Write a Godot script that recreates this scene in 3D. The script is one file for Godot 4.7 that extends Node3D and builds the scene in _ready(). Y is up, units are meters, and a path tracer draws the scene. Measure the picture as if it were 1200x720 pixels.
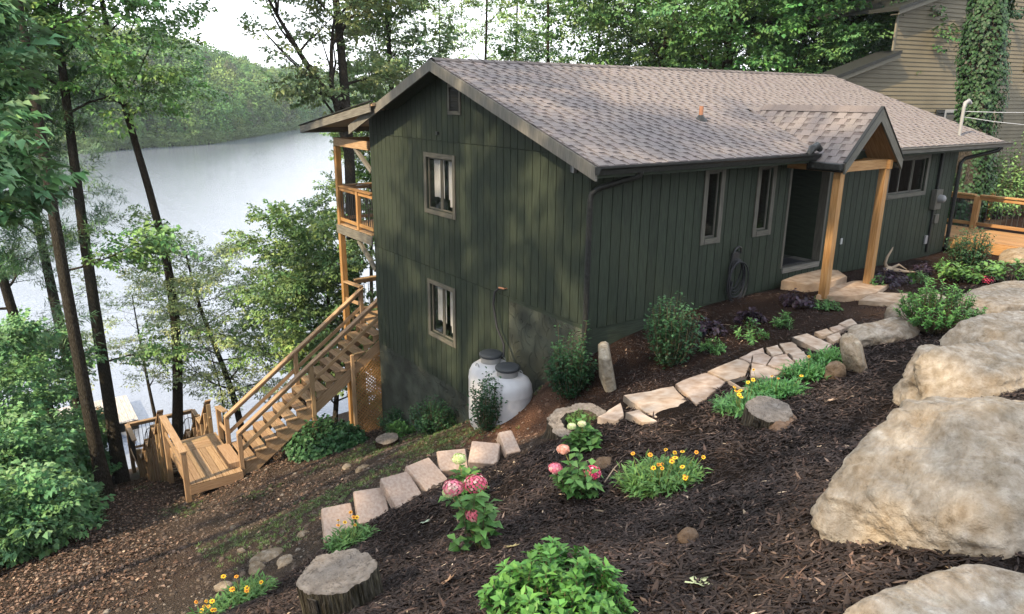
extends Node3D
# A dark green lake house on a wooded slope, seen from the bank above its front path.

const F_PX := 850.4                      # focal length in pixels of a 1200 x 720 picture
const TILT := 16.134
const YAW := 54.572
const ROLL := 0.502
const LAKE_Y := -9.5
const TP := [-7,7.9,0.021811925,-5,9.5,-0.011352967,0,8.5,0.0060079014,6,7.5,0.016883712,14,6,0.017920201,-10,10,-0.0067565802,0,14,-0.0082695362,14,13,-0.0082945168,-14,14,-0.0044673729,22,5,0.0013732913,-5.159,5.34,0.043535963,-5.566,4.029,-0.046207944,-3.611,6.436,-0.028067584,-3.203,6.029,0.098173063,-3.79,5.78,-0.035883958,-4.499,5.668,-0.042575111,-5.134,4.353,0.03737235,0.2961,4.742,0.022047201,-1.702,5.34,0.019855182,-1.441,4.271,-0.039104592,0.7317,3.952,-0.020387192,-0.5858,3.457,-0.0037618149,-2.779,4.1,-0.1168851,-3.038,3.328,0.029910478,-4.358,3.693,0.018417445,-1.63,1.97,0.033514413,-2.497,2.251,-0.0094009859,-2.065,3.796,0.048692501,-1.232,2.274,0.06431379,0.2324,2.191,0.038330726,2.277,2.064,-0.026547151,3.658,2.182,-0.019393493,4.822,2.242,-0.021462955,5.63,1.508,-0.036947829,-0.1979,2.935,-0.059116892,3.091,3.678,0.021032375,0.3074,0.05,0.05129596,1.318,0.05,0.034518952,2.982,0.05,0.066215062,4,0.1,0.034456337,5.4,0.4,0.031198453,7,0.1,0.053011835,9,0.1,0.027446625,11,0.1,0.025785976,5.4,1.1,0.0011774517,8,1.6,-0.056322871,11,1.2,-0.031068075,14,0.5,-0.027832448,8.5,2.9,0.0083199801,1,1,-0.052451718,3,1,-0.051776118,12.5,3.2,-0.0060708393,18,1,-0.016788276,-0.3,-0.1354,0.57343523,-0.6,0.1,-0.52707124,-0.5,-1.5,-0.28763374,-0.5,-2.4,0.097753114,-0.4,-3.6,-0.058707152,-0.3,-5.3,0.010099262,-0.3,-7.3,-0.0004635075,0.5,-9,0.024309938,-1.886,0.6433,-0.022095612,-2.565,0.08205,0.0061253337,-3.522,-0.0661,0.058534225,-4.645,0.7492,-0.02068663,-5.619,1.545,-0.016160552,-1.102,-1.333,0.083876627,-1.352,-3.341,0.040548595,-2.951,-2.021,0.012686262,-4.11,-2.381,-0.033250696,-5.774,-2.178,-0.006103748,-6.273,-0.1323,-0.037450972,-7.24,-2.072,0.073950062,-3.4,-7.8,0.072798329,-4.5,-7.8,-0.096348205,-3.5,-9.2,-0.002268421,-6.08,-9.68,0.04882016,-7.2,-5.1,0.016575241,-9.5,-2,-0.07742857,-10,-6,0.0044813659,-12,-10,-0.0057159829,-2,-6.3,-0.025608945,-9,4,0.019539654,-12,2,-0.0052269465,-16,4,-0.0015829366,-18,-6,0.016517544,-9,1.2,0.029705512,-4.5,-12.5,-0.022397592,-4.5,-15.5,0.0039602564,-4.5,-19,0.0014172288,-10,-18.5,-0.0021209386,-18,-17.5,-0.0035918414,2,-12,-0.0077164296,2,-18.5,-0.0020135843,8,-19,0.00019131729,8,-10,0.01206241,16,-21,9.8057015e-05,16,-9,-0.025457311,5,-4,-0.059635935,12,-5,-0.01817794,-5,-25,-0.00068229421,5,-26,0.0017934815,-18,-25,0.0046089423,16,-29,-0.0019114197,14,-2,0.045338978,20,-3,0.025856388,28,-8,0.0090972798,28,-20,-0.0023212518,28,0,-0.0083686456,24,-26,0.0020720533,-26,-6,-0.0055205655,-26,-16,-0.0031532128,-26,6,0.0051947396]
const TA := [2.1327642,0.059916005,0.2514092]
const CAM := Vector3(-7.0219,3.4168,7.9339)

var rng := RandomNumberGenerator.new()
var org := {}                            # node -> its world origin while building
var used := {}
var M := {}                              # materials
var cam_right: Vector3
var cam_up: Vector3
var cam_fwd: Vector3
var hg: PackedFloat32Array               # height grid
const HX0 := -34.0
const HZ0 := -36.0
const HS := 0.25
const HNX := 288
const HNZ := 232
var n_big := FastNoiseLite.new()
var n_mid := FastNoiseLite.new()
var n_fine := FastNoiseLite.new()

# ---------------------------------------------------------------- mesh builder
class MB:
	var v := PackedVector3Array()
	var n := PackedVector3Array()
	var u := PackedVector2Array()
	var c := PackedColorArray()
	var i := PackedInt32Array()
	func vert(p: Vector3, nn: Vector3, uv: Vector2, col: Color) -> int:
		v.append(p); n.append(nn); u.append(uv); c.append(col)
		return v.size() - 1
	func tri(a: int, b: int, d: int) -> void:      # wound so that it faces along its normals
		if (v[b] - v[a]).cross(v[d] - v[a]).dot(n[a] + n[b] + n[d]) > 0.0:
			i.append(a); i.append(d); i.append(b)
		else:
			i.append(a); i.append(b); i.append(d)
	func quad(a: Vector3, b: Vector3, d: Vector3, e: Vector3, col := Color.WHITE) -> void:
		var nn := (d - a).cross(b - a).normalized()
		var k := v.size()
		var w := (b - a).length()
		var h := (e - a).length()
		vert(a, nn, Vector2(0, 0), col); vert(b, nn, Vector2(w, 0), col); vert(d, nn, Vector2(w, h), col); vert(e, nn, Vector2(0, h), col)
		tri(k, k + 1, k + 2); tri(k, k + 2, k + 3)
	func tri3(a: Vector3, b: Vector3, d: Vector3, nn: Vector3, col := Color.WHITE) -> void:
		var k := v.size()
		vert(a, nn, Vector2(a.x, a.z), col); vert(b, nn, Vector2(b.x, b.z), col); vert(d, nn, Vector2(d.x, d.z), col)
		tri(k, k + 1, k + 2)
	# box with chamfered edges; size s, u runs along the longest axis in metres
	func box(t: Transform3D, s: Vector3, col := Color.WHITE, ch := 0.004, uo := Vector2.ZERO) -> void:
		var h := s * 0.5
		ch = minf(ch, minf(h.x, minf(h.y, h.z)) * 0.6)
		var la := 0
		if s.y >= s.x and s.y >= s.z: la = 1
		elif s.z >= s.x and s.z >= s.y: la = 2
		var k := v.size()
		for ax in 3:
			for cr in 8:
				var sg := Vector3(1 if cr & 1 else -1, 1 if cr & 2 else -1, 1 if cr & 4 else -1)
				var p := Vector3(sg.x * (h.x - ch), sg.y * (h.y - ch), sg.z * (h.z - ch))
				p[ax] = sg[ax] * h[ax]
				var nn := Vector3.ZERO
				nn[ax] = sg[ax]
				var across := 0.0
				for q in 3:
					if q != la and q != ax: across = p[q]
				if ax == la: across = p[(la + 1) % 3]
				var uv := Vector2(p[la], across) + uo
				vert(t * p, (t.basis * nn).normalized(), uv, col)
		for ax in 3:
			var o1 := (ax + 1) % 3
			var o2 := (ax + 2) % 3
			for sg in 2:
				var b := sg << ax
				var q0 := k + ax * 8 + b
				var q1 := k + ax * 8 + (b | (1 << o1))
				var q2 := k + ax * 8 + (b | (1 << o1) | (1 << o2))
				var q3 := k + ax * 8 + (b | (1 << o2))
				tri(q0, q1, q2); tri(q0, q2, q3)
		for ax in 3:                                  # edge strips run along ax
			var o1 := (ax + 1) % 3
			var o2 := (ax + 2) % 3
			for s1 in 2:
				for s2 in 2:
					var c0 := (s1 << o1) | (s2 << o2)
					var c1 := c0 | (1 << ax)
					tri(k + o1 * 8 + c0, k + o1 * 8 + c1, k + o2 * 8 + c1)
					tri(k + o1 * 8 + c0, k + o2 * 8 + c1, k + o2 * 8 + c0)
		for cr in 8:
			tri(k + cr, k + 8 + cr, k + 16 + cr)
	# beam from a to b: w is its width (horizontal), h its height
	func beam(a: Vector3, b: Vector3, w: float, h: float, col := Color.WHITE, ch := 0.004, uo := Vector2.ZERO) -> void:
		var x := (b - a).normalized()
		var up := Vector3.UP if absf(x.y) < 0.95 else Vector3.BACK
		var z := x.cross(up).normalized()
		var y := z.cross(x).normalized()
		box(Transform3D(Basis(x, y, z), (a + b) * 0.5), Vector3((b - a).length(), h, w), col, ch, uo)
	func tube(pts: Array, rad: Array, sides := 8, col := Color.WHITE, cap := true) -> void:
		var k := v.size()
		var ref := Vector3(0.31, 0.17, 0.93).normalized()
		var m := pts.size()
		var run := 0.0
		for j in m:
			var p: Vector3 = pts[j]
			var d: Vector3 = (pts[mini(j + 1, m - 1)] - pts[maxi(j - 1, 0)]).normalized()
			if absf(d.dot(ref)) > 0.97: ref = Vector3(0.9, 0.1, -0.2).normalized()
			var x := d.cross(ref).normalized()
			var y := x.cross(d).normalized()
			if j > 0: run += (p - pts[j - 1]).length()
			for s in sides + 1:
				var a := TAU * s / sides
				var nn := x * cos(a) + y * sin(a)
				vert(p + nn * rad[j], nn, Vector2(run, rad[0] * a), col)
		for j in m - 1:
			for s in sides:
				var q := k + j * (sides + 1) + s
				tri(q, q + 1, q + sides + 2); tri(q, q + sides + 2, q + sides + 1)
		if cap:
			for e in 2:
				var j := 0 if e == 0 else m - 1
				var d: Vector3 = (pts[0] - pts[1]).normalized() if e == 0 else (pts[m - 1] - pts[m - 2]).normalized()
				var k0 := vert(pts[j], d, Vector2.ZERO, col)
				for s in sides:
					vert(v[k + j * (sides + 1) + s], d, Vector2.ZERO, col)
				for s in sides:
					tri(k0, k0 + 1 + s, k0 + 1 + (s + 1) % sides)
	func lathe(t: Transform3D, prof: Array, sides := 24, col := Color.WHITE) -> void:   # prof: Vector2(radius, y)
		var k := v.size()
		var m := prof.size()
		for j in m:
			var d: Vector2 = prof[mini(j + 1, m - 1)] - prof[maxi(j - 1, 0)]
			var nr := Vector2(d.y, -d.x).normalized()
			for s in sides + 1:
				var a := TAU * s / sides
				var nn := Vector3(cos(a) * nr.x, nr.y, sin(a) * nr.x)
				vert(t * Vector3(cos(a) * prof[j].x, prof[j].y, sin(a) * prof[j].x), t.basis * nn, Vector2(a, prof[j].y), col)
		for j in m - 1:
			for s in sides:
				var q := k + j * (sides + 1) + s
				tri(q, q + 1, q + sides + 2); tri(q, q + sides + 2, q + sides + 1)
	# flat slab from a polygon in x,z: top heights per corner, thickness down, chamfered rim
	func slab(poly: PackedVector2Array, top: PackedFloat32Array, thick: float, col := Color.WHITE, ch := 0.02) -> void:
		var m := poly.size()
		var mid := Vector2.ZERO
		for p in poly: mid += p / m
		var k := v.size()
		var ins := PackedVector2Array()
		for j in m: ins.append(poly[j] + (mid - poly[j]).normalized() * ch)
		for j in m: vert(Vector3(ins[j].x, top[j], ins[j].y), Vector3.UP, ins[j], col)
		var tr := Geometry2D.triangulate_polygon(ins)
		for j in range(0, tr.size(), 3): tri(k + tr[j], k + tr[j + 1], k + tr[j + 2])
		var k2 := v.size()
		for ring in 3:
			for j in m + 1:
				var p := poly[j % m]
				var out := (p - mid).normalized()
				var y: float = top[j % m]
				var nn := Vector3(out.x, 0, out.y)
				if ring == 0:
					p = ins[j % m]; nn = (nn + Vector3.UP * 1.5).normalized()
				elif ring == 1:
					y -= ch * 0.7
				else:
					y -= thick
				vert(Vector3(p.x, y, p.y), nn, p + Vector2(0, y), col)
		for ring in 2:
			for j in m:
				var q := k2 + ring * (m + 1) + j
				tri(q, q + 1, q + m + 2); tri(q, q + m + 2, q + m + 1)
	# curved four-triangle leaf
	func leaf(b: Vector3, d: Vector3, up: Vector3, ln: float, w: float, col: Color, droop := 0.25, fold := 0.18) -> void:
		var side := d.cross(up).normalized()
		var nn := side.cross(d).normalized()
		if nn.y < 0.0: nn = -nn
		var mid := b + d * ln * 0.48
		var tip := b + d * ln - nn * ln * droop
		var k := v.size()
		vert(b, nn, Vector2(0, 0), col)
		vert(mid + side * w * 0.5 + nn * w * fold, (nn - side * 0.4).normalized(), Vector2(0, 1), col)
		vert(mid, nn, Vector2(0.5, 0.5), col)
		vert(mid - side * w * 0.5 + nn * w * fold, (nn + side * 0.4).normalized(), Vector2(1, 0), col)
		vert(tip, (nn + d * 0.4).normalized(), Vector2(1, 1), col)
		tri(k, k + 1, k + 2); tri(k, k + 2, k + 3); tri(k + 1, k + 4, k + 2); tri(k + 2, k + 4, k + 3)
	func blade(b: Vector3, d: Vector3, ln: float, w: float, col: Color, bend: float) -> void:   # strap leaf bending outward
		var out := Vector3(d.x, 0, d.z).normalized() if absf(d.x) + absf(d.z) > 0.001 else Vector3.RIGHT
		var side := out.cross(Vector3.UP).normalized()
		var p := b
		var dd := d
		var k := v.size()
		for s in 4:
			var ww: float = w * [0.55, 1.0, 0.8, 0.05][s]
			var nn := side.cross(dd).normalized()
			if nn.y < 0.0: nn = -nn
			vert(p + side * ww * 0.5, nn, Vector2(0, s), col); vert(p - side * ww * 0.5, nn, Vector2(1, s), col)
			p += dd * ln / 3.0
			dd = (dd + (out * 0.6 - Vector3.UP) * bend * 0.3).normalized()
		for s in 3:
			var q := k + s * 2
			tri(q, q + 1, q + 3); tri(q, q + 3, q + 2)
	func add(o: MB, t: Transform3D, tint := Color.WHITE) -> void:
		var k := v.size()
		for j in o.v.size():
			v.append(t * o.v[j]); n.append((t.basis * o.n[j]).normalized()); u.append(o.u[j]); c.append(o.c[j] * tint)
		if t.basis.determinant() < 0.0:
			for j in range(0, o.i.size(), 3):
				i.append(o.i[j] + k); i.append(o.i[j + 2] + k); i.append(o.i[j + 1] + k)
			return
		for j in o.i: i.append(j + k)
	func mesh() -> ArrayMesh:
		var a := []
		a.resize(Mesh.ARRAY_MAX)
		a[Mesh.ARRAY_VERTEX] = v; a[Mesh.ARRAY_NORMAL] = n; a[Mesh.ARRAY_TEX_UV] = u; a[Mesh.ARRAY_COLOR] = c; a[Mesh.ARRAY_INDEX] = i
		var m := ArrayMesh.new()
		m.add_surface_from_arrays(Mesh.PRIMITIVE_TRIANGLES, a)
		return m

# ---------------------------------------------------------------- scene graph helpers
func numbered(s: String) -> String:
	if not used.has(s):
		used[s] = 0
		return s
	used[s] += 1
	return "%s_%03d" % [s, used[s]]

func tag(o: Node3D, label: String, category: String, group := "", kind := "") -> Node3D:
	if label: o.set_meta("label", label)
	if category: o.set_meta("category", category)
	if group: o.set_meta("group", group)
	if kind: o.set_meta("kind", kind)
	return o

func thing(called: String, label: String, category: String, at := Vector3.ZERO, group := "") -> Node3D:
	var o := Node3D.new()
	o.name = numbered(called)
	add_child(o)
	o.position = at
	org[o] = at
	return tag(o, label, category, group)

# commits mb (world coordinates) as one mesh under parent
func part(parent: Node3D, called: String, mb: MB, m: Material, label := "") -> MeshInstance3D:
	var o := MeshInstance3D.new()
	o.name = called if parent != self else numbered(called)
	o.mesh = mb.mesh()
	o.mesh.surface_set_material(0, m)
	parent.add_child(o, true)
	var base: Vector3 = org.get(parent, Vector3.ZERO)
	o.position = -base
	org[o] = Vector3.ZERO
	if label: o.set_meta("label", label)
	return o

func copies(parent: Node3D, called: String, mesh: Mesh, m: Material, xf: Array, cols: PackedColorArray, kind := "stuff") -> MultiMeshInstance3D:
	var mm := MultiMesh.new()
	mm.transform_format = MultiMesh.TRANSFORM_3D
	mm.use_colors = true
	mm.mesh = mesh
	mm.instance_count = xf.size()
	for k in xf.size():
		mm.set_instance_transform(k, xf[k])
		mm.set_instance_color(k, cols[k])
	var o := MultiMeshInstance3D.new()
	o.name = called if parent != self else numbered(called)
	o.multimesh = mm
	o.material_override = m
	parent.add_child(o, true)
	o.position = -org.get(parent, Vector3.ZERO)
	if kind: o.set_meta("kind", kind)
	return o

func one_beam(parent: Node3D, called: String, a: Vector3, b: Vector3, w: float, h: float, m: Material, ch := 0.005, col := Color.WHITE) -> MeshInstance3D:
	var mb := MB.new()
	mb.beam(a, b, w, h, col, ch, Vector2(rng.randf() * 9.0, rng.randf() * 9.0))
	return part(parent, called, mb, m)

func one_box(parent: Node3D, called: String, lo: Vector3, hi: Vector3, m: Material, ch := 0.005, col := Color.WHITE) -> MeshInstance3D:
	var mb := MB.new()
	mb.box(Transform3D(Basis(), (lo + hi) * 0.5), hi - lo, col, ch, Vector2(rng.randf() * 9.0, rng.randf() * 9.0))
	return part(parent, called, mb, m)

func struct(o: Node3D) -> Node3D:
	o.set_meta("kind", "structure")
	return o

# ---------------------------------------------------------------- ground height and pixels
func tps(x: float, z: float) -> float:
	var s: float = TA[0] + TA[1] * x + TA[2] * z
	for k in range(0, TP.size(), 3):
		var dx: float = x - TP[k]
		var dz: float = z - TP[k + 1]
		var r2 := dx * dx + dz * dz
		if r2 > 1e-9: s += TP[k + 2] * 0.5 * r2 * log(r2)
	return s

func ground(x: float, z: float) -> float:
	var fx := clampf((x - HX0) / HS, 0.0, HNX - 1.001)
	var fz := clampf((z - HZ0) / HS, 0.0, HNZ - 1.001)
	var ix := int(fx)
	var iz := int(fz)
	fx -= ix
	fz -= iz
	var k := iz * HNX + ix
	return lerpf(lerpf(hg[k], hg[k + 1], fx), lerpf(hg[k + HNX], hg[k + HNX + 1], fx), fz)

func gnormal(x: float, z: float) -> Vector3:
	return Vector3(ground(x - 0.2, z) - ground(x + 0.2, z), 0.4, ground(x, z - 0.2) - ground(x, z + 0.2)).normalized()

func ray(px: float, py: float) -> Vector3:
	return (cam_fwd * F_PX + cam_right * (px - 600.0) - cam_up * (py - 360.0)).normalized()

func gp(px: float, py: float) -> Vector3:        # where that pixel's line of sight meets the ground
	var r := ray(px, py)
	var t := 1.5
	var p := CAM
	while t < 60.0:
		p = CAM + r * t
		if p.y < ground(p.x, p.z): break
		t += maxf(0.01, (p.y - ground(p.x, p.z)) * 0.3)
	p.y = ground(p.x, p.z)
	return p

func at_depth(px: float, py: float, d: float) -> Vector3:   # point at horizontal distance d
	var r := ray(px, py)
	return CAM + r * (d / Vector2(r.x, r.z).length())

func rr(a: float, b: float) -> float:
	return rng.randf_range(a, b)

func rdir() -> Vector3:
	return Vector3(rng.randfn(), rng.randfn(), rng.randfn()).normalized()

# ---------------------------------------------------------------- materials
func lin(r: float, g: float, b: float) -> Color:
	return Color(r, g, b).linear_to_srgb()

func noise_tex(sd: int, freq: float, lo: Color, hi: Color, size := 512, oct := 5, kind := FastNoiseLite.TYPE_SIMPLEX_SMOOTH, mid := 0.5, gain := 0.5) -> NoiseTexture2D:
	var f := FastNoiseLite.new()
	f.seed = sd; f.noise_type = kind; f.frequency = freq; f.fractal_octaves = oct; f.fractal_gain = gain
	var t := NoiseTexture2D.new()
	t.width = size; t.height = size; t.seamless = true; t.noise = f
	var g := Gradient.new()
	g.set_color(0, lo); g.set_color(1, hi)
	g.add_point(mid, lo.lerp(hi, 0.5))
	t.color_ramp = g
	return t

func grey(a: float) -> Color:
	return Color(a, a, a)

func mat(called: String, col: Color, rough: float, o := {}) -> StandardMaterial3D:
	var m := StandardMaterial3D.new()
	m.resource_name = called
	m.albedo_color = col
	m.roughness = rough
	m.metallic_specular = o.get("spec", 0.35)
	if o.has("tex"): m.albedo_texture = o.tex
	if o.has("scale"): m.uv1_scale = o.scale
	if o.get("tri", false):
		m.uv1_triplanar = true
		m.uv1_world_triplanar = o.get("world", true)
	if o.has("bump"):
		m.heightmap_enabled = true
		m.heightmap_texture = o.bump
		m.heightmap_scale = o.get("bscale", 1.0)
	if o.get("vc", false): m.vertex_color_use_as_albedo = true
	if o.has("metal"): m.metallic = o.metal
	if o.has("back"):
		m.backlight_enabled = true
		m.backlight = o.back
	M[called] = m
	return m

func make_materials() -> void:
	var cloud := noise_tex(1, 0.006, grey(0.62), grey(1.0))
	var fine := noise_tex(2, 0.03, grey(0.55), grey(1.0))
	var grit := noise_tex(3, 0.12, grey(0.5), grey(1.0), 512, 3)
	var grain := noise_tex(4, 0.02, grey(0.62), grey(1.0), 512, 4)
	var grain_b := noise_tex(5, 0.03, grey(0.0), grey(1.0), 512, 4)
	var lumps := noise_tex(6, 0.02, grey(0.0), grey(1.0), 512, 5)
	var cells := noise_tex(7, 0.03, grey(0.0), grey(1.0), 512, 2, FastNoiseLite.TYPE_CELLULAR)
	# painted siding: green, faint vertical grain along u
	mat("siding", lin(0.040, 0.052, 0.0345), 0.62, {"tex": grain, "scale": Vector3(0.25, 5, 1), "bump": grain_b, "bscale": 0.25, "vc": true, "spec": 0.3})
	mat("trim", lin(0.125, 0.118, 0.095), 0.6, {"tex": grain, "scale": Vector3(0.25, 4, 1), "bump": grain_b, "bscale": 0.2, "vc": true})
	mat("fascia", lin(0.19, 0.18, 0.155), 0.65, {"tex": grain, "scale": Vector3(0.2, 4, 1), "bump": grain_b, "bscale": 0.25, "vc": true})
	mat("dark_paint", lin(0.016, 0.017, 0.015), 0.6, {"vc": true})
	mat("gutter", lin(0.035, 0.036, 0.033), 0.35, {"tex": fine, "scale": Vector3(1, 1, 1)})
	mat("black_metal", lin(0.02, 0.02, 0.02), 0.4, {"spec": 0.5})
	# timber: u runs along the board
	mat("timber", lin(0.37, 0.26, 0.16), 0.7, {"tex": noise_tex(11, 0.022, Color(0.80, 0.75, 0.69), Color(1, 1, 1), 512, 5), "scale": Vector3(0.22, 3.2, 1), "bump": grain_b, "bscale": 0.2, "vc": true})
	mat("cedar", lin(0.35, 0.215, 0.097), 0.62, {"tex": noise_tex(12, 0.02, Color(0.80, 0.72, 0.62), Color(1, 1, 1), 512, 5), "scale": Vector3(0.2, 3.0, 1), "bump": grain_b, "bscale": 0.2, "vc": true})
	mat("shingle", lin(0.245, 0.222, 0.212), 0.9, {"tex": noise_tex(13, 0.16, Color(0.62, 0.60, 0.60), Color(1, 1, 1), 512, 3), "tri": true, "scale": Vector3.ONE * 0.8, "bump": grit, "bscale": 0.3, "vc": true, "spec": 0.2})
	mat("stucco", lin(0.062, 0.069, 0.051), 0.85, {"tex": cloud, "scale": Vector3(0.5, 0.5, 1), "bump": stucco_relief(), "bscale": 2.2})
	M.stucco.uv1_scale = Vector3(0.42, 0.42, 1)
	mat("foundation", lin(0.2, 0.185, 0.155), 0.9, {"tex": fine, "tri": true, "scale": Vector3.ONE * 0.9, "bump": grit, "bscale": 0.8})
	# stone
	var sand := noise_tex(14, 0.009, Color(0.66, 0.59, 0.50), Color(1.0, 0.99, 0.97), 1024, 7, FastNoiseLite.TYPE_SIMPLEX_SMOOTH, 0.5, 0.68)
	mat("sandstone", lin(0.53, 0.515, 0.485), 0.88, {"tex": sand, "tri": true, "scale": Vector3.ONE * 0.6, "bump": noise_tex(31, 0.02, grey(0.0), grey(1.0), 1024, 8, FastNoiseLite.TYPE_SIMPLEX_SMOOTH, 0.5, 0.66), "bscale": 2.2, "vc": true, "spec": 0.25})
	M.sandstone.detail_enabled = true
	M.sandstone.detail_blend_mode = BaseMaterial3D.BLEND_MODE_MUL
	M.sandstone.detail_uv_layer = BaseMaterial3D.DETAIL_UV_1
	M.sandstone.detail_albedo = noise_tex(15, 0.03, Color(0.66, 0.63, 0.60), Color(1, 1, 1), 1024, 6, FastNoiseLite.TYPE_PERLIN, 0.36, 0.6)
	mat("flagstone", lin(0.43, 0.365, 0.305), 0.85, {"tex": noise_tex(16, 0.012, Color(0.76, 0.70, 0.64), Color(1, 1, 1), 512, 6), "tri": true, "scale": Vector3.ONE * 0.7, "bump": lumps, "bscale": 0.35, "vc": true, "spec": 0.25})
	mat("paver", lin(0.40, 0.325, 0.27), 0.9, {"tex": noise_tex(17, 0.05, Color(0.80, 0.74, 0.7), Color(1, 1, 1), 512, 5), "tri": true, "scale": Vector3.ONE * 0.8, "bump": grit, "bscale": 0.7, "vc": true})
	# ground
	mat("soil", Color(1, 1, 1), 0.95, {"tex": noise_tex(18, 0.07, Color(0.45, 0.44, 0.43), Color(1, 1, 1), 1024, 6), "tri": true, "scale": Vector3.ONE * 0.55, "bump": noise_tex(19, 0.06, grey(0.0), grey(1.0), 1024, 6), "bscale": 5.0, "vc": true, "spec": 0.15})
	mat("mulch", Color(1, 1, 1), 0.85, {"vc": true, "spec": 0.25})
	mat("litter", Color(1, 1, 1), 0.8, {"vc": true, "spec": 0.2})
	mat("pebble", Color(1, 1, 1), 0.9, {"vc": true, "tex": fine, "tri": true, "scale": Vector3.ONE * 3.0})
	mat("bark", lin(0.125, 0.115, 0.10), 0.95, {"tex": noise_tex(20, 0.035, Color(0.4, 0.38, 0.36), Color(1, 1, 1), 512, 5), "scale": Vector3(0.5, 2.2, 1), "bump": noise_tex(21, 0.035, grey(0.0), grey(1.0), 512, 5), "bscale": 5.0, "vc": true, "spec": 0.1})
	mat("cut_wood", lin(0.23, 0.205, 0.18), 0.9, {"tex": noise_tex(22, 0.02, Color(0.72, 0.70, 0.68), Color(1, 1, 1), 512, 6), "tri": true, "scale": Vector3.ONE * 1.2, "bump": grain_b, "bscale": 0.8, "vc": true})
	mat("twig", lin(0.26, 0.2, 0.14), 0.9, {"vc": true})
	mat("leaf", Color(1, 1, 1), 0.5, {"vc": true, "back": grey(0.6), "spec": 0.35})
	mat("leaf_far", Color(1, 1, 1), 0.8, {"vc": true, "back": grey(0.5), "spec": 0.1})
	mat("petal", Color(1, 1, 1), 0.6, {"vc": true, "back": grey(0.5)})
	# other
	mat("tank", lin(0.50, 0.50, 0.51), 0.35, {"tex": noise_tex(23, 0.01, Color(0.86, 0.85, 0.84), Color(1, 1, 1), 512, 4), "tri": true, "scale": Vector3.ONE * 0.6})
	mat("tank_cap", lin(0.03, 0.034, 0.038), 0.5)
	mat("white_plastic", lin(0.2, 0.2, 0.196), 0.5)
	mat("grey_metal", lin(0.42, 0.42, 0.41), 0.45, {"metal": 0.3})
	mat("copper", lin(0.25, 0.12, 0.07), 0.6)
	mat("rubber", lin(0.018, 0.018, 0.02), 0.5)
	mat("curtain", lin(0.4, 0.4, 0.39), 0.9)
	mat("room", lin(0.05, 0.05, 0.045), 0.9)
	mat("dock_board", lin(0.52, 0.47, 0.42), 0.85, {"tex": grain, "scale": Vector3(0.16, 3, 1), "vc": true})
	mat("vinyl", lin(0.135, 0.113, 0.070), 0.6, {"tex": noise_tex(24, 0.01, Color(0.86, 0.86, 0.86), Color(1, 1, 1), 256, 3), "tri": true, "scale": Vector3.ONE * 0.4, "vc": true})
	mat("vinyl_trim", lin(0.13, 0.118, 0.088), 0.6)
	mat("asphalt", lin(0.16, 0.16, 0.165), 0.9, {"tex": grit, "tri": true, "scale": Vector3.ONE * 0.8})
	var g := mat("glass", Color(0.02, 0.025, 0.025, 0.12), 0.03, {"spec": 0.75})
	g.transparency = BaseMaterial3D.TRANSPARENCY_ALPHA
	var w := mat("water", lin(0.13, 0.147, 0.18), 0.08, {"spec": 0.5})
	w.uv1_triplanar = true
	w.uv1_world_triplanar = true
	w.uv1_scale = Vector3.ONE * 0.16
	w.heightmap_enabled = true
	var rip := noise_tex(25, 0.028, grey(0.0), grey(1.0), 1024, 4)
	w.heightmap_texture = rip
	w.heightmap_scale = 1.6

func stucco_relief() -> ImageTexture:                 # arcs swept with a trowel
	var s := 768
	var im := Image.create(s, s, false, Image.FORMAT_L8)
	var h := PackedFloat32Array()
	h.resize(s * s)
	h.fill(0.3)
	var r2 := RandomNumberGenerator.new()
	r2.seed = 77
	for k in 190:
		var c := Vector2(r2.randf() * s, r2.randf() * s)
		var r := r2.randf_range(30, 62)
		var a0 := r2.randf_range(PI * 0.9, PI * 1.3)
		var a1 := a0 + r2.randf_range(1.6, 2.9)
		for dy in range(-int(r) - 6, int(r) + 7):
			for dx in range(-int(r) - 6, int(r) + 7):
				var q := Vector2(dx, dy)
				var l := q.length()
				if l > r + 6.0: continue
				var a := fposmod(q.angle(), TAU)
				if a < a0 or a > a1: continue
				var x := posmod(int(c.x) + dx, s)
				var y := posmod(int(c.y) + dy, s)
				var e := absf(l - r)
				if e < 5.0: h[y * s + x] = maxf(h[y * s + x] * 0.5, 1.0 - e / 5.0)
				elif l < r: h[y * s + x] = lerpf(h[y * s + x], 0.22 + 0.1 * sin(l * 0.6), 0.75)
	var b := PackedByteArray()
	b.resize(s * s)
	for k in s * s: b[k] = int(clampf(h[k], 0.0, 1.0) * 255.0)
	im.set_data(s, s, false, Image.FORMAT_L8, b)
	return ImageTexture.create_from_image(im)

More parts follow.
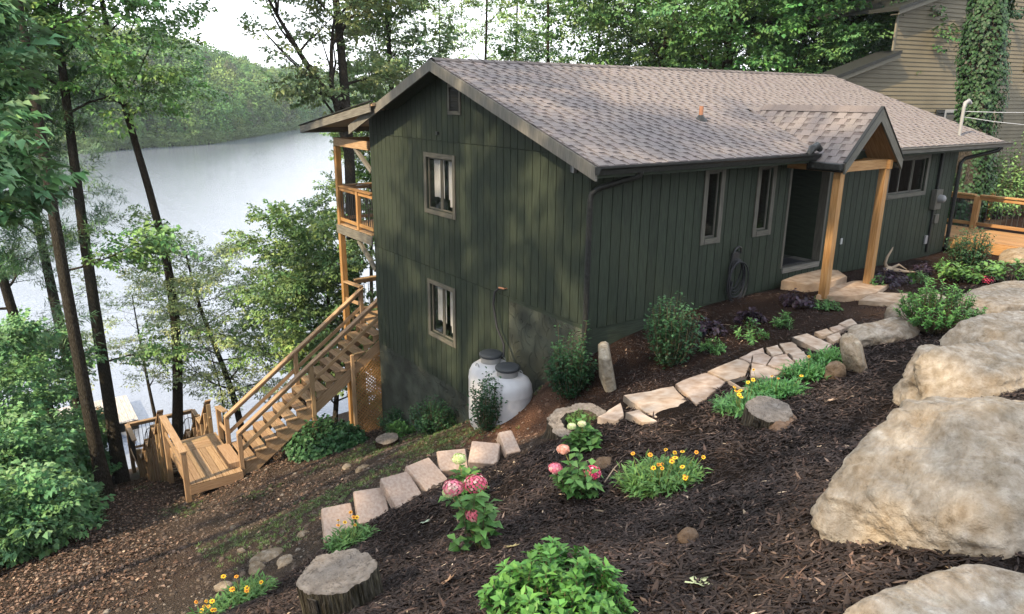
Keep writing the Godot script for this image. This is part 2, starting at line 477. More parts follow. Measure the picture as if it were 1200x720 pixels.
func make_camera_and_light() -> void:
	var yaw := deg_to_rad(YAW)
	var tilt := deg_to_rad(TILT)
	var head := Vector3(cos(yaw), 0, -sin(yaw))
	cam_fwd = head * cos(tilt) - Vector3.UP * sin(tilt)
	var r := cam_fwd.cross(Vector3.UP).normalized()
	var u := r.cross(cam_fwd)
	var ro := deg_to_rad(ROLL)
	cam_right = r * cos(ro) + u * sin(ro)
	cam_up = u * cos(ro) - r * sin(ro)
	var cam := Camera3D.new()
	cam.name = "camera"
	cam.transform = Transform3D(Basis(cam_right, cam_up, -cam_fwd), CAM)
	cam.fov = rad_to_deg(2.0 * atan(360.0 / F_PX))
	cam.near = 0.1
	cam.far = 1500.0
	add_child(cam)
	var env := Environment.new()
	env.background_mode = Environment.BG_SKY
	var sm := ProceduralSkyMaterial.new()
	sm.sky_top_color = Color(0.84, 0.87, 0.92)
	sm.sky_horizon_color = Color(0.95, 0.96, 0.97)
	sm.sky_curve = 0.12
	sm.ground_bottom_color = Color(0.3, 0.32, 0.3)
	sm.ground_horizon_color = Color(0.7, 0.72, 0.72)
	sm.sun_angle_max = 0.0
	var sky := Sky.new()
	sky.sky_material = sm
	env.sky = sky
	env.background_energy_multiplier = 1.0
	env.tonemap_mode = Environment.TONE_MAPPER_LINEAR
	env.tonemap_exposure = 3.5
	env.fog_enabled = true
	env.fog_density = 0.00022
	env.fog_light_color = Color(0.86, 0.9, 0.95)
	env.sdfgi_enabled = true
	env.ssao_enabled = true
	env.ssil_enabled = true
	var we := WorldEnvironment.new()
	we.name = "world_environment"
	we.environment = env
	add_child(we)
	var sun := DirectionalLight3D.new()
	sun.name = "sun"
	sun.light_energy = 1.0
	sun.light_angular_distance = 1.0
	sun.light_color = Color(1.0, 0.91, 0.77)
	sun.shadow_enabled = true
	add_child(sun)
	sun.look_at_from_position(Vector3(-0.80, 0.62, 0.16) * 60.0, Vector3.ZERO)

# ---------------------------------------------------------------- ground
func zone(x: float, z: float) -> Color:              # what the ground is made of, as a linear colour
	var e := n_mid.get_noise_2d(x * 9.0, z * 9.0)
	var e2 := n_fine.get_noise_2d(x * 30.0, z * 30.0)
	var mulch := Color(0.030, 0.021, 0.017)
	var bed := Color(0.052, 0.034, 0.026)
	var dirt := Color(0.098, 0.076, 0.060)
	var clay := Color(0.20, 0.105, 0.065)
	var moss := Color(0.10, 0.13, 0.045)
	var c := dirt.lerp(Color(0.15, 0.11, 0.085), clampf(e + 0.3, 0.0, 1.0))
	# mulch lies above the line of the edging blocks and on the bed before the house
	var k := mulch_amount(x + e * 0.12, z + e2 * 0.1)
	c = c.lerp(mulch.lerp(bed, clampf((2.4 - z) * 1.2 if x > -1.5 else 0.0, 0.0, 1.0)), k)
	if x > -1.9 and x < 0.2 and z > -3.2 and z < 1.2:
		var q := clampf(1.3 - Vector2((x + 1.15) / 1.0, (z + 0.5) / 1.9).length() + e * 0.5, 0.0, 1.0)
		c = c.lerp(clay, q * (1.0 - k))
	var trod := clampf(1.2 - Vector2((x - 5.2) / 1.3, (z - 1.95) / 0.75).length() + e * 0.4, 0.0, 1.0)   # trodden soil by the porch
	c = c.lerp(Color(0.15, 0.095, 0.068), trod * 0.8)
	var ms := clampf(n_big.get_noise_2d(x * 22.0 + 9.0, z * 22.0) * 2.2 + e2 * 0.7 - 0.45, 0.0, 0.75)
	if z < -1.0 and x < 0.0 and x > -5.5: c = c.lerp(moss, ms * 0.55 * (1.0 - k))
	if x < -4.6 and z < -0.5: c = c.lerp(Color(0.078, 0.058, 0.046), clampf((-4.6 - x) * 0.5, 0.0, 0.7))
	return c

func mulch_amount(x: float, z: float) -> float:
	# edge line from the hollow stump along the blocks to the lower bank
	var edge := 1.55
	if x < -2.3: edge = lerpf(1.3, 0.9, clampf((-2.3 - x) / 2.2, 0.0, 1.0))
	if x < -4.6: edge = 0.95 + (-4.6 - x) * 0.85
	if x > -1.6: edge = lerpf(1.55, 0.1, clampf((x + 1.6) / 1.1, 0.0, 1.0))
	if x > -0.5: edge = -0.5
	return smoothstep(-0.12, 0.12, z - edge)

func make_ground() -> void:
	hg.resize(HNX * HNZ)
	for iz in HNZ:
		for ix in HNX:
			var x := HX0 + ix * HS
			var z := HZ0 + iz * HS
			var fine_zone := x > -12.0 and x < 14.0 and z > -21.0 and z < 10.0
			if fine_zone or (ix % 4 == 0 and iz % 4 == 0):
				hg[iz * HNX + ix] = tps(x, z)
	for iz in HNZ:
		for ix in HNX:
			var x := HX0 + ix * HS
			var z := HZ0 + iz * HS
			if not (x > -12.0 and x < 14.0 and z > -21.0 and z < 10.0) and not (ix % 4 == 0 and iz % 4 == 0):
				var x0 := mini(ix / 4 * 4, HNX - 8)
				var z0 := mini(iz / 4 * 4, HNZ - 8)
				var fx := (ix - x0) / 4.0
				var fz := (iz - z0) / 4.0
				hg[iz * HNX + ix] = lerpf(lerpf(hg[z0 * HNX + x0], hg[z0 * HNX + x0 + 4], fx), lerpf(hg[(z0 + 4) * HNX + x0], hg[(z0 + 4) * HNX + x0 + 4], fx), fz)
	var xs := PackedFloat32Array()
	var zs := PackedFloat32Array()
	var x := -150.0
	while x < 150.0:
		xs.append(x)
		x += 0.1 if x >= -9.0 and x < 7.0 else (0.3 if x >= -14.0 and x < 14.0 else (1.2 if x >= -33.0 and x < 37.0 else 10.0))
	var z := -34.0
	while z < 60.0:
		zs.append(z)
		z += 0.1 if z >= -4.0 and z < 7.0 else (0.3 if z >= -22.0 and z < 10.0 else (1.2 if z < 21.0 else 6.0))
	var mb := MB.new()
	var nx := xs.size()
	for b in zs.size():
		for a in nx:
			var px := xs[a]
			var pz := zs[b]
			var y := ground(px, pz)
			if px > -12.0 and px < 14.0 and pz > -20.0:
				y += n_mid.get_noise_2d(px * 14.0, pz * 14.0) * 0.03 + n_fine.get_noise_2d(px * 40.0, pz * 40.0) * 0.012
			if px < -32.0: y += (-32.0 - px) * 0.02
			if px > 0.2 and px < 11.0 and pz < -0.25 and pz > -7.4: y = minf(y, -2.8)   # the basement
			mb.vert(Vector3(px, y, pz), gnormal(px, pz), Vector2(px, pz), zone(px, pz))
	for b in zs.size() - 1:
		for a in nx - 1:
			var q := b * nx + a
			mb.tri(q, q + 1, q + nx + 1); mb.tri(q, q + nx + 1, q + nx)
	struct(part(self, "ground", mb, M.soil))
	# gravel drive above the boulders, where the camera stands
	var dr := MB.new()
	for a in 40:
		for b in 10:
			var cs := []
			for q in [[0, 0], [1, 0], [1, 1], [0, 1]]:
				var gx: float = -4.0 + (a + q[0]) * 0.7
				var gz: float = 9.0 + (b + q[1]) * 0.7
				cs.append(Vector3(gx, ground(gx, gz) + 0.05, gz))
			dr.quad(cs[0], cs[1], cs[2], cs[3])
	struct(part(self, "driveway", dr, M.asphalt))
	# lake
	var lk := MB.new()
	lk.vert(Vector3(-500, LAKE_Y, -12), Vector3.UP, Vector2.ZERO, Color.WHITE); lk.vert(Vector3(700, LAKE_Y, -12), Vector3.UP, Vector2.ZERO, Color.WHITE)
	lk.vert(Vector3(700, LAKE_Y, -700), Vector3.UP, Vector2.ZERO, Color.WHITE); lk.vert(Vector3(-500, LAKE_Y, -700), Vector3.UP, Vector2.ZERO, Color.WHITE)
	lk.tri(0, 1, 2); lk.tri(0, 2, 3)
	struct(part(self, "lake_water", lk, M.water))

func far_shore(x: float) -> float:
	var c := Curve.new()
	if x < 11.0: return -184.0 + (x - 11.0) * 0.05 + sin(x * 0.06) * 3.0
	if x < 44.0: return lerpf(-184.0, -206.0, (x - 11.0) / 33.0) + sin(x * 0.2) * 2.0
	if x < 94.0: return lerpf(-206.0, -282.0, (x - 44.0) / 50.0)
	return lerpf(-282.0, -420.0, clampf((x - 94.0) / 90.0, 0.0, 1.0))

func hill(x: float, z: float) -> float:
	var s := far_shore(x) - z
	var crest := 10.5 + 4.0 * n_big.get_noise_2d(x * 1.3, 5.0) - clampf((x - 55.0) * 0.07, 0.0, 7.0)
	var y := LAKE_Y + (crest - LAKE_Y) * smoothstep(-8.0, 95.0, s)
	if s < 0.0: y = minf(y, LAKE_Y - 0.3 + s * -0.0 - 0.5)
	return y + (n_mid.get_noise_2d(x * 0.8, z * 0.8) * 1.0 if s > 4.0 else 0.0)

func make_far_hills() -> void:
	var mb := MB.new()
	var nx := 90
	var nz := 40
	for b in nz:
		for a in nx:
			var x := -160.0 + a * 6.0
			var s := -6.0 + b * 5.0
			var z := far_shore(x) - s
			mb.vert(Vector3(x, hill(x, z), z), Vector3.UP, Vector2(x, z), Color(0.05, 0.07, 0.03))
	for b in nz - 1:
		for a in nx - 1:
			var q := b * nx + a
			mb.tri(q, q + 1, q + nx + 1); mb.tri(q, q + nx + 1, q + nx)
	struct(part(self, "far_hills", mb, M.soil))
	# crowns: a few shapes, many copies
	var wood := Node3D.new()
	wood.name = "far_forest"
	add_child(wood)
	tag(wood, "hazy mixed woodland covering the hill across the lake", "woodland", "", "stuff")
	var shapes := []
	for k in 6: shapes.append(far_crown(k))
	var xf := []
	var cl := []
	for k in 6:
		xf.append([]); cl.append(PackedColorArray())
	var z0 := 0.0
	for row in 24:
		var s := 1.0 + row * 4.2
		var x := -70.0
		while x < 215.0:
			x += rr(2.6, 5.4)
			var xx := x + rr(-1.0, 1.0)
			var ss := s + rr(-2.0, 2.0)
			if ss < 0.5: ss = 0.5
			var zz := far_shore(xx) - ss
			var kind := rng.randi() % 4
			var conifer := n_big.get_noise_2d(xx * 4.0, ss * 4.0) > 0.12 and rng.randf() < 0.7
			if conifer: kind = 4 + rng.randi() % 2
			var sc := rr(0.85, 1.5) if not conifer else rr(0.9, 1.3)
			if ss < 3.0: sc *= rr(0.4, 0.8)
			var b := Basis(Vector3.UP, rr(0, TAU)).scaled(Vector3(sc * 1.15, sc * rr(0.8, 1.1), sc * 1.15))
			xf[kind].append(Transform3D(b, Vector3(xx, hill(xx, zz) - 0.3, zz)))
			var g := rr(0.75, 1.25)
			var base := Color(0.085, 0.160, 0.052) if not conifer else Color(0.085, 0.12, 0.065)
			if not conifer and rng.randf() < 0.3: base = Color(0.14, 0.225, 0.075)
			cl[kind].append(Color(base.r * g * rr(0.85, 1.2), base.g * g, base.b * g))
	for k in 260:                                       # bushes along the waterline
		var xx := -60.0 + k * 1.0 + rr(-0.5, 0.5)
		var zz := far_shore(xx) - rr(-0.5, 1.5)
		var sc := rr(0.3, 0.55)
		var kd := rng.randi() % 4
		xf[kd].append(Transform3D(Basis(Vector3.UP, rr(0, TAU)).scaled(Vector3(sc * 1.5, sc * 0.8, sc * 1.5)), Vector3(xx, LAKE_Y - 0.9, zz)))
		var g := rr(0.8, 1.3)
		cl[kd].append(Color(0.12 * g, 0.18 * g, 0.07 * g))
	for k in 6: copies(wood, "tree_crowns" if k < 4 else "pine_crowns", shapes[k], M.leaf_far, xf[k], cl[k])
	# bare pale trunks that show at the waterside
	var tr := MB.new()
	for k in 30:
		var xx := rr(-20, 130)
		var ss := rr(8.0, 24.0)
		var zz := far_shore(xx) - ss
		var y := hill(xx, zz)
		var ht := rr(7, 12)
		tr.tube([Vector3(xx, y, zz), Vector3(xx + rr(-0.3, 0.3), y + ht * 0.5, zz), Vector3(xx + rr(-0.5, 0.5), y + ht, zz)], [0.22, 0.17, 0.08], 5, Color(2.0, 1.9, 1.8), false)
	part(wood, "pale_trunks", tr, M.bark).set_meta("kind", "stuff")

func far_crown(k: int) -> Mesh:                       # leaf clumps spread through a lumpy crown
	var mb := MB.new()
	var r := RandomNumberGenerator.new()
	r.seed = 400 + k
	var lobes := []
	if k < 4:
		for j in 9:
			lobes.append([Vector3(r.randf_range(-2.0, 2.0), r.randf_range(4.0, 10.0), r.randf_range(-2.0, 2.0)), r.randf_range(1.3, 2.3)])
		lobes.append([Vector3(0, 10.5, 0), 1.6])
		lobes.append([Vector3(0.5, 3.0, 0.4), 2.0])
	else:
		for j in 10:
			var y := 3.5 + j * 0.95
			lobes.append([Vector3(r.randf_range(-0.9, 0.9), y, r.randf_range(-0.9, 0.9)), lerpf(2.0, 0.8, j / 9.0)])
	for lb in lobes:
		for j in 62:
			var d := Vector3(r.randfn(), r.randfn() * 0.9 + 0.25, r.randfn()).normalized()
			var p: Vector3 = lb[0] + d * lb[1] * r.randf_range(0.65, 1.08)
			var x := d.cross(Vector3(r.randfn(), r.randfn(), r.randfn())).normalized()
			var nn := (d + Vector3(r.randfn(), r.randfn(), r.randfn()) * 0.45).normalized()
			var s := r.randf_range(0.28, 0.62)
			var g := r.randf_range(0.75, 1.25)
			mb.leaf(p - x * s * 0.5, x, nn, s, s * 0.95, Color(g, g, g), 0.3, 0.2)
	mb.tube([Vector3(0, -0.5, 0), Vector3(0.1, 4.0, 0), Vector3(0, 9, 0)], [0.25, 0.2, 0.08], 5, Color(1.4, 1.0, 1.2), false)
	return mb.mesh()

# ---------------------------------------------------------------- the house
const RIDGE_Z := -3.85
const RIDGE_Y := 4.05
const PITCH := 0.337
const EAVE_Z := 0.6
const ROOF_X0 := -0.43
const ROOF_X1 := 11.9
const HOUSE_X1 := 11.2
const HOUSE_Z1 := -7.5

func roof_y(z: float) -> float:
	if z < -6.1: return RIDGE_Y - PITCH * 2.25 - (-6.1 - z) * 0.14
	return RIDGE_Y - PITCH * absf(z - RIDGE_Z)

func dist(p: Vector3) -> float:
	return p.distance_to(CAM)

# wall of boxes round openings: rects are [a0, y0, a1, y1] in wall coordinates
func wall_core(parent: Node3D, called: String, fr: Transform3D, a0: float, y0: float, a1: float, y1: float, thick: float, holes: Array, m: Material) -> void:
	var us := [a0, a1]
	var vs := [y0, y1]
	for h in holes:
		us.append_array([h[0], h[2]]); vs.append_array([h[1], h[3]])
	us.sort(); vs.sort()
	var mb := MB.new()
	for j in vs.size() - 1:
		if vs[j + 1] - vs[j] < 0.001: continue
		var run := -1
		for i in us.size():
			var solid := false
			if i < us.size() - 1:
				solid = true
				var c := Vector2((us[i] + us[i + 1]) * 0.5, (vs[j] + vs[j + 1]) * 0.5)
				for h in holes:
					if c.x > h[0] and c.x < h[2] and c.y > h[1] and c.y < h[3]: solid = false
			if solid and run < 0: run = i
			if not solid and run >= 0:
				if us[i] - us[run] > 0.001:
					mb.box(fr * Transform3D(Basis(), Vector3((us[run] + us[i]) * 0.5, (vs[j] + vs[j + 1]) * 0.5, -thick * 0.5)), Vector3(us[i] - us[run], vs[j + 1] - vs[j], thick), Color.WHITE, 0.0005)
				run = -1
	part(parent, called, mb, m)

# vertical boards between a0 and a1; top(a) gives their upper end
func planks(parent: Node3D, fr: Transform3D, a0: float, a1: float, y0: float, top: Callable, holes: Array, off: float) -> void:
	var w := 0.203
	var a := a0
	while a < a1 - 0.01:
		var b := minf(a + w, a1)
		var y1: float = top.call((a + b) * 0.5)
		var cuts := [a, b]
		for h in holes:
			for e in [h[0], h[2]]:
				if e > a + 0.004 and e < b - 0.004: cuts.append(e)
		cuts.sort()
		for q in cuts.size() - 1:
			var c0: float = cuts[q]
			var c1: float = cuts[q + 1]
			var g0 := 0.006 if q == 0 else 0.0
			var g1 := 0.006 if q == cuts.size() - 2 else 0.0
			var spans := [[y0, y1]]
			for h in holes:
				if (c0 + c1) * 0.5 > h[0] and (c0 + c1) * 0.5 < h[2]:
					var nx := []
					for s in spans:
						if h[1] > s[0]: nx.append([s[0], minf(s[1], h[1])])
						if h[3] < s[1]: nx.append([maxf(s[0], h[3]), s[1]])
					spans = nx
			for s in spans:
				if s[1] - s[0] < 0.03: continue
				var tone := rr(0.82, 1.14)
				var mb := MB.new()
				mb.box(fr * Transform3D(Basis(), Vector3((c0 + g0 + c1 - g1) * 0.5, (s[0] + s[1]) * 0.5, -0.008 + off)), Vector3(c1 - c0 - g0 - g1, s[1] - s[0] - 0.006, 0.016), Color(tone, tone * rr(0.98, 1.02), tone), 0.003, Vector2(rr(0, 9), rr(0, 9)))
				part(parent, "plank", mb, M.siding)
		a = b

# a window in a wall: fr has x to the right, y up, z out of the wall; opening of size w,h at its origin
func window(parent: Node3D, fr: Transform3D, w: float, h: float, panes: int, curtain: bool, trim_w := 0.09, m: Material = null) -> Node3D:
	var tm: Material = m if m else M.trim
	var o := Node3D.new()
	o.name = "window"
	parent.add_child(o, true)
	org[o] = org.get(parent, Vector3.ZERO)
	var bx := func(called: String, lo: Vector3, hi: Vector3, mm: Material) -> void:
		var mb := MB.new()
		mb.box(fr * Transform3D(Basis(), (lo + hi) * 0.5), hi - lo, Color.WHITE, 0.004, Vector2(rr(0, 9), rr(0, 9)))
		part(o, called, mb, mm)
	bx.call("trim", Vector3(-trim_w, -trim_w, 0.002), Vector3(0, h + trim_w, 0.026), tm)
	bx.call("trim", Vector3(w, -trim_w, 0.002), Vector3(w + trim_w, h + trim_w, 0.026), tm)
	bx.call("trim", Vector3(0, h, 0.002), Vector3(w, h + trim_w, 0.026), tm)
	bx.call("sill", Vector3(0, -trim_w, 0.002), Vector3(w, 0, 0.034), tm)
	var pw := w / panes
	for k in panes:
		var x0 := k * pw
		var e := 0.032
		var zb := -0.03 - 0.012 * (k % 2)
		bx.call("sash", Vector3(x0, 0, zb - 0.03), Vector3(x0 + e, h, zb), tm)
		bx.call("sash", Vector3(x0 + pw - e, 0, zb - 0.03), Vector3(x0 + pw, h, zb), tm)
		bx.call("sash", Vector3(x0 + e, 0, zb - 0.03), Vector3(x0 + pw - e, e, zb), tm)
		bx.call("sash", Vector3(x0 + e, h - e, zb - 0.03), Vector3(x0 + pw - e, h, zb), tm)
		var mb := MB.new()
		var z := zb - 0.015
		mb.quad(fr * Vector3(x0 + e, e, z), fr * Vector3(x0 + pw - e, e, z), fr * Vector3(x0 + pw - e, h - e, z), fr * Vector3(x0 + e, h - e, z))
		part(o, "pane", mb, M.glass)
	if curtain:
		var mb := MB.new()
		var steps := 40
		for k in steps:
			var f0 := float(k) / steps
			var f1 := float(k + 1) / steps
			var hang := 0.22 if k < steps * 0.62 else 0.08
			var za := -0.17 + 0.022 * sin(f0 * 34.0)
			var zc := -0.17 + 0.022 * sin(f1 * 34.0)
			if k > steps * 0.42 and k < steps * 0.55: continue
			mb.quad(fr * Vector3(f0 * w, h * hang, za), fr * Vector3(f1 * w, h * hang, zc), fr * Vector3(f1 * w, h, zc), fr * Vector3(f0 * w, h, za))
		part(o, "curtain", mb, M.curtain)
	return o

# courses of laminated shingles: o is the lower left corner, u along the eave, v up the slope
func shingle_slope(roof: Node3D, o: Vector3, u: Vector3, v: Vector3, ln: float, up_len: float, keep: int, clip: Callable) -> void:
	var nrm := u.cross(v).normalized()
	if nrm.y < 0.0: nrm = -nrm
	var ex := 0.143
	var base := MB.new()
	var rest := MB.new()
	var variants := []
	for k in 12:
		var mb := MB.new()
		var w := 0.085 + 0.011 * k
		var t := 0.007
		var tone := rr(0.92, 1.06)
		var col := Color(tone * rr(0.98, 1.03), tone, tone * rr(0.97, 1.03))
		var a := Vector3(0, 0, 0)
		mb.quad(Vector3(0, t, 0), Vector3(w, t, 0), Vector3(w, 0.003, ex), Vector3(0, 0.003, ex), col)
		mb.quad(Vector3(0, -0.004, 0), Vector3(w, -0.004, 0), Vector3(w, t, 0), Vector3(0, t, 0), col)
		mb.quad(Vector3(0, -0.004, ex), Vector3(0, -0.004, 0), Vector3(0, t, 0), Vector3(0, 0.003, ex), col)
		mb.quad(Vector3(w, -0.004, 0), Vector3(w, -0.004, ex), Vector3(w, 0.003, ex), Vector3(w, t, 0), col)
		var me := mb.mesh()
		me.surface_set_material(0, M.shingle)
		variants.append([mb, me, w])
	var tabs := []
	var rows := int(up_len / ex)
	for c in rows:
		var s := c * ex
		# the recessed layer carries the maker's band of darker granules along its upper half
		var x := 0.0
		while x < ln:
			var w := minf(rr(0.25, 0.5), ln - x)
			var tone := rr(0.86, 1.0)
			var p := o + u * x + v * s
			if clip.call(p + u * w * 0.5 + v * ex * 0.5):
				var lift := nrm * 0.006
				var a := p + lift
				var b := p + u * w + lift
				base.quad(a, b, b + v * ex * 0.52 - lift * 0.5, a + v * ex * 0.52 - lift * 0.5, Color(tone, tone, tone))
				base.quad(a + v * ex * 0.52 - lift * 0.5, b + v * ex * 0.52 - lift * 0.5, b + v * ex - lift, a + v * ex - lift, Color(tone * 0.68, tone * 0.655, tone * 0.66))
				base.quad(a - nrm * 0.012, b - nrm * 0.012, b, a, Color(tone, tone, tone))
			x += w
		x = rr(-0.1, 0.1)
		while x < ln - 0.06:
			var k := rng.randi() % 12
			var w: float = variants[k][2]
			if x < 0.0:
				x += w
				continue
			if x + w > ln: break
			var p := o + u * x + v * s + nrm * 0.009
			if clip.call(p + u * w * 0.5 + v * ex * 0.5):
				tabs.append([dist(p), Transform3D(Basis(u, nrm, v), p), k])
			x += w + rr(0.06, 0.13)
	tabs.sort_custom(func(a, b): return a[0] < b[0])
	for k in tabs.size():
		var t = tabs[k]
		if k < keep:
			var mi := MeshInstance3D.new()
			mi.name = "shingle"
			mi.mesh = variants[t[2]][1]
			mi.transform = t[1]
			roof.add_child(mi, true)
		else:
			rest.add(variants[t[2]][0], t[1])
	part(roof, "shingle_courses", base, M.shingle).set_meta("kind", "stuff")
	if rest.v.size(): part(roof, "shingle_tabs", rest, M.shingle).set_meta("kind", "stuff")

func sheet(a: Vector3, b: Vector3, c: Vector3, d: Vector3, thick: float, col := Color.WHITE) -> MB:   # slab with a-b-c-d as its top, thick straight down
	var mb := MB.new()
	var dn := Vector3(0, -thick, 0)
	mb.quad(a, b, c, d, col)
	mb.quad(a + dn, d + dn, c + dn, b + dn, col)
	mb.quad(a + dn, b + dn, b, a, col); mb.quad(b + dn, c + dn, c, b, col); mb.quad(c + dn, d + dn, d, c, col); mb.quad(d + dn, a + dn, a, d, col)
	return mb

func downspout(h: Node3D, pts: Array) -> void:
	var mb := MB.new()
	var rad := []
	for p in pts: rad.append(0.045)
	mb.tube(pts, rad, 10)
	part(h, "downspout", mb, M.gutter)

func make_house() -> void:
	var h := thing("lake_house", "dark green board-sided house with brown shingle roof on the slope", "house", Vector3(0, -0.3, 0))
	var gfr := Transform3D(Basis(Vector3(0, 0, 1), Vector3.UP, Vector3(-1, 0, 0)), Vector3.ZERO)    # gable wall: x -> +z, z -> -x
	var ffr := Transform3D(Basis(Vector3(1, 0, 0), Vector3.UP, Vector3(0, 0, 1)), Vector3.ZERO)     # front wall
	var gwin := [[-4.88, 1.27, -3.87, 2.28], [-4.84, -1.31, -3.92, -0.27]]
	var gh := gwin.duplicate()
	var vent := [-3.94, 3.17, -3.61, 3.58]
	var fwin := [[2.55, 1.16, 2.86, 2.26], [3.93, 1.16, 4.26, 2.26], [8.25, 1.5, 9.78, 2.22]]
	var door := [4.85, 0.36, 6.05, 2.33]
	var fh := fwin.duplicate()
	fh.append(door)
	# cores
	var in_g := gfr * Transform3D(Basis(), Vector3(0, 0, -0.017))
	var in_f := ffr * Transform3D(Basis(), Vector3(0, 0, -0.017))
	wall_core(h, "gable_wall", in_g, HOUSE_Z1, -5.6, -0.017, 2.6, 0.14, gh, M.siding)
	wall_core(h, "front_wall", in_f, 0.158, -0.4, HOUSE_X1, 2.5, 0.14, fh, M.siding)
	var tri := MB.new()
	var prev := Vector3.ZERO
	for k in 38:                                        # gable triangle above the upper seam
		var z0 := HOUSE_Z1 + k * 0.2
		if z0 > -0.22: break
		var zt := z0 + 0.2
		var yt := minf(roof_y(z0), roof_y(zt)) - 0.06
		if yt > 2.62: tri.box(Transform3D(Basis(), Vector3(0.087, (2.6 + yt) * 0.5, (z0 + zt) * 0.5)), Vector3(0.14, yt - 2.6, 0.2), Color.WHITE, 0.0005)
	part(h, "gable_core", tri, M.siding)
	one_box(h, "rear_wall", Vector3(0.16, -5.6, HOUSE_Z1), Vector3(HOUSE_X1, 2.6, HOUSE_Z1 + 0.14), M.siding)
	one_box(h, "end_wall", Vector3(HOUSE_X1 - 0.14, -5.6, HOUSE_Z1 + 0.145), Vector3(HOUSE_X1 - 0.002, 2.6, -0.16), M.siding)
	one_box(h, "floor", Vector3(0.16, -0.12, HOUSE_Z1 + 0.15), Vector3(HOUSE_X1 - 0.15, 0.0, -0.16), M.room)
	one_box(h, "ceiling", Vector3(0.16, 2.5, HOUSE_Z1 + 0.15), Vector3(HOUSE_X1 - 0.15, 2.56, -0.16), M.room)
	one_box(h, "partition", Vector3(1.9, 0.005, HOUSE_Z1 + 0.15), Vector3(2.0, 2.5, -0.17), M.room)
	one_box(h, "partition", Vector3(1.9, -5.0, HOUSE_Z1 + 0.15), Vector3(2.0, -0.13, -0.3), M.room)
	# boards, three tiers on the gable wall
	var roofline := func(z: float) -> float: return roof_y(z) - 0.07
	var tier_top := func(_z: float) -> float: return 2.607
	var tier_mid := func(_z: float) -> float: return 0.068
	planks(h, gfr, HOUSE_Z1, -0.03, 2.612, func(z: float) -> float: return maxf(2.612, roofline.call(z)), [vent], 0.004)
	planks(h, gfr, HOUSE_Z1, -0.03, 0.072, tier_top, gwin, 0.0)
	planks(h, gfr, HOUSE_Z1, -2.06, -2.3, tier_mid, gwin, -0.004)
	planks(h, ffr, 0.03, HOUSE_X1, 0.0, func(_x: float) -> float: return 2.47, fh, 0.0)
	one_box(h, "corner_board", Vector3(-0.003, 0.0, -0.028), Vector3(0.028, 2.45, 0.003), M.siding, 0.004, Color(0.9, 0.9, 0.9))
	# stuccoed foundation
	var st := MB.new()
	st.box(Transform3D(Basis(), Vector3(0.03, -2.8, -1.03)), Vector3(0.03, 5.6, 2.05), Color.WHITE, 0.004)
	part(h, "stucco_panel", st, M.stucco)
	st = MB.new()
	st.box(Transform3D(Basis(), Vector3(0.03, -4.0, -4.78)), Vector3(0.03, 3.38, 5.44), Color.WHITE, 0.004)
	part(h, "stucco_panel", st, M.stucco)
	one_box(h, "foundation", Vector3(0.045, -1.2, -0.3), Vector3(HOUSE_X1, -0.004, -0.028), M.foundation, 0.01)
	# gable windows and attic vent
	for w in gwin:
		window(h, gfr * Transform3D(Basis(), Vector3(w[0], w[1], 0)), w[2] - w[0], w[3] - w[1], 2, true)
	var vt := Node3D.new()
	vt.name = "attic_vent"
	h.add_child(vt)
	org[vt] = org[h]
	one_box(vt, "frame", Vector3(-0.028, 3.10, -4.0), Vector3(0, 3.17, -3.55), M.trim)
	one_box(vt, "frame", Vector3(-0.028, 3.58, -4.0), Vector3(0, 3.64, -3.55), M.trim)
	one_box(vt, "frame", Vector3(-0.028, 3.17, -4.0), Vector3(0, 3.58, -3.94), M.trim)
	one_box(vt, "frame", Vector3(-0.028, 3.17, -3.61), Vector3(0, 3.58, -3.55), M.trim)
	one_box(vt, "backing", Vector3(0.001, 3.17, -3.938), Vector3(0.016, 3.58, -3.612), M.dark_paint)
	for k in 8:
		var y := 3.20 + k * 0.048
		one_beam(vt, "slat", Vector3(-0.008, y, -3.938), Vector3(-0.008, y, -3.612), 0.02, 0.022, M.dark_paint)
	# front windows
	for k in 3:
		var w = fwin[k]
		window(h, ffr * Transform3D(Basis(), Vector3(w[0], w[1], 0)), w[2] - w[0], w[3] - w[1], 1 if k < 2 else 3, false, 0.1 if k < 2 else 0.09)
	# entrance recess
	var en := Node3D.new()
	en.name = "entrance"
	h.add_child(en)
	org[en] = org[h]
	one_box(en, "jamb", Vector3(4.79, 0.36, -0.16), Vector3(4.852, 2.40, 0.012), M.trim)
	one_box(en, "jamb", Vector3(6.048, 0.36, -0.16), Vector3(6.11, 2.40, 0.012), M.trim)
	one_box(en, "hall_wall", Vector3(4.79, 0.3, -2.6), Vector3(4.85, 2.45, -0.162), M.siding)
	one_box(en, "hall_wall", Vector3(6.05, 0.3, -2.6), Vector3(6.11, 2.45, -0.162), M.siding)
	one_box(en, "hall_ceiling", Vector3(4.852, 2.33, -2.6), Vector3(6.048, 2.40, 0.012), M.siding)
	one_box(en, "threshold", Vector3(4.852, 0.26, -0.55), Vector3(6.048, 0.36, 0.03), M.fascia)
	one_box(en, "hall_floor", Vector3(4.852, 0.26, -2.6), Vector3(6.048, 0.35, -0.552), M.room)
	one_box(en, "doormat", Vector3(5.05, 0.361, -0.5), Vector3(5.75, 0.375, -0.1), M.rubber)
	one_box(en, "door", Vector3(4.856, 0.365, -2.58), Vector3(6.044, 2.325, -2.53), M.dark_paint)
	for k in 3:
		one_box(en, "door_panel", Vector3(5.05, 0.55 + k * 0.58, -2.532), Vector3(5.85, 1.02 + k * 0.58, -2.518), M.dark_paint)
	var kn := MB.new()
	kn.lathe(Transform3D(Basis(Vector3.RIGHT, PI / 2), Vector3(5.95, 1.3, -2.53)), [Vector2(0.012, 0), Vector2(0.012, 0.04), Vector2(0.03, 0.05), Vector2(0.026, 0.075), Vector2(0.0, 0.08)], 12)
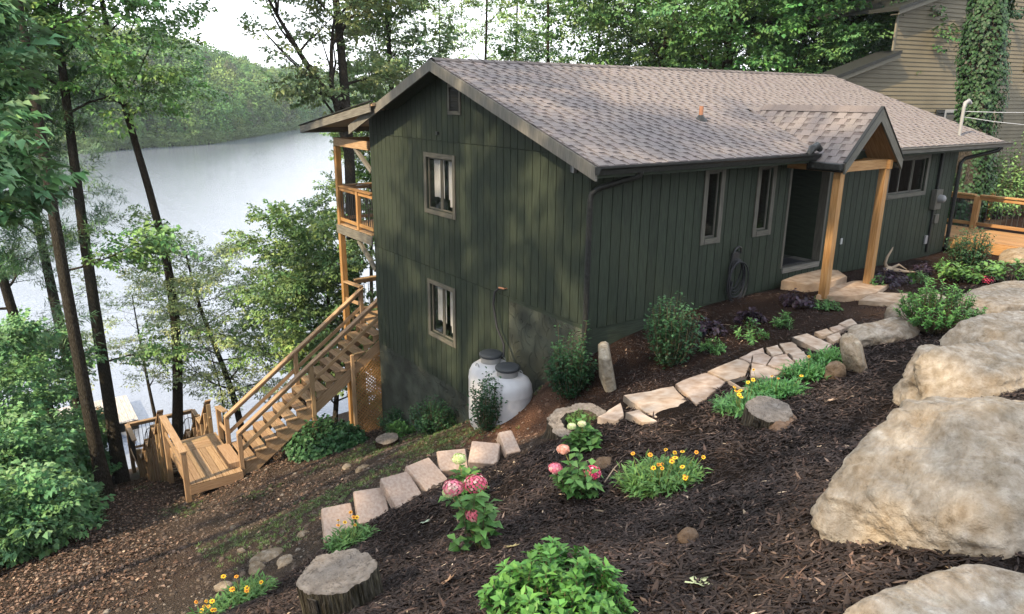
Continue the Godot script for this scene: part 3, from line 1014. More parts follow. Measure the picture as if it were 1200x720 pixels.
	part(en, "door_knob", kn, M.grey_metal)
	# roof
	var roof := Node3D.new()
	roof.name = "roof"
	h.add_child(roof)
	org[roof] = org[h]
	roof.position = -org[h]
	org[roof] = Vector3.ZERO
	part(roof, "roof_deck", sheet(Vector3(ROOF_X0, RIDGE_Y - 0.02, RIDGE_Z), Vector3(ROOF_X1, RIDGE_Y - 0.02, RIDGE_Z), Vector3(ROOF_X1, roof_y(EAVE_Z) - 0.02, EAVE_Z), Vector3(ROOF_X0, roof_y(EAVE_Z) - 0.02, EAVE_Z), 0.09), M.siding)
	part(roof, "roof_deck", sheet(Vector3(ROOF_X0, roof_y(-6.1), -6.1), Vector3(ROOF_X1, roof_y(-6.1), -6.1), Vector3(ROOF_X1, RIDGE_Y, RIDGE_Z - 0.002), Vector3(ROOF_X0, RIDGE_Y, RIDGE_Z - 0.002), 0.11), M.shingle)
	part(roof, "rear_porch_roof", sheet(Vector3(ROOF_X0 - 0.12, roof_y(-10.3), -10.3), Vector3(ROOF_X1, roof_y(-10.3), -10.3), Vector3(ROOF_X1, roof_y(-6.1) - 0.005, -6.1), Vector3(ROOF_X0 - 0.12, roof_y(-6.1) - 0.005, -6.1), 0.06), M.timber)
	var v := Vector3(0, PITCH, -1).normalized()
	shingle_slope(roof, Vector3(ROOF_X0 - 0.02, roof_y(EAVE_Z + 0.03), EAVE_Z + 0.03), Vector3.RIGHT, v, ROOF_X1 - ROOF_X0 + 0.04, Vector2(EAVE_Z + 0.03 - RIDGE_Z, RIDGE_Y - roof_y(EAVE_Z)).length() - 0.02, 230, func(p: Vector3) -> bool: return not (absf(p.x - 5.45) < (p.z + 1.6) * 0.33))
	for k in 48:                                        # ridge caps
		var x := ROOF_X0 + k * 0.257
		if x + 0.25 > ROOF_X1: break
		var mb := MB.new()
		var tn := rr(0.6, 0.85)
		for s in [-1, 1]:
			var e := Vector3(0, -0.14 * PITCH, s * 0.14)
			mb.quad(Vector3(x, RIDGE_Y + 0.032, RIDGE_Z), Vector3(x + 0.27, RIDGE_Y + 0.022, RIDGE_Z), Vector3(x + 0.27, RIDGE_Y + 0.022, RIDGE_Z) + e, Vector3(x, RIDGE_Y + 0.032, RIDGE_Z) + e, Color(tn, tn, tn))
			mb.quad(Vector3(x, RIDGE_Y + 0.01, RIDGE_Z) + e, Vector3(x + 0.27, RIDGE_Y + 0.0, RIDGE_Z) + e, Vector3(x + 0.27, RIDGE_Y + 0.022, RIDGE_Z) + e, Vector3(x, RIDGE_Y + 0.032, RIDGE_Z) + e, Color(tn, tn, tn))
		part(roof, "ridge_cap", mb, M.shingle)
	# rake boards and soffits
	for e in 2:
		var x := ROOF_X0 - 0.022 if e == 0 else ROOF_X1 + 0.022
		for s in [[EAVE_Z + 0.01, RIDGE_Z], [RIDGE_Z, -7.55]]:
			var mb := MB.new()
			var za: float = s[0]
			var zb: float = s[1]
			var ya := RIDGE_Y - PITCH * absf(za - RIDGE_Z) - 0.012
			var yb := RIDGE_Y - PITCH * absf(zb - RIDGE_Z) - 0.012
			for sg in [-1, 1]:
				mb.quad(Vector3(x + 0.018 * sg, ya - 0.19, za), Vector3(x + 0.018 * sg, ya, za), Vector3(x + 0.018 * sg, yb, zb), Vector3(x + 0.018 * sg, yb - 0.19, zb))
			mb.quad(Vector3(x - 0.018, ya - 0.19, za), Vector3(x + 0.018, ya - 0.19, za), Vector3(x + 0.018, yb - 0.19, zb), Vector3(x - 0.018, yb - 0.19, zb))
			mb.quad(Vector3(x - 0.018, ya, za), Vector3(x + 0.018, ya, za), Vector3(x + 0.018, yb, zb), Vector3(x - 0.018, yb, zb))
			for zz in [za, zb]:
				var yy := ya if zz == za else yb
				mb.quad(Vector3(x - 0.018, yy - 0.19, zz), Vector3(x + 0.018, yy - 0.19, zz), Vector3(x + 0.018, yy, zz), Vector3(x - 0.018, yy, zz))
			part(roof, "rake_board", mb, M.fascia)
	for s in [[EAVE_Z - 0.02, RIDGE_Z], [RIDGE_Z, -6.1]]:
		var za: float = s[0]
		var zb: float = s[1]
		part(roof, "soffit", sheet(Vector3(ROOF_X0, roof_y(za) - 0.115, za), Vector3(0.02, roof_y(za) - 0.115, za), Vector3(0.02, roof_y(zb) - 0.115, zb), Vector3(ROOF_X0, roof_y(zb) - 0.115, zb), 0.012), M.siding)
	one_beam(roof, "porch_fascia", Vector3(ROOF_X0 - 0.14, roof_y(-6.15) - 0.10, -6.15), Vector3(ROOF_X0 - 0.14, roof_y(-10.3) - 0.10, -10.3), 0.036, 0.17, M.fascia)
	one_beam(roof, "drip_edge", Vector3(ROOF_X0 - 0.15, roof_y(-6.0) + 0.0, -6.05), Vector3(ROOF_X0 - 0.15, roof_y(-10.33) + 0.0, -10.33), 0.07, 0.022, M.dark_paint)
	one_beam(roof, "porch_fascia", Vector3(ROOF_X0 - 0.12, roof_y(-10.3) - 0.10, -10.32), Vector3(ROOF_X1, roof_y(-10.3) - 0.10, -10.32), 0.036, 0.17, M.fascia)
	# eave board, gutters in two runs
	var ey := roof_y(EAVE_Z)
	one_box(roof, "eave_board", Vector3(ROOF_X0, ey - 0.17, EAVE_Z - 0.035), Vector3(ROOF_X1, ey - 0.03, EAVE_Z - 0.002), M.siding)
	one_box(roof, "soffit", Vector3(0.03, ey - 0.168, 0.01), Vector3(ROOF_X1, ey - 0.15, EAVE_Z - 0.04), M.siding)
	for run in [[ROOF_X0 - 0.04, 4.55, M.gutter], [6.4, ROOF_X1 + 0.25, M.fascia]]:
		var mb := MB.new()
		var prof := [Vector2(0.0, -0.015), Vector2(0.0, -0.12), Vector2(0.075, -0.12), Vector2(0.095, -0.06), Vector2(0.125, -0.03), Vector2(0.125, -0.01), Vector2(0.115, -0.01), Vector2(0.085, -0.06), Vector2(0.068, -0.108), Vector2(0.01, -0.108), Vector2(0.01, -0.015)]
		for k in prof.size():
			var a: Vector2 = prof[k]
			var b: Vector2 = prof[(k + 1) % prof.size()]
			mb.quad(Vector3(run[0], ey + a.y, EAVE_Z + a.x), Vector3(run[1], ey + a.y, EAVE_Z + a.x), Vector3(run[1], ey + b.y, EAVE_Z + b.x), Vector3(run[0], ey + b.y, EAVE_Z + b.x))
		for xe in [run[0], run[1]]:
			mb.quad(Vector3(xe, ey - 0.12, EAVE_Z), Vector3(xe, ey - 0.12, EAVE_Z + 0.075), Vector3(xe, ey - 0.015, EAVE_Z + 0.125), Vector3(xe, ey - 0.015, EAVE_Z))
		part(roof, "gutter", mb, run[2])
	downspout(h, [Vector3(0.35, ey - 0.1, EAVE_Z + 0.04), Vector3(0.34, ey - 0.17, EAVE_Z + 0.03), Vector3(0.24, ey - 0.25, 0.42), Vector3(0.04, ey - 0.38, 0.12), Vector3(-0.03, ey - 0.46, 0.06), Vector3(-0.045, ey - 0.58, 0.045), Vector3(-0.045, -0.6, 0.045)])
	downspout(h, [Vector3(11.75, ey - 0.1, EAVE_Z + 0.04), Vector3(11.7, ey - 0.2, EAVE_Z), Vector3(11.32, ey - 0.4, 0.1), Vector3(11.25, ey - 0.5, 0.05), Vector3(11.25, 0.05, 0.05)])
	# plumbing vent on the roof
	var vz := -0.9
	var vy := roof_y(vz)
	var mb2 := MB.new()
	mb2.lathe(Transform3D(Basis(), Vector3(3.3, vy, vz)), [Vector2(0.13, -0.06), Vector2(0.11, 0.01), Vector2(0.06, 0.06), Vector2(0.045, 0.09)], 16)
	part(roof, "vent_flashing", mb2, M.gutter)
	mb2 = MB.new()
	mb2.tube([Vector3(3.3, vy, vz), Vector3(3.3, vy + 0.24, vz)], [0.038, 0.038], 14)
	part(roof, "vent_pipe", mb2, M.copper)
	# electric mast with weather head, meter, boxes
	mb2 = MB.new()
	var mx := 10.55
	var mz := 0.22
	mb2.tube([Vector3(mx, roof_y(mz), mz), Vector3(mx, 3.28, mz), Vector3(mx + 0.03, 3.38, mz), Vector3(mx + 0.12, 3.42, mz + 0.02), Vector3(mx + 0.2, 3.37, mz + 0.03)], [0.035, 0.035, 0.045, 0.05, 0.04], 10)
	part(h, "service_mast", mb2, M.white_plastic)
	for k in 2:
		mb2 = MB.new()
		var pts := []
		var rad := []
		for j in 15:
			var f := j / 14.0
			pts.append(Vector3(mx + 0.1, 3.2 - 0.12 * k, mz).lerp(Vector3(24, 4.6 + 0.5 * k, 4.0), f) - Vector3.UP * (0.45 + 0.5 * k) * 4.0 * f * (1.0 - f))
			rad.append(0.008)
		mb2.tube(pts, rad, 5)
		part(h, "power_cable", mb2, M.grey_metal)
	one_box(h, "meter_box", Vector3(10.2, 1.05, 0.003), Vector3(10.5, 1.5, 0.12), M.trim, 0.01)
	mb2 = MB.new()
	mb2.lathe(Transform3D(Basis(Vector3.RIGHT, PI / 2), Vector3(10.36, 1.3, 0.12)), [Vector2(0.09, 0), Vector2(0.09, 0.03), Vector2(0.08, 0.10), Vector2(0.05, 0.13), Vector2(0, 0.135)], 16)
	part(h, "meter_glass", mb2, M.white_plastic)
	one_box(h, "service_conduit", Vector3(10.33, 1.5, 0.003), Vector3(10.39, 2.4, 0.06), M.dark_paint)
	one_box(h, "junction_box", Vector3(10.42, 0.72, 0.003), Vector3(10.6, 0.92, 0.08), M.trim, 0.01)
	one_box(h, "outlet_cover", Vector3(10.2, 0.25, 0.003), Vector3(10.32, 0.45, 0.04), M.white_plastic, 0.01)
	one_box(h, "outlet_cover", Vector3(6.72, 0.62, 0.003), Vector3(6.79, 0.74, 0.02), M.grey_metal, 0.006)
	one_box(h, "service_conduit", Vector3(10.34, 0.05, 0.003), Vector3(10.38, 1.05, 0.05), M.dark_paint)
	# gable lamp, sensor
	one_box(h, "wall_bracket", Vector3(-0.05, 2.36, -0.42), Vector3(-0.004, 2.46, -0.32), M.black_metal)
	one_box(h, "floodlight", Vector3(-0.1, 2.36, -0.33), Vector3(-0.04, 2.46, -0.27), M.white_plastic, 0.01)
	one_box(h, "hook", Vector3(-0.05, 2.72, -4.42), Vector3(-0.004, 2.78, -4.36), M.black_metal)
	make_porch(h)

func make_porch(h: Node3D) -> void:
	var pr := Node3D.new()
	pr.name = "porch"
	h.add_child(pr)
	pr.position = -org[h]
	org[pr] = Vector3.ZERO
	var cx := 5.40
	var hw := 0.90
	var top := 3.30
	var ez := 1.17
	var bz := -1.6
	var eyv := 2.42
	var slope := (top - eyv) / hw
	for s in [-1, 1]:
		part(pr, "roof_deck", sheet(Vector3(cx, top - 0.02, bz), Vector3(cx, top - 0.02, ez), Vector3(cx + s * hw, eyv - 0.02, ez), Vector3(cx + s * hw, eyv - 0.02, bz), 0.05), M.shingle)
		part(pr, "ceiling", sheet(Vector3(cx, top - 0.075, 0.3), Vector3(cx, top - 0.075, ez - 0.01), Vector3(cx + s * (hw - 0.03), eyv - 0.05, ez - 0.01), Vector3(cx + s * (hw - 0.03), eyv - 0.05, 0.3), 0.012), M.cedar)
		var o := Vector3(cx + s * (hw + 0.02), eyv - 0.02 * slope, bz if s > 0 else bz)
		shingle_slope(pr, o, Vector3(0, 0, 1), Vector3(-s, slope, 0).normalized(), ez - bz + 0.03, Vector2(hw, top - eyv).length(), 55 if s < 0 else 0, func(p: Vector3) -> bool: return p.y > roof_y(p.z) - 0.03 or p.z > EAVE_Z)
		# barge boards
		var mb := MB.new()
		var x := Vector3(-s * hw, top - eyv, 0).normalized()
		var a := Vector3(cx + s * (hw + 0.01), eyv - 0.01, ez + 0.012)
		var b := Vector3(cx, top, ez + 0.012)
		var dn := Vector3(0, -0.22, 0)
		for zz in [0.0, 0.035]:
			var of := Vector3(0, 0, zz)
			mb.quad(a + of, b + of, b + dn + of, a + dn * 0.8 + of)
		mb.quad(a + dn * 0.8, b + dn, b + dn + Vector3(0, 0, 0.035), a + dn * 0.8 + Vector3(0, 0, 0.035))
		mb.quad(a, b, b + Vector3(0, 0, 0.035), a + Vector3(0, 0, 0.035))
		mb.quad(a, a + dn * 0.8, a + dn * 0.8 + Vector3(0, 0, 0.035), a + Vector3(0, 0, 0.035))
		part(pr, "barge_board", mb, M.trim)
		one_beam(pr, "drip_edge", Vector3(cx + s * (hw + 0.03), eyv + 0.0, ez + 0.03), Vector3(cx, top + 0.022, ez + 0.03), 0.06, 0.02, M.dark_paint)
		one_box(pr, "eave_board", Vector3(cx + s * hw - 0.02, eyv - 0.16, 0.5), Vector3(cx + s * hw + 0.02, eyv - 0.03, ez), M.dark_paint)
		var px: float = cx + s * 0.72
		one_box(pr, "side_beam", Vector3(px - 0.045, 2.24, 0.02), Vector3(px + 0.045, 2.40, 1.12), M.cedar)
		var gy := 0.12
		one_box(pr, "post", Vector3(px - 0.068, gy - 0.08, 0.94), Vector3(px + 0.068, 2.24, 1.075), M.cedar, 0.008)
	for k in 9:                                         # ridge caps
		var z := ez - 0.26 * k
		if z < bz + 0.2: break
		var mb := MB.new()
		for s in [-1, 1]:
			var e := Vector3(s * 0.11, -0.11 * slope, 0)
			mb.quad(Vector3(cx, top + 0.03, z + 0.02), Vector3(cx, top + 0.022, z - 0.26), Vector3(cx, top + 0.022, z - 0.26) + e, Vector3(cx, top + 0.03, z + 0.02) + e, Color(0.82, 0.8, 0.8))
		part(pr, "ridge_cap", mb, M.shingle)
	one_box(pr, "tie_beam", Vector3(cx - 0.69, 2.245, 0.96), Vector3(cx + 0.69, 2.41, 1.06), M.cedar)
	var gb := MB.new()
	gb.tri3(Vector3(cx - 0.86, 2.42, 0.3), Vector3(cx + 0.86, 2.42, 0.3), Vector3(cx, top - 0.08, 0.3), Vector3(0, 0, 1))
	gb.tri3(Vector3(cx - 0.86, 2.42, 0.28), Vector3(cx + 0.86, 2.42, 0.28), Vector3(cx, top - 0.08, 0.28), Vector3(0, 0, -1))
	part(pr, "gable_panel", gb, M.cedar)
	# half round end of the gutter at the valley
	var mb3 := MB.new()
	mb3.tube([Vector3(4.25, roof_y(EAVE_Z) - 0.02, EAVE_Z + 0.07), Vector3(4.3, roof_y(EAVE_Z) + 0.08, EAVE_Z + 0.09), Vector3(4.4, roof_y(EAVE_Z) + 0.12, EAVE_Z + 0.1), Vector3(4.52, roof_y(EAVE_Z) + 0.06, EAVE_Z + 0.1)], [0.05, 0.07, 0.07, 0.05], 8)
	part(pr, "splash_guard", mb3, M.gutter)
	one_box(pr, "gutter", Vector3(cx - hw - 0.12, eyv - 0.13, EAVE_Z - 0.02), Vector3(cx - hw - 0.005, eyv - 0.01, ez + 0.02), M.gutter, 0.02)

# ---------------------------------------------------------------- decks, stairs, dock
func tone() -> Color:
	var t := rr(0.74, 1.14)
	return Color(t, t * rr(0.96, 1.03), t * rr(0.93, 1.03))

func tbeam(o: Node3D, called: String, a: Vector3, b: Vector3, w: float, h: float, m: Material = null) -> MeshInstance3D:
	return one_beam(o, called, a, b, w, h, m if m else M.timber, 0.006, tone())

func post(o: Node3D, x: float, z: float, y0: float, y1: float, w := 0.1, m: Material = null) -> void:
	one_box(o, "post", Vector3(x - w / 2, y0, z - w / 2), Vector3(x + w / 2, y1, z + w / 2), m if m else M.timber, 0.006, tone())

func baluster_rail(o: Node3D, a: Vector3, b: Vector3, h: float, m: Material = null) -> void:   # a, b on the floor
	var tm: Material = m if m else M.timber
	var up := Vector3.UP
	tbeam(o, "top_rail", a + up * h, b + up * h, 0.14, 0.038, tm)
	tbeam(o, "upper_rail", a + up * (h - 0.075), b + up * (h - 0.075), 0.038, 0.085, tm)
	tbeam(o, "bottom_rail", a + up * 0.12, b + up * 0.12, 0.038, 0.085, tm)
	var n := int(a.distance_to(b) / 0.115)
	for k in n:
		var p := a.lerp(b, (k + 0.5) / n)
		var mb := MB.new()
		mb.tube([p + up * 0.16, p + up * (h - 0.11)], [0.009, 0.009], 6)
		part(o, "baluster", mb, M.black_metal)

func make_decks() -> void:
	# covered deck along the lake side of the house, two storeys
	var d := thing("covered_deck", "two-storey timber deck along the lake side of the green house", "deck", Vector3(0.05, -6, -9.5))
	var fy := 0.3
	var ly := -2.17
	for k in 14:
		var z := -7.6 - k * 0.146
		one_box(d, "deck_board", Vector3(0.0, fy - 0.03, z - 0.14), Vector3(11.2, fy, z), M.timber, 0.004, tone())
		one_box(d, "deck_board", Vector3(0.27, ly - 0.03, z - 0.14), Vector3(11.2, ly, z), M.timber, 0.004, tone())
	tbeam(d, "rim_joist", Vector3(-0.02, fy - 0.14, -7.55), Vector3(-0.02, fy - 0.14, -9.66), 0.04, 0.22, M.fascia)
	tbeam(d, "rim_joist", Vector3(0, fy - 0.14, -9.68), Vector3(11.2, fy - 0.14, -9.68), 0.04, 0.22)
	tbeam(d, "rim_joist", Vector3(0.28, ly - 0.14, -9.68), Vector3(11.2, ly - 0.14, -9.68), 0.04, 0.22)
	tbeam(d, "header", Vector3(0.03, 2.33, -7.6), Vector3(0.03, 2.33, -9.6), 0.09, 0.2)
	tbeam(d, "header", Vector3(0.0, 2.33, -9.55), Vector3(11.2, 2.33, -9.55), 0.09, 0.2)
	for x in [0.05, 3.8, 7.5, 11.1]:
		post(d, x, -9.55, ground(x, -9.55) - 0.2, 2.23, 0.14, M.cedar)
	tbeam(d, "knee_brace", Vector3(0.05, 1.75, -7.56), Vector3(0.05, 2.24, -8.45), 0.08, 0.08, M.fascia)
	tbeam(d, "knee_brace", Vector3(0.05, -0.55, -7.56), Vector3(0.05, 0.02, -8.5), 0.08, 0.1, M.fascia)
	# upper railing: end bay in two framed panels
	baluster_rail(d, Vector3(0.03, fy, -7.55), Vector3(0.03, fy, -9.48), 0.95, M.cedar)
	one_box(d, "rail_post", Vector3(-0.02, fy, -8.42), Vector3(0.08, fy + 0.93, -8.32), M.cedar)
	baluster_rail(d, Vector3(0.12, fy, -9.6), Vector3(11.1, fy, -9.6), 0.95)
	# lower railing
	baluster_rail(d, Vector3(0.3, ly, -9.55), Vector3(11.1, ly, -9.55), 0.95)
	# lattice below
	var lat := Node3D.new()
	lat.name = "lattice_panel"
	d.add_child(lat)
	org[lat] = org[d]
	var lx0 := -0.62
	var lx1 := 0.32
	var lz := -7.62
	var ly0 := -5.0
	var ly1 := -2.45
	post(lat, lx0 - 0.03, lz, ly0 - 0.15, -2.55, 0.08)
	for s in [-1, 1]:
		for k in range(-36, 42):
			var c := k * 0.088
			var pts := []
			# line y = s * (x - lx0) + ly0 + c
			var ax := lx0
			var ay := ly0 + c if s > 0 else ly0 + c + 0.0
			var y_at := func(x: float) -> float: return ly0 + c + s * (x - lx0)
			var top_at := func(x: float) -> float: return minf(ly1, -2.17 - maxf(0.0, 0.25 - x) * 0.727 - 0.28)
			var x0 := -1.0
			var x1 := -1.0
			for q in 60:
				var x := lx0 + (lx1 - lx0) * q / 59.0
				var y: float = y_at.call(x)
				if y > ly0 and y < top_at.call(x):
					if x0 == -1.0: x0 = x
					x1 = x
			if x1 - x0 > 0.04:
				tbeam(lat, "lattice_slat", Vector3(x0, y_at.call(x0), lz + s * 0.006), Vector3(x1, y_at.call(x1), lz + s * 0.006), 0.01, 0.034, M.cedar)
	make_stairs()
	make_right_deck()

func make_stairs() -> void:
	var o := thing("wooden_staircase", "golden timber stair climbing from a landing to the lower deck", "staircase", Vector3(-3.4, -5.0, -8.2))
	var n := 14
	var x0 := 0.25
	var y0 := -2.17
	var run := 3.55 / n
	var rise := 2.58 / n
	var zn := -7.78
	var zf := -8.85
	# stringers with the treads on top
	for z in [zn - 0.03, zf + 0.03]:
		tbeam(o, "stringer", Vector3(x0 + 0.15, y0 - 0.2, z), Vector3(x0 - 3.55, y0 - 2.58 - 0.22, z), 0.045, 0.27)
	for k in n:
		var y := y0 - rise * k - 0.04
		var xa := x0 - run * k
		one_box(o, "tread", Vector3(xa - run - 0.02, y - 0.035, zf - 0.02), Vector3(xa - run * 0.5 - 0.004, y, zn + 0.04), M.timber, 0.005, tone())
		one_box(o, "tread", Vector3(xa - run * 0.5 + 0.001, y - 0.035, zf - 0.02), Vector3(xa + 0.0, y, zn + 0.04), M.timber, 0.005, tone())
		var tri := MB.new()
		for z in [zn - 0.053, zn - 0.007, zf + 0.007, zf + 0.053]:
			tri.tri3(Vector3(xa - run, y - 0.036, z), Vector3(xa, y - 0.036, z), Vector3(xa - run, y - 0.036 - rise, z), Vector3(0, 0, 1 if z > zn - 0.03 or (z < -8.0 and z > zf + 0.03) else -1))
		part(o, "bracket", tri, M.timber)
	# newels and rails
	var sl := 2.58 / 3.55
	for zz in [zn + 0.0, zf - 0.0]:
		var px := [0.18, -1.62, -3.38]
		for k in 3:
			if zz == zn and k == 0: continue
			var x: float = px[k]
			var yl := y0 - (x0 - x) * sl
			post(o, x, zz, (ground(x, zz) - 0.15) if zz == zn or k == 2 else yl - 0.35, yl + 0.86, 0.1)
		var a := Vector3(0.24, y0 + 0.90, zz)
		var b := Vector3(-3.42, y0 + 0.90 - 3.66 * sl, zz)
		tbeam(o, "handrail", a, b, 0.14, 0.04)
		tbeam(o, "upper_rail", a - Vector3.UP * 0.06, b - Vector3.UP * 0.06, 0.04, 0.08)
		tbeam(o, "middle_rail", a - Vector3.UP * 0.46, b - Vector3.UP * 0.46, 0.04, 0.09)
	tbeam(o, "handrail", Vector3(0.2, -1.25, zf + 0.02), Vector3(0.04, -1.22, -9.5), 0.14, 0.04)
	tbeam(o, "middle_rail", Vector3(0.2, -1.72, zf + 0.02), Vector3(0.04, -1.69, -9.5), 0.04, 0.09)
	post(o, -1.55, zf + 0.0, ground(-1.55, zf) - 0.15, -4.0, 0.12)
	# landing
	var l := thing("stair_landing", "square timber landing with plank floor below the stair flight", "landing", Vector3(-4.0, -5.2, -8.6))
	var ly := -4.75
	for k in 8:
		var xa := -4.55 + k * 0.141
		one_box(l, "deck_board", Vector3(xa, ly - 0.035, -9.25), Vector3(xa + 0.134, ly, -7.56), M.timber, 0.004, tone())
	for k in 5:
		var za := -9.262 - k * 0.141
		one_box(l, "deck_board", Vector3(-4.55, ly - 0.035, za - 0.134), Vector3(-3.427, ly, za), M.timber, 0.004, tone())
	tbeam(l, "rim_joist", Vector3(-4.56, ly - 0.14, -7.58), Vector3(-3.42, ly - 0.14, -7.58), 0.045, 0.2)
	tbeam(l, "rim_joist", Vector3(-4.53, ly - 0.14, -7.6), Vector3(-4.53, ly - 0.14, -9.95), 0.045, 0.2)
	tbeam(l, "rim_joist", Vector3(-3.45, ly - 0.14, -7.6), Vector3(-3.45, ly - 0.14, -9.95), 0.045, 0.2)
	for p in [[-4.6, -7.62], [-4.6, -9.75], [-3.38, -9.6]]:
		post(l, p[0], p[1], ground(p[0], p[1]) - 0.2, ly + 0.78, 0.11)
	tbeam(l, "handrail", Vector3(-4.6, ly + 0.8, -7.55), Vector3(-4.6, ly + 0.8, -9.8), 0.15, 0.04)
	tbeam(l, "middle_rail", Vector3(-4.6, ly + 0.38, -7.6), Vector3(-4.6, ly + 0.38, -9.75), 0.04, 0.09)
	tbeam(l, "handrail", Vector3(-3.38, ly + 0.95, -8.9), Vector3(-3.38, ly + 0.8, -9.65), 0.14, 0.04)
	tbeam(l, "middle_rail", Vector3(-3.38, ly + 0.42, -8.9), Vector3(-3.38, ly + 0.38, -9.65), 0.04, 0.09)
	one_box(l, "bottom_tread", Vector3(-3.66, ly + 0.005, -8.85), Vector3(-3.38, ly + 0.15, -7.78), M.timber, 0.005, tone())
	# flights going on down to the water
	var f := thing("lower_stairs", "zigzag timber stairs with closely set posts running down to the water", "staircase", Vector3(-4.0, -7.0, -12.5))
	var zs := [-9.97, -11.55, -13.25, -15.1]
	var ys := [-4.75, -5.75, -6.85, -8.05]
	for k in 3:
		var za: float = zs[k]
		var zb: float = zs[k + 1] + 0.45
		var ya: float = ys[k]
		var yb: float = ys[k + 1]
		var m := 6
		for j in m:
			var t := (j + 0.5) / m
			var z := lerpf(za, zb, t)
			var y := lerpf(ya, yb, (j + 1.0) / m)
			one_box(f, "tread", Vector3(-4.5, y - 0.035, z - 0.14), Vector3(-3.45, y, z + 0.12), M.timber, 0.005, tone())
		for x in [-4.52, -3.43]:
			tbeam(f, "stringer", Vector3(x, ya - 0.18, za), Vector3(x, yb - 0.16, zb), 0.045, 0.26)
			tbeam(f, "handrail", Vector3(x - 0.08, ya + 0.86, za - 0.05), Vector3(x - 0.08, yb + 0.82, zb), 0.14, 0.04)
			tbeam(f, "middle_rail", Vector3(x - 0.08, ya + 0.42, za - 0.05), Vector3(x - 0.08, yb + 0.38, zb), 0.04, 0.09)
			tbeam(f, "handrail", Vector3(x - 0.08, yb + 0.82, zb), Vector3(x - 0.08, yb + 0.82, zs[k + 1]), 0.14, 0.04)
			for z in [za - 0.1, (za + zb) * 0.5, zb]:
				var yl := lerpf(ya, yb, clampf((z - za) / (zb - za), 0.0, 1.0)) + 0.83
				post(f, x - 0.08, z, ground(x, z) - 0.25, yl, 0.1)
		for j in 3:
			one_box(f, "deck_board", Vector3(-4.55, yb - 0.035, zb - 0.15 * (j + 1)), Vector3(-3.4, yb, zb - 0.15 * j - 0.008), M.timber, 0.004, tone())
	# platform with black balusters
	var p := thing("lakeside_platform", "timber platform with black balusters above the water", "deck", Vector3(-3.6, -8.8, -16.3))
	var py := -8.1
	for k in 15:
		var za := -15.2 - k * 0.146
		one_box(p, "deck_board", Vector3(-4.65, py - 0.035, za - 0.14), Vector3(-2.6, py, za), M.timber, 0.004, tone())
	for q in [[-4.65, -15.25], [-4.65, -17.35], [-2.6, -15.25], [-2.6, -17.35]]:
		post(p, q[0], q[1], ground(q[0], q[1]) - 0.4, py + 0.98, 0.12)
	baluster_rail(p, Vector3(-4.65, py, -17.35), Vector3(-2.6, py, -17.35), 1.0)
	baluster_rail(p, Vector3(-2.6, py, -15.25), Vector3(-2.6, py, -17.35), 1.0)
	baluster_rail(p, Vector3(-4.65, py, -15.9), Vector3(-4.65, py, -17.35), 1.0)
	tbeam(p, "rim_joist", Vector3(-4.67, py - 0.15, -17.4), Vector3(-2.58, py - 0.15, -17.4), 0.045, 0.22)
	# two wire chairs on the platform
	for q in [[-3.95, -16.5, 0.5, "black wire patio chair by the rail of the lakeside platform"], [-2.95, -16.6, -0.4, "black wire patio chair in the corner of the lakeside platform"]]:
		wire_chair(Vector3(q[0], py, q[1]), q[2], q[3], "chairs on the lakeside platform")
	wire_chair(Vector3(0.75, 0.3, -8.7), 0.7, "black wire patio chair on the covered upper deck", "chairs on the covered deck")
	# floating dock
	var dk := thing("floating_dock", "pale floating dock with dark sides lying on the lake", "dock", Vector3(-5.5, LAKE_Y, -24))
	for k in 26:
		var xa := -7.6 + k * 0.148
		one_box(dk, "deck_board", Vector3(xa, -9.13, -25.4), Vector3(xa + 0.142, -9.1, -22.4), M.dock_board, 0.004, tone())
	one_box(dk, "float", Vector3(-7.6, -9.75, -25.38), Vector3(-3.76, -9.135, -22.42), M.dark_paint, 0.03)
	for k in 16:
		var za := -22.35 + k * 0.148
		one_box(dk, "gangway_board", Vector3(-6.3, -9.1 + k * 0.04, za), Vector3(-5.1, -9.07 + k * 0.04, za + 0.142), M.dock_board, 0.004, tone())
	for x in [-6.3, -5.1]:
		tbeam(dk, "gangway_rail", Vector3(x, -8.2, -22.3), Vector3(x, -7.6, -20.0), 0.06, 0.06)
		post(dk, x, -22.3, -9.1, -8.2, 0.08)
		post(dk, x, -20.05, -8.7, -7.6, 0.08)

func wire_chair(at: Vector3, turn: float, label: String, group: String) -> void:
	var c := thing("patio_chair", label, "chair", at, group)
	c.rotation.y = turn
	org[c] = Vector3.ZERO
	var leg := func(x: float, z: float) -> void:
		var mb := MB.new()
		mb.tube([Vector3(x * 1.1, 0, z * 1.1), Vector3(x, 0.42, z)], [0.012, 0.012], 6)
		part(c, "leg", mb, M.black_metal)
	for x in [-0.22, 0.22]:
		for z in [-0.2, 0.22]: leg.call(x, z)
	var st := MB.new()
	for k in 10:
		st.beam(Vector3(-0.23 + k * 0.051, 0.42, -0.22), Vector3(-0.23 + k * 0.051, 0.43, 0.24), 0.03, 0.012)
	part(c, "seat", st, M.black_metal)
	var bk := MB.new()
	var arc := []
	var rad := []
	for k in 13:
		var a := PI * k / 12.0
		arc.append(Vector3(-0.24 * cos(a), 0.45 + 0.5 * sin(a) , -0.24 - 0.06 * sin(a)))
		rad.append(0.014)
	bk.tube(arc, rad, 6)
	for k in 9:
		var x := -0.2 + k * 0.05
		bk.tube([Vector3(x, 0.43, -0.23), Vector3(x, 0.45 + 0.5 * sqrt(maxf(0.0, 1.0 - pow(x / 0.24, 2))), -0.28)], [0.005, 0.005], 5)
	part(c, "backrest", bk, M.black_metal)

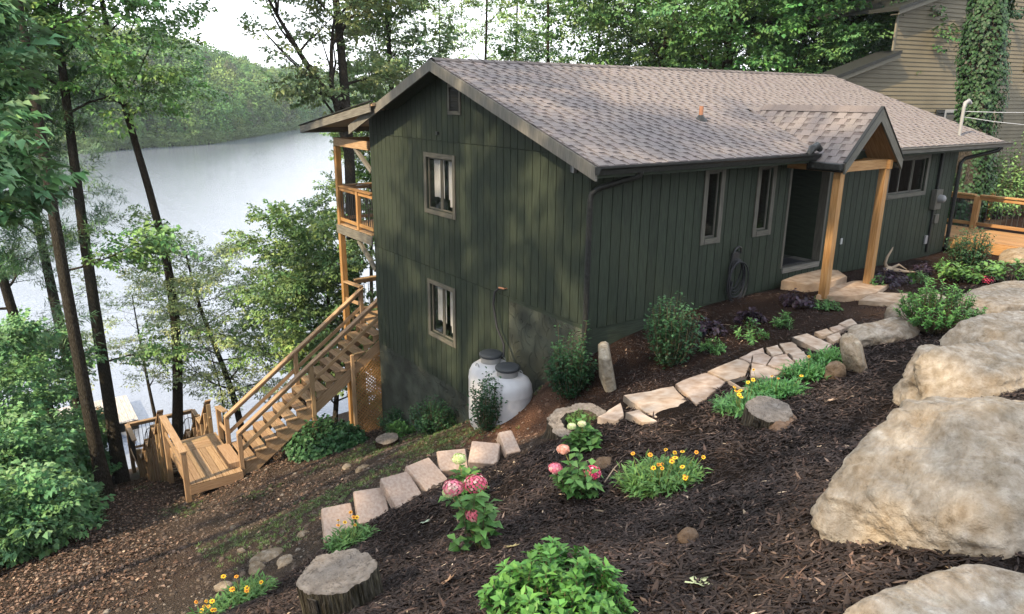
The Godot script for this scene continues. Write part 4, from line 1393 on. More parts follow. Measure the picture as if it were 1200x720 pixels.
func make_right_deck() -> void:
	var d := thing("side_deck", "fresh cedar walkway deck with black balusters at the end of the house", "deck", Vector3(12.3, 0.0, 0.2))
	var fy := 0.3
	for k in 13:
		var xa := 11.42 + k * 0.146
		one_box(d, "deck_board", Vector3(xa, fy - 0.035, -7.0), Vector3(xa + 0.14, fy, 1.55), M.cedar, 0.004, tone())
	tbeam(d, "rim_joist", Vector3(11.40, fy - 0.14, -7.0), Vector3(11.40, fy - 0.14, 1.56), 0.045, 0.22, M.cedar)
	tbeam(d, "rim_joist", Vector3(11.43, fy - 0.14, 1.57), Vector3(13.3, fy - 0.14, 1.57), 0.045, 0.22, M.cedar)
	for z in [-3.3, -1.75, -0.25, 1.45]:
		post(d, 13.24, z, fy - 0.5, fy + 0.82, 0.13, M.cedar)
	for s in [[-3.3, -1.75], [-1.75, -0.25], [-0.25, 1.45]]:
		baluster_rail(d, Vector3(13.24, fy, s[0] + 0.06), Vector3(13.24, fy, s[1] - 0.06), 0.84, M.cedar)
	var st := thing("garden_rail", "low cedar handrail among shrubs beyond the side deck", "railing", Vector3(16.0, 0.2, 0.0))
	for z in [-1.0, 1.0]: post(st, 16.0, z, ground(16, z) - 0.2, 0.95, 0.11, M.cedar)
	tbeam(st, "handrail", Vector3(16.0, 0.75, -1.1), Vector3(16.0, 0.72, 2.2), 0.1, 0.1, M.cedar)

# ---------------------------------------------------------------- foliage
var sprays := {}

# a twig with leaves, about 0.6 m long: kinds maple, oak, pine
func make_sprays() -> void:
	for kind in ["broad", "fine", "pine", "big"]:
		sprays[kind] = []
		for k in 5:
			var r := RandomNumberGenerator.new()
			r.seed = 900 + k + kind.hash() % 1000
			var mb := MB.new()
			var nl: int = {"broad": 26, "fine": 34, "pine": 46, "big": 22}[kind]
			for j in nl:
				var f := pow((j + 1.0) / nl, 0.8)
				var a := r.randf_range(-1.5, 1.5)
				var spread := 0.24 * (1.15 - f * 0.6)
				var p := Vector3(f * 0.6, r.randf_range(-0.05, 0.06) - 0.12 * f * f, sin(a) * spread)
				var d := Vector3(r.randf_range(0.2, 1.0), r.randf_range(-0.55, 0.15), sin(a) * 1.3 + r.randf_range(-0.5, 0.5)).normalized()
				var up := Vector3(r.randf_range(-0.45, 0.45), 1, r.randf_range(-0.45, 0.45)).normalized()
				var t := r.randf_range(0.7, 1.3)
				var col := Color(t * r.randf_range(0.85, 1.15), t, t * r.randf_range(0.8, 1.1))
				if kind == "pine":
					var dd := (Vector3(0.7, 0, 0) + Vector3(r.randfn(), r.randfn() * 0.6, r.randfn()) * 0.8).normalized()
					mb.leaf(Vector3(f * 0.5, 0, r.randf_range(-0.1, 0.1)), dd, Vector3.UP if absf(dd.y) < 0.9 else Vector3.RIGHT, r.randf_range(0.14, 0.22), 0.02, col, 0.05, 0.0)
				elif kind == "broad":
					mb.leaf(p, d, up, r.randf_range(0.10, 0.165), r.randf_range(0.07, 0.11), col, 0.3, 0.15)
				elif kind == "big":
					mb.leaf(p, d, up, r.randf_range(0.15, 0.24), r.randf_range(0.09, 0.14), col, 0.3, 0.15)
				else:
					mb.leaf(p, d, up, r.randf_range(0.085, 0.125), r.randf_range(0.04, 0.06), col, 0.25, 0.15)
			sprays[kind].append(mb.mesh())

# grows limbs from a trunk; spray places are collected in out as Transform3D
func limb(mb: MB, at: Vector3, dir: Vector3, ln: float, rad: float, depth: int, out: Array, o: Dictionary) -> void:
	var pts := [at]
	var rads := [rad]
	var p := at
	var d := dir
	var n := 4 if depth > 0 else 3
	for k in n:
		d = (d + Vector3(rng.randfn(), rng.randfn() * 0.6, rng.randfn()) * 0.16 + Vector3.UP * o.get("lift", 0.06)).normalized()
		p += d * ln / n
		pts.append(p)
		rads.append(maxf(rad * (1.0 - 0.8 * (k + 1.0) / n), 0.004))
		if depth > 0 and k >= (1 if depth > 1 else 0):
			var kids: int = o.get("kids", 2)
			for j in kids:
				var side := d.cross(Vector3(rng.randfn() * 0.35, 1, rng.randfn() * 0.35)).normalized() * (1 if (j + k) % 2 == 0 else -1)
				var dd := (d * 0.75 + side * rr(0.5, 1.0) + Vector3.UP * rr(-0.25, 0.3)).normalized()
				limb(mb, p, dd, ln * rr(0.38, 0.6), rad * 0.36, depth - 1, out, o)
		if depth <= 1:
			var dens: float = o.get("dens", 1.0)
			var m := int(dens) + (1 if rng.randf() < dens - int(dens) else 0)
			for j in m:
				out.append([p + rdir() * 0.12, (d + rdir() * 0.7)])
	mb.tube(pts, rads, 6 if depth > 1 else (5 if depth > 0 else 3), o.get("bark", Color.WHITE), false)
	out.append([p, d])

# o: crown from fraction lo to hi of the height, limbs, reach, kind of spray, leaf colour, spray size
func tree(called: String, label: String, group: String, base: Vector3, height: float, rad: float, lean: Vector3, o: Dictionary) -> Node3D:
	rng.seed = int(o.get("seed", 1)) * 7919 + 11
	var t := thing(called, label, o.get("cat", "tree"), base, group)
	var mb := MB.new()
	var pts := []
	var rads := []
	var n := 14
	var wob := Vector3(rng.randfn(), 0, rng.randfn()) * 0.010 * height
	var ph := rr(0, 6)
	for k in n + 1:
		var f := float(k) / n
		pts.append(base + Vector3(0, -0.25, 0) + Vector3.UP * height * f + lean * f + wob * sin(f * 7.0 + ph) + Vector3(0, 0, 0))
		rads.append(rad * (1.0 - 0.82 * pow(f, 1.1)) * (1.0 + 0.45 * exp(-f * 24.0)))
	mb.tube(pts, rads, 12, o.get("bark", Color.WHITE), false)
	var out := []
	var limbs: int = o.get("limbs", 14)
	var lo: float = o.get("lo", 0.4)
	var hi: float = o.get("hi", 1.0)
	var az := rr(0, TAU)
	for k in limbs:
		var f := lerpf(lo, hi, (k + rr(0.0, 0.9)) / limbs)
		az += 2.4 + rr(-0.5, 0.5)
		var i := mini(int(f * n), n - 1)
		var p: Vector3 = pts[i].lerp(pts[i + 1], f * n - i)
		var shape := sin(PI * clampf((f - lo) / (1.02 - lo) * 0.75 + 0.25, 0.05, 1.0))
		var ln: float = o.get("reach", 3.0) * (0.45 + 0.65 * shape) * rr(0.75, 1.2)
		var el: float = o.get("rise", 0.45) + rr(-0.2, 0.25) + 0.5 * maxf(0.0, f - 0.75)
		limb(mb, p, Vector3(cos(az) * cos(el), sin(el), sin(az) * cos(el)), ln, rad * 0.34 * (1.15 - f), o.get("depth", 1), out, o)
	for e in o.get("extra", []):                        # limbs placed by hand: fraction, direction, length
		var i := mini(int(e[0] * n), n - 1)
		limb(mb, pts[i].lerp(pts[i + 1], e[0] * n - i), e[1].normalized(), e[2], e[3] if e.size() > 3 else rad * 0.4, o.get("depth", 1), out, o)
	part(t, "trunk", mb, M.bark)
	crown(t, out, o)
	return t

func crown(t: Node3D, out: Array, o: Dictionary) -> void:
	var kind: String = o.get("kind", "broad")
	var set: Array = sprays[kind]
	var xf := [[], [], [], [], []]
	var cl := [PackedColorArray(), PackedColorArray(), PackedColorArray(), PackedColorArray(), PackedColorArray()]
	var col: Color = o.get("leaf", Color(0.06, 0.10, 0.03))
	var sz: float = o.get("size", 1.0)
	var tint := 1.0
	for q in out:
		var d: Vector3 = q[1]
		d.y *= 0.6
		d = d.normalized()
		var up := (Vector3.UP + rdir() * 0.35).normalized()
		var z := d.cross(up).normalized()
		var y := z.cross(d).normalized()
		var s := sz * rr(0.7, 1.25)
		var k := rng.randi() % 5
		xf[k].append(Transform3D(Basis(d * s, y * s, z * s), q[0]))
		var g := rr(0.72, 1.28)
		cl[k].append(Color(col.r * g * rr(0.85, 1.2), col.g * g, col.b * g * rr(0.85, 1.15)))
	var merged := Node3D.new()
	merged.name = "crown"
	t.add_child(merged)
	org[merged] = org[t]
	merged.set_meta("kind", "stuff")
	for k in 5:
		if xf[k].size(): copies(merged, "leaves", set[k], M.leaf, xf[k], cl[k])

func make_trees() -> void:
	make_sprays()
	var dark := Color(0.95, 0.95, 0.9)
	# the group on the bank below, left of the stairs
	var g1 := "tall trunks on the bank beside the lower stairs"
	var b := gp(125, 580)
	tree("lakeside_tree", "slim dark trunk standing ahead of its paired neighbour beside the lower stairs", g1, b, 19, 0.145, Vector3(-0.3, 0, 0.2), {"seed": 1, "lo": 0.5, "limbs": 18, "reach": 2.5, "leaf": Color(0.13, 0.25, 0.085), "bark": dark, "dens": 0.8, "extra": [[0.30, Vector3(0.8, 0.1, 0.5), 1.4, 0.03]]})
	b = at_depth(140, 562, 23.5)
	b.y = ground(b.x, b.z)
	tree("lakeside_tree", "thickest dark trunk of the group, hard against the lower stair posts", g1, b, 21, 0.19, Vector3(0.3, 0, 0.0), {"seed": 2, "lo": 0.5, "limbs": 18, "reach": 2.6, "leaf": Color(0.13, 0.25, 0.085), "bark": dark, "dens": 0.8, "extra": [[0.34, Vector3(1, 0.05, 0.2), 1.7, 0.035], [0.2, Vector3(1, 0.1, 0.5), 1.5, 0.03]]})
	b = at_depth(106, 560, 25.5)
	b.y = ground(b.x, b.z)
	tree("lakeside_tree", "straight dark trunk behind the slim paired trunks by the lower stairs", g1, b, 18, 0.19, Vector3(-0.4, 0, 0.3), {"seed": 3, "lo": 0.42, "limbs": 14, "reach": 2.0, "leaf": Color(0.075, 0.15, 0.07), "bark": dark, "kind": "pine", "size": 1.3, "dens": 2.0})
	b = at_depth(62, 520, 24.0)
	b.y = ground(b.x, b.z)
	tree("pine_tree", "dark pine trunk rising out of the leafy undergrowth by the water", g1, b, 18, 0.17, Vector3(-0.5, 0, 0.2), {"seed": 4, "lo": 0.3, "limbs": 20, "reach": 1.7, "rise": 0.05, "leaf": Color(0.075, 0.15, 0.07), "bark": dark, "kind": "pine", "size": 1.3, "dens": 1.5})
	b = at_depth(210, 500, 24.0)
	b.y = ground(b.x, b.z)
	tree("lakeside_tree", "lone straight tree with leafy crown rising beside the lakeside platform", g1, b, 18.5, 0.17, Vector3(-0.25, 0, 0.1), {"seed": 5, "lo": 0.6, "hi": 1.0, "limbs": 22, "reach": 2.3, "leaf": Color(0.15, 0.28, 0.09), "bark": Color(0.9, 0.84, 0.76), "dens": 1.7})
	# slender trees at the water's edge
	b = at_depth(182, 470, 27.0)
	b.y = ground(b.x, b.z)
	tree("sapling", "thin pale-leaved young tree at the water behind the platform", "slender trees at the water's edge", b, 6.6, 0.08, Vector3(-0.3, 0, 0.1), {"seed": 6, "lo": 0.45, "limbs": 12, "reach": 1.9, "leaf": Color(0.24, 0.31, 0.14), "rise": 0.3, "dens": 0.8, "size": 0.8, "kind": "fine"})
	b = at_depth(285, 470, 25.0)
	b.y = ground(b.x, b.z)
	tree("shore_tree", "leaning oak with layered foliage standing behind the stair flight", "slender trees at the water's edge", b, 7.4, 0.13, Vector3(-1.3, 0, 0.1), {"seed": 7, "lo": 0.3, "limbs": 20, "reach": 2.1, "leaf": Color(0.24, 0.32, 0.14), "rise": 0.3, "dens": 1.2, "size": 0.85, "kind": "fine"})
	b = at_depth(262, 480, 26.0)
	b.y = ground(b.x, b.z)
	tree("sapling", "very thin sapling stem beside the leaning oak", "slender trees at the water's edge", b, 4.8, 0.05, Vector3(-0.2, 0, 0), {"seed": 8, "lo": 0.35, "limbs": 7, "reach": 1.1, "leaf": Color(0.17, 0.24, 0.09), "dens": 0.8, "size": 0.8, "kind": "fine"})
	b = at_depth(352, 470, 23.0)
	b.y = ground(b.x, b.z)
	tree("shore_tree", "full bright-leaved tree between the stair rail and the covered deck", "slender trees at the water's edge", b, 7.3, 0.12, Vector3(0.2, 0, 0.2), {"seed": 9, "lo": 0.34, "limbs": 20, "reach": 1.6, "leaf": Color(0.19, 0.30, 0.11), "rise": 0.35, "dens": 1.15, "size": 0.85})
	b = at_depth(392, 470, 21.0)
	b.y = ground(b.x, b.z)
	tree("sapling", "low leafy tree filling the gap under the covered deck", "slender trees at the water's edge", b, 5.6, 0.09, Vector3(0.1, 0, 0), {"seed": 10, "lo": 0.15, "limbs": 16, "reach": 1.3, "leaf": Color(0.11, 0.185, 0.07), "dens": 1.4, "size": 0.85})
	# tall forked tree at the corner of the roof
	b = at_depth(418, 330, 24.5)
	b.y = ground(b.x, b.z)
	tree("tall_tree", "tall pale forked tree rising behind the deck corner", "tall trees behind the house", b, 19, 0.27, Vector3(-0.3, 0, 0), {"seed": 11, "lo": 0.66, "hi": 1.0, "limbs": 16, "reach": 2.4, "leaf": Color(0.19, 0.26, 0.12), "bark": Color(2.2, 2.0, 1.75), "size": 1.0, "dens": 1.7, "kind": "broad", "extra": [[0.58, Vector3(-0.7, 0.75, 0.1), 4.6, 0.13], [0.5, Vector3(-0.25, 1, 0.1), 4.6, 0.14], [0.62, Vector3(0.8, 0.2, 0), 1.6, 0.05], [0.6, Vector3(-0.8, 0.05, 0.3), 1.5, 0.05]]})
	b = at_depth(466, 200, 29.0)
	b.y = ground(b.x, b.z)
	tree("tall_tree", "tall leafy tree just past the gable peak", "tall trees behind the house", b, 20, 0.2, Vector3(-0.3, 0, 0), {"seed": 12, "lo": 0.5, "limbs": 26, "reach": 1.8, "leaf": Color(0.17, 0.26, 0.11), "bark": Color(2.0, 1.8, 1.6), "dens": 1.6})
	# a bright bush beyond the roof corner
	b = at_depth(428, 130, 32.0)
	b.y = LAKE_Y + 0.2
	tree("sapling", "bright green treetop showing over the rear porch roof", "tall trees behind the house", b, 12.0, 0.12, Vector3(0, 0, 0), {"seed": 13, "lo": 0.5, "limbs": 14, "reach": 1.6, "leaf": Color(0.13, 0.22, 0.06), "dens": 1.6})
	# wood behind the roof: pixel column, distance, height above the eye at top, trunk, leaf colour
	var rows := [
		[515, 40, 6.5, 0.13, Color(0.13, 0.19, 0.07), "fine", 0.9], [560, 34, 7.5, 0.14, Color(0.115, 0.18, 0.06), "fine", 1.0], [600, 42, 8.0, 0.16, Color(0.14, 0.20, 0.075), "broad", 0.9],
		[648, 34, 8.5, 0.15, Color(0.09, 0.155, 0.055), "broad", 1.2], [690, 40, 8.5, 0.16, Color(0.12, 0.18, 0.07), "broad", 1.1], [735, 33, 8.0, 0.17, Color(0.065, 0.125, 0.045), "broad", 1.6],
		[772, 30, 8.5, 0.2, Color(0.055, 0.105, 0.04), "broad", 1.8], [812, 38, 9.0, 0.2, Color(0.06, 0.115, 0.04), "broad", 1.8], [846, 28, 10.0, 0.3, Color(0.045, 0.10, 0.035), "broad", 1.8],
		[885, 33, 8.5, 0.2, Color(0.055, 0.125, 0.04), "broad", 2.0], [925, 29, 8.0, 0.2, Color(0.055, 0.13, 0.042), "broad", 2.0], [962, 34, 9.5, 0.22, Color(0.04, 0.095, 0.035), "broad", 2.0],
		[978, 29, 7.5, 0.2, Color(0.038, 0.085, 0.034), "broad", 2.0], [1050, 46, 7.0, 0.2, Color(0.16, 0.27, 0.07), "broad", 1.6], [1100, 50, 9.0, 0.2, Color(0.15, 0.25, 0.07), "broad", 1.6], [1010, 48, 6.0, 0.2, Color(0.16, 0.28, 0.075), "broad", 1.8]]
	var words := ["airy pale green tree", "thin-crowned tree", "light feathery tree", "mid green tree", "soft green tree", "leafy green tree", "dense green tree", "dense dark tree", "great dark-trunked tree", "broad rich green tree", "bushy bright green tree", "heavy dark green tree", "drooping dark tree", "sunlit yellow-green tree", "bright treetop", "sunlit treetop"]
	for k in rows.size():
		var q = rows[k]
		b = at_depth(q[0], 200, q[1])
		var top: float = CAM.y + q[2]
		b.y = clampf(ground(b.x, b.z), LAKE_Y - 0.3, 2.0)
		var ht := top - b.y
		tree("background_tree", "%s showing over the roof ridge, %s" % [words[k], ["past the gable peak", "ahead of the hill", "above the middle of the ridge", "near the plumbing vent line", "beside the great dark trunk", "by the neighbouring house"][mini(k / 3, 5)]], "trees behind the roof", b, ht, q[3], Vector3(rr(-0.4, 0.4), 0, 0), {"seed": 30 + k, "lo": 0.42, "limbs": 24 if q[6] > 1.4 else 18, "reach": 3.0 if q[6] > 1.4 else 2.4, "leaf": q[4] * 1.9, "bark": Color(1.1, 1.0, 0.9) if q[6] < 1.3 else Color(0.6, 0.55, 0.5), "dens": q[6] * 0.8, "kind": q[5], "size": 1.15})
	# unseen trees beyond the view, placed to shade gable wall, mulch and boulders
	for q in [[-11.8, -1.2, 15, 50], [-14.0, 4.0, 17, 51], [-13.0, 8.8, 15, 52]]:
		tree("bank_tree", "unseen leafy tree placed on the bank for its shade, %s" % ["nearest the undergrowth", "above the leaf litter", "by the drive", "standing back on the slope", "beside the shore", "by the road"][q[3] - 50], "shade trees on the bank", Vector3(q[0], ground(q[0], q[1]), q[1]), q[2], 0.2, Vector3(-0.3, 0, 0), {"seed": q[3], "lo": 0.34, "limbs": 20, "reach": 3.5, "leaf": Color(0.08, 0.16, 0.06), "bark": dark, "dens": 1.15})
	# leafy boughs that hang into the corner of the view
	b = gp(20, 700)
	b = Vector3(-8.3, ground(-8.3, -5.0), -5.0)
	tree("maple_tree", "maple hanging broad dark leaves over the corner of the bank", "shade trees on the bank", b, 9.0, 0.12, Vector3(0.2, 0, -0.6), {"seed": 60, "lo": 0.62, "limbs": 9, "reach": 1.5, "rise": 0.1, "leaf": Color(0.12, 0.23, 0.10), "bark": dark, "dens": 1.4, "kind": "big"})
	# undergrowth of saplings
	for q in [[-5, 520, 19.0, 2.6, 70], [30, 515, 22.0, 1.6, 71], [-15, 560, 16.5, 2.2, 72], [12, 590, 16.5, 1.2, 73], [48, 605, 16.0, 0.6, 74], [5, 610, 14.5, 1.4, 75], [-10, 450, 20.0, 5.0, 76], [32, 430, 23.0, 5.0, 77], [75, 490, 24.0, 2.4, 78]]:
		b = at_depth(q[0], q[1], q[2])
		b.y = ground(b.x, b.z)
		tree("understory_shrub", "%s in the leafy undergrowth on the bank" % ["bushy sapling", "spreading sapling", "rounded leafy shrub", "low green shrub", "small leafy shrub at the litter edge", "leafy shrub by the leaf litter", "tall thin sapling", "tall drooping sapling", "sapling beside the dark trunks"][q[4] - 70], "undergrowth on the bank", b, q[3], 0.035, Vector3(0.1, 0, 0.1), {"seed": q[4], "cat": "shrub", "lo": 0.08, "limbs": 13, "reach": 0.42 + q[3] * 0.12, "rise": 0.3, "leaf": Color(0.11, 0.23, 0.095), "dens": 1.2, "size": 0.85})

# ---------------------------------------------------------------- stones
# rock: a few cutting planes, rounded, with noise; half size hs
func rock_mesh(mb: MB, at: Vector3, hs: Vector3, b: Basis, sd: int, col: Color, rough := 0.05, seg := 40, planes := [], ncut := 9) -> void:
	var r := RandomNumberGenerator.new()
	r.seed = sd
	var pl := [[Vector3.UP, 0.86], [Vector3.DOWN, 0.9]]
	if planes.size() > 3: ncut = 0
	for k in ncut:
		var n := Vector3(r.randfn(), r.randfn() * 0.65, r.randfn()).normalized()
		pl.append([n, r.randf_range(0.66, 0.98)])
	for q in planes: pl.append([q[0].normalized(), q[1]])
	var ns := FastNoiseLite.new()
	ns.seed = sd
	ns.frequency = 0.9
	ns.fractal_octaves = 4
	var ridge := FastNoiseLite.new()
	ridge.seed = sd + 1
	ridge.frequency = 0.55
	ridge.fractal_type = FastNoiseLite.FRACTAL_RIDGED
	ridge.fractal_octaves = 3
	var nu := seg
	var nv := seg / 2
	var k0 := mb.v.size()
	var pos := PackedVector3Array()
	for j in nv + 1:
		var th := PI * j / nv
		for i in nu + 1:
			var ph := TAU * (i % nu) / nu
			var d := Vector3(sin(th) * cos(ph), cos(th), sin(th) * sin(ph))
			var best := exp(-38.0 * 1.06)
			for q in pl:
				var c: float = d.dot(q[0])
				if c > 0.05: best += exp(-38.0 * q[1] / c)
			best = -log(best) / 38.0
			var p := d * best
			var bed := p.y * 3.1 + ns.get_noise_3dv(p * 0.8) * 1.2
			best -= (bed - floorf(bed)) * rough * 0.5 * (1.0 - absf(d.y))
			p = d * best
			var bump := ns.get_noise_3dv(p * 1.5 + Vector3(sd, 0, 0)) * rough * 1.6 + ns.get_noise_3dv(p * 5.0) * rough * 0.55 + ns.get_noise_3dv(p * 14.0) * rough * 0.16 - maxf(0.0, ridge.get_noise_3dv(p * 1.3) - 0.35) * rough * 1.4
			var crack := 1.0 - absf(ns.get_noise_3dv(p * 1.15 + Vector3(0, 33, 0))) * 14.0
			var crack2 := 1.0 - absf(ns.get_noise_3dv(p * 2.3 + Vector3(71, 0, 5))) * 20.0
			bump -= (maxf(0.0, crack) * 0.5 + maxf(0.0, crack2) * 0.3) * rough
			p += d * bump
			pos.append(at + b * (p * hs))
	for j in nv + 1:
		for i in nu + 1:
			var q := j * (nu + 1) + i
			var a := pos[j * (nu + 1) + (i + 1) % nu] - pos[j * (nu + 1) + (i + nu - 1) % nu]
			var c := pos[mini(j + 1, nv) * (nu + 1) + i] - pos[maxi(j - 1, 0) * (nu + 1) + i]
			var n := c.cross(a)
			if n.length() < 1e-9: n = pos[q] - at
			n = n.normalized()
			if n.dot(pos[q] - at) < 0.0: n = -n
			var wp := pos[q] * 1.6                       # lichen and iron stains: patches of solid noise, wherever the face points
			var st := ns.get_noise_3dv(wp * 1.3 + Vector3(40, 0, 0)) + 0.6 * ns.get_noise_3dv(wp * 7.0)
			var sc := col * (1.0 + 0.10 * ns.get_noise_3dv(wp * 3.0))
			sc = sc.lerp(col * Color(0.68, 0.66, 0.61), clampf(st * 2.6 - 0.3, 0.0, 0.6))
			sc = sc.lerp(col * Color(0.90, 0.82, 0.71), clampf(ns.get_noise_3dv(wp * 1.7 + Vector3(0, 80, 0)) * 2.2 - 0.2, 0.0, 0.6))
			mb.vert(pos[q], n, Vector2(i, j), sc)
	for j in nv:
		for i in nu:
			var q := k0 + j * (nu + 1) + i
			mb.tri(q, q + 1, q + nu + 2); mb.tri(q, q + nu + 2, q + nu + 1)

func boulder(called: String, label: String, at: Vector3, hs: Vector3, turn: Vector3, sd: int, col: Color, rough := 0.05, planes := [], seg := 72) -> void:
	var mb := MB.new()
	rock_mesh(mb, at, hs, Basis.from_euler(turn), sd, col, rough, seg, planes)
	var o := part(self, called, mb, M.sandstone)
	tag(o, label, "boulder" if called == "boulder" else "rock")

var path_polys := []

func px_slab(parent: Node3D, called: String, pix: Array, thick: float, lift: float, col: Color, m: Material, flat := false) -> void:
	var poly := PackedVector2Array()
	var top := PackedFloat32Array()
	var mean := 0.0
	for q in pix:
		var g := gp(q[0], q[1])
		poly.append(Vector2(g.x, g.z))
		top.append(g.y + lift)
		mean += (g.y + lift) / pix.size()
	# more corners along each side, a little uneven
	var p2 := PackedVector2Array()
	var t2 := PackedFloat32Array()
	var c := Vector2.ZERO
	for p in poly: c += p / poly.size()
	for k in poly.size():
		var a := poly[k]
		var b := poly[(k + 1) % poly.size()]
		var steps := maxi(2, int(a.distance_to(b) / 0.12))
		for s in steps:
			var f := float(s) / steps
			var p := a.lerp(b, f)
			if s > 0: p += Vector2(rng.randfn(), rng.randfn()) * 0.007
			else: p = p.lerp(c, 0.0)
			p2.append(p)
			t2.append((mean if flat else lerpf(lerpf(top[k], top[(k + 1) % poly.size()], f), mean, 0.5)) + rr(-0.002, 0.002))
	var mb := MB.new()
	mb.slab(p2, t2, thick, col, 0.012)
	path_polys.append(p2)
	part(parent, called, mb, m)

func make_stones() -> void:
	var t1 := Color(1, 0.97, 0.94)
	# boulders holding up the drive
	var bc := func(px: float, py: float, y: float) -> Vector3:
		var r := ray(px, py)
		return CAM + r * ((y - CAM.y) / r.y)
	boulder("boulder", "largest pale sandstone boulder with a flat tilted top beside the mulch", bc.call(1186, 600, 1.32), Vector3(0.96, 0.78, 0.92), Vector3(0.16, -0.35, 0.06), 11, Color(1.0, 0.99, 0.97), 0.045, [[Vector3(-0.10, 1.0, 0.28), 0.62], [Vector3(-0.35, 0.55, 1.0), 0.66], [Vector3(-1, 0.3, 0.35), 0.80], [Vector3(-0.5, 0.2, -1), 0.78], [Vector3(0.5, 0.2, -1), 0.85], [Vector3(0.5, 0.5, 1), 0.80], [Vector3(1, 0.2, 0), 0.92], [Vector3(-0.8, 0.9, -0.2), 0.74], [Vector3(-0.9, -0.2, 0.9), 0.86], [Vector3(0.2, 0.9, -0.6), 0.70]], 230)
	boulder("boulder", "flat-topped sandstone slab below the largest boulder", bc.call(1185, 800, 1.22), Vector3(0.92, 0.40, 0.52), Vector3(0.0, -0.5, 0.02), 23, Color(1.03, 1.0, 0.97), 0.04, [[Vector3(0, 1, 0.12), 0.66], [Vector3(-1, 0.5, 0.2), 0.74], [Vector3(-0.3, 0.4, 1), 0.8], [Vector3(-0.4, 0.3, -1), 0.8], [Vector3(0.6, 0.5, -1), 0.85], [Vector3(-1, 0.1, -0.8), 0.84], [Vector3(1, 0.2, 0), 0.95]], 130)
	boulder("boulder", "rounded tan boulder wedged between the largest boulder and the slabs", bc.call(1160, 456, 0.88), Vector3(0.88, 0.52, 0.58), Vector3(0.05, -0.4, 0.06), 31, Color(0.97, 0.96, 0.94), 0.05, [[Vector3(0.05, 1, 0.2), 0.68], [Vector3(-0.8, 0.7, 0.5), 0.72], [Vector3(-1, 0.2, -0.2), 0.86], [Vector3(0, 0.4, 1), 0.72], [Vector3(-0.3, 0.5, -1), 0.76], [Vector3(0.6, 0.6, 0.6), 0.84], [Vector3(0.4, 0.7, -0.7), 0.8], [Vector3(1, 0.2, 0), 0.95]], 110)
	boulder("boulder", "small whitish rock tucked against the rounded tan boulder", bc.call(1088, 434, 0.62), Vector3(0.34, 0.26, 0.26), Vector3(0, 0.5, 0.1), 37, t1, 0.06, [], 50)
	boulder("boulder", "blocky grey-tan boulder behind the leafy azalea by the path", bc.call(1182, 404, 0.74), Vector3(0.74, 0.40, 0.52), Vector3(0.0, -0.3, 0.05), 41, Color(0.95, 0.95, 0.95), 0.05, [[Vector3(0, 1, 0.05), 0.70], [Vector3(-1, 0.35, 0.1), 0.80], [Vector3(-0.1, 0.3, 1), 0.76], [Vector3(0, 0.3, -1), 0.8], [Vector3(-0.7, 0.7, 0.7), 0.82], [Vector3(1, 0.2, 0), 0.95]], 80)
	boulder("boulder", "long low sandstone ledge stretching toward the side deck", bc.call(1186, 362, 0.44), Vector3(1.0, 0.30, 0.5), Vector3(0.0, -0.25, 0.02), 43, Color(1.0, 0.98, 0.96), 0.05, [[Vector3(0, 1, 0.05), 0.66], [Vector3(-1, 0.4, 0.1), 0.84], [Vector3(-0.1, 0.2, 1), 0.8], [Vector3(0, 0.3, -1), 0.8], [Vector3(1, 0.2, 0), 0.95]], 80)
	boulder("boulder", "sandstone ledge stacked behind the long low ledge", bc.call(1205, 350, 0.36), Vector3(1.3, 0.26, 0.5), Vector3(0.0, -0.3, 0.0), 47, Color(0.98, 0.96, 0.93), 0.05, [], 56)
	boulder("rock", "squat tan stone at the foot of the side deck step", Vector3(11.0, 0.12, 1.75), Vector3(0.75, 0.22, 0.45), Vector3(0, 0.2, 0), 53, Color(0.9, 0.82, 0.7), 0.05, [], 40)
	# rocks by the path
	boulder("rock", "low whitish rock with a split face along the path edge", gp(1020, 398) + Vector3(0.1, 0.08, 0.1), Vector3(0.72, 0.24, 0.42), Vector3(0, 0.1, 0.1), 61, Color(1.02, 1.0, 1.0), 0.07, [], 56)
	boulder("rock", "grey rock with a broken corner at the top of the path", gp(1048, 385) + Vector3(0.2, 0.12, 0.1), Vector3(0.42, 0.27, 0.33), Vector3(0, 0.6, 0.1), 62, Color(0.8, 0.79, 0.78), 0.07, [], 48)
	boulder("rock", "upright tan slab leaning at the edge of the mulch bank", gp(1000, 432) + Vector3(0.02, 0.1, 0.0), Vector3(0.40, 0.34, 0.14), Vector3(-0.35, 0.75, 0.15), 63, Color(1.0, 0.93, 0.84), 0.05, [], 48)
	boulder("rock", "small brown rock beside the upright tan slab", gp(978, 442) + Vector3(0, 0.05, 0), Vector3(0.16, 0.15, 0.12), Vector3(0, 0.4, 0), 64, Color(0.6, 0.5, 0.42), 0.08, [], 30)
	boulder("rock", "flat reddish stone leaning on the weathered stump", gp(918, 498) + Vector3(0, 0.0, 0), Vector3(0.27, 0.07, 0.14), Vector3(0.1, 0.5, 0.1), 65, Color(0.55, 0.42, 0.36), 0.05, [], 30)
	boulder("rock", "flat brown stone lying in the mulch by the hydrangea", gp(706, 548) + Vector3(0, 0.03, 0), Vector3(0.19, 0.06, 0.09), Vector3(0, 0.3, 0.05), 66, Color(0.48, 0.38, 0.31), 0.05, [], 30)
	boulder("rock", "half-buried brown stone in the mulch above the azalea bush", gp(805, 632), Vector3(0.10, 0.06, 0.07), Vector3(0, 0.3, 0), 67, Color(0.42, 0.33, 0.27), 0.06, [], 24)
	# stones on the lower slope
	var k := 0
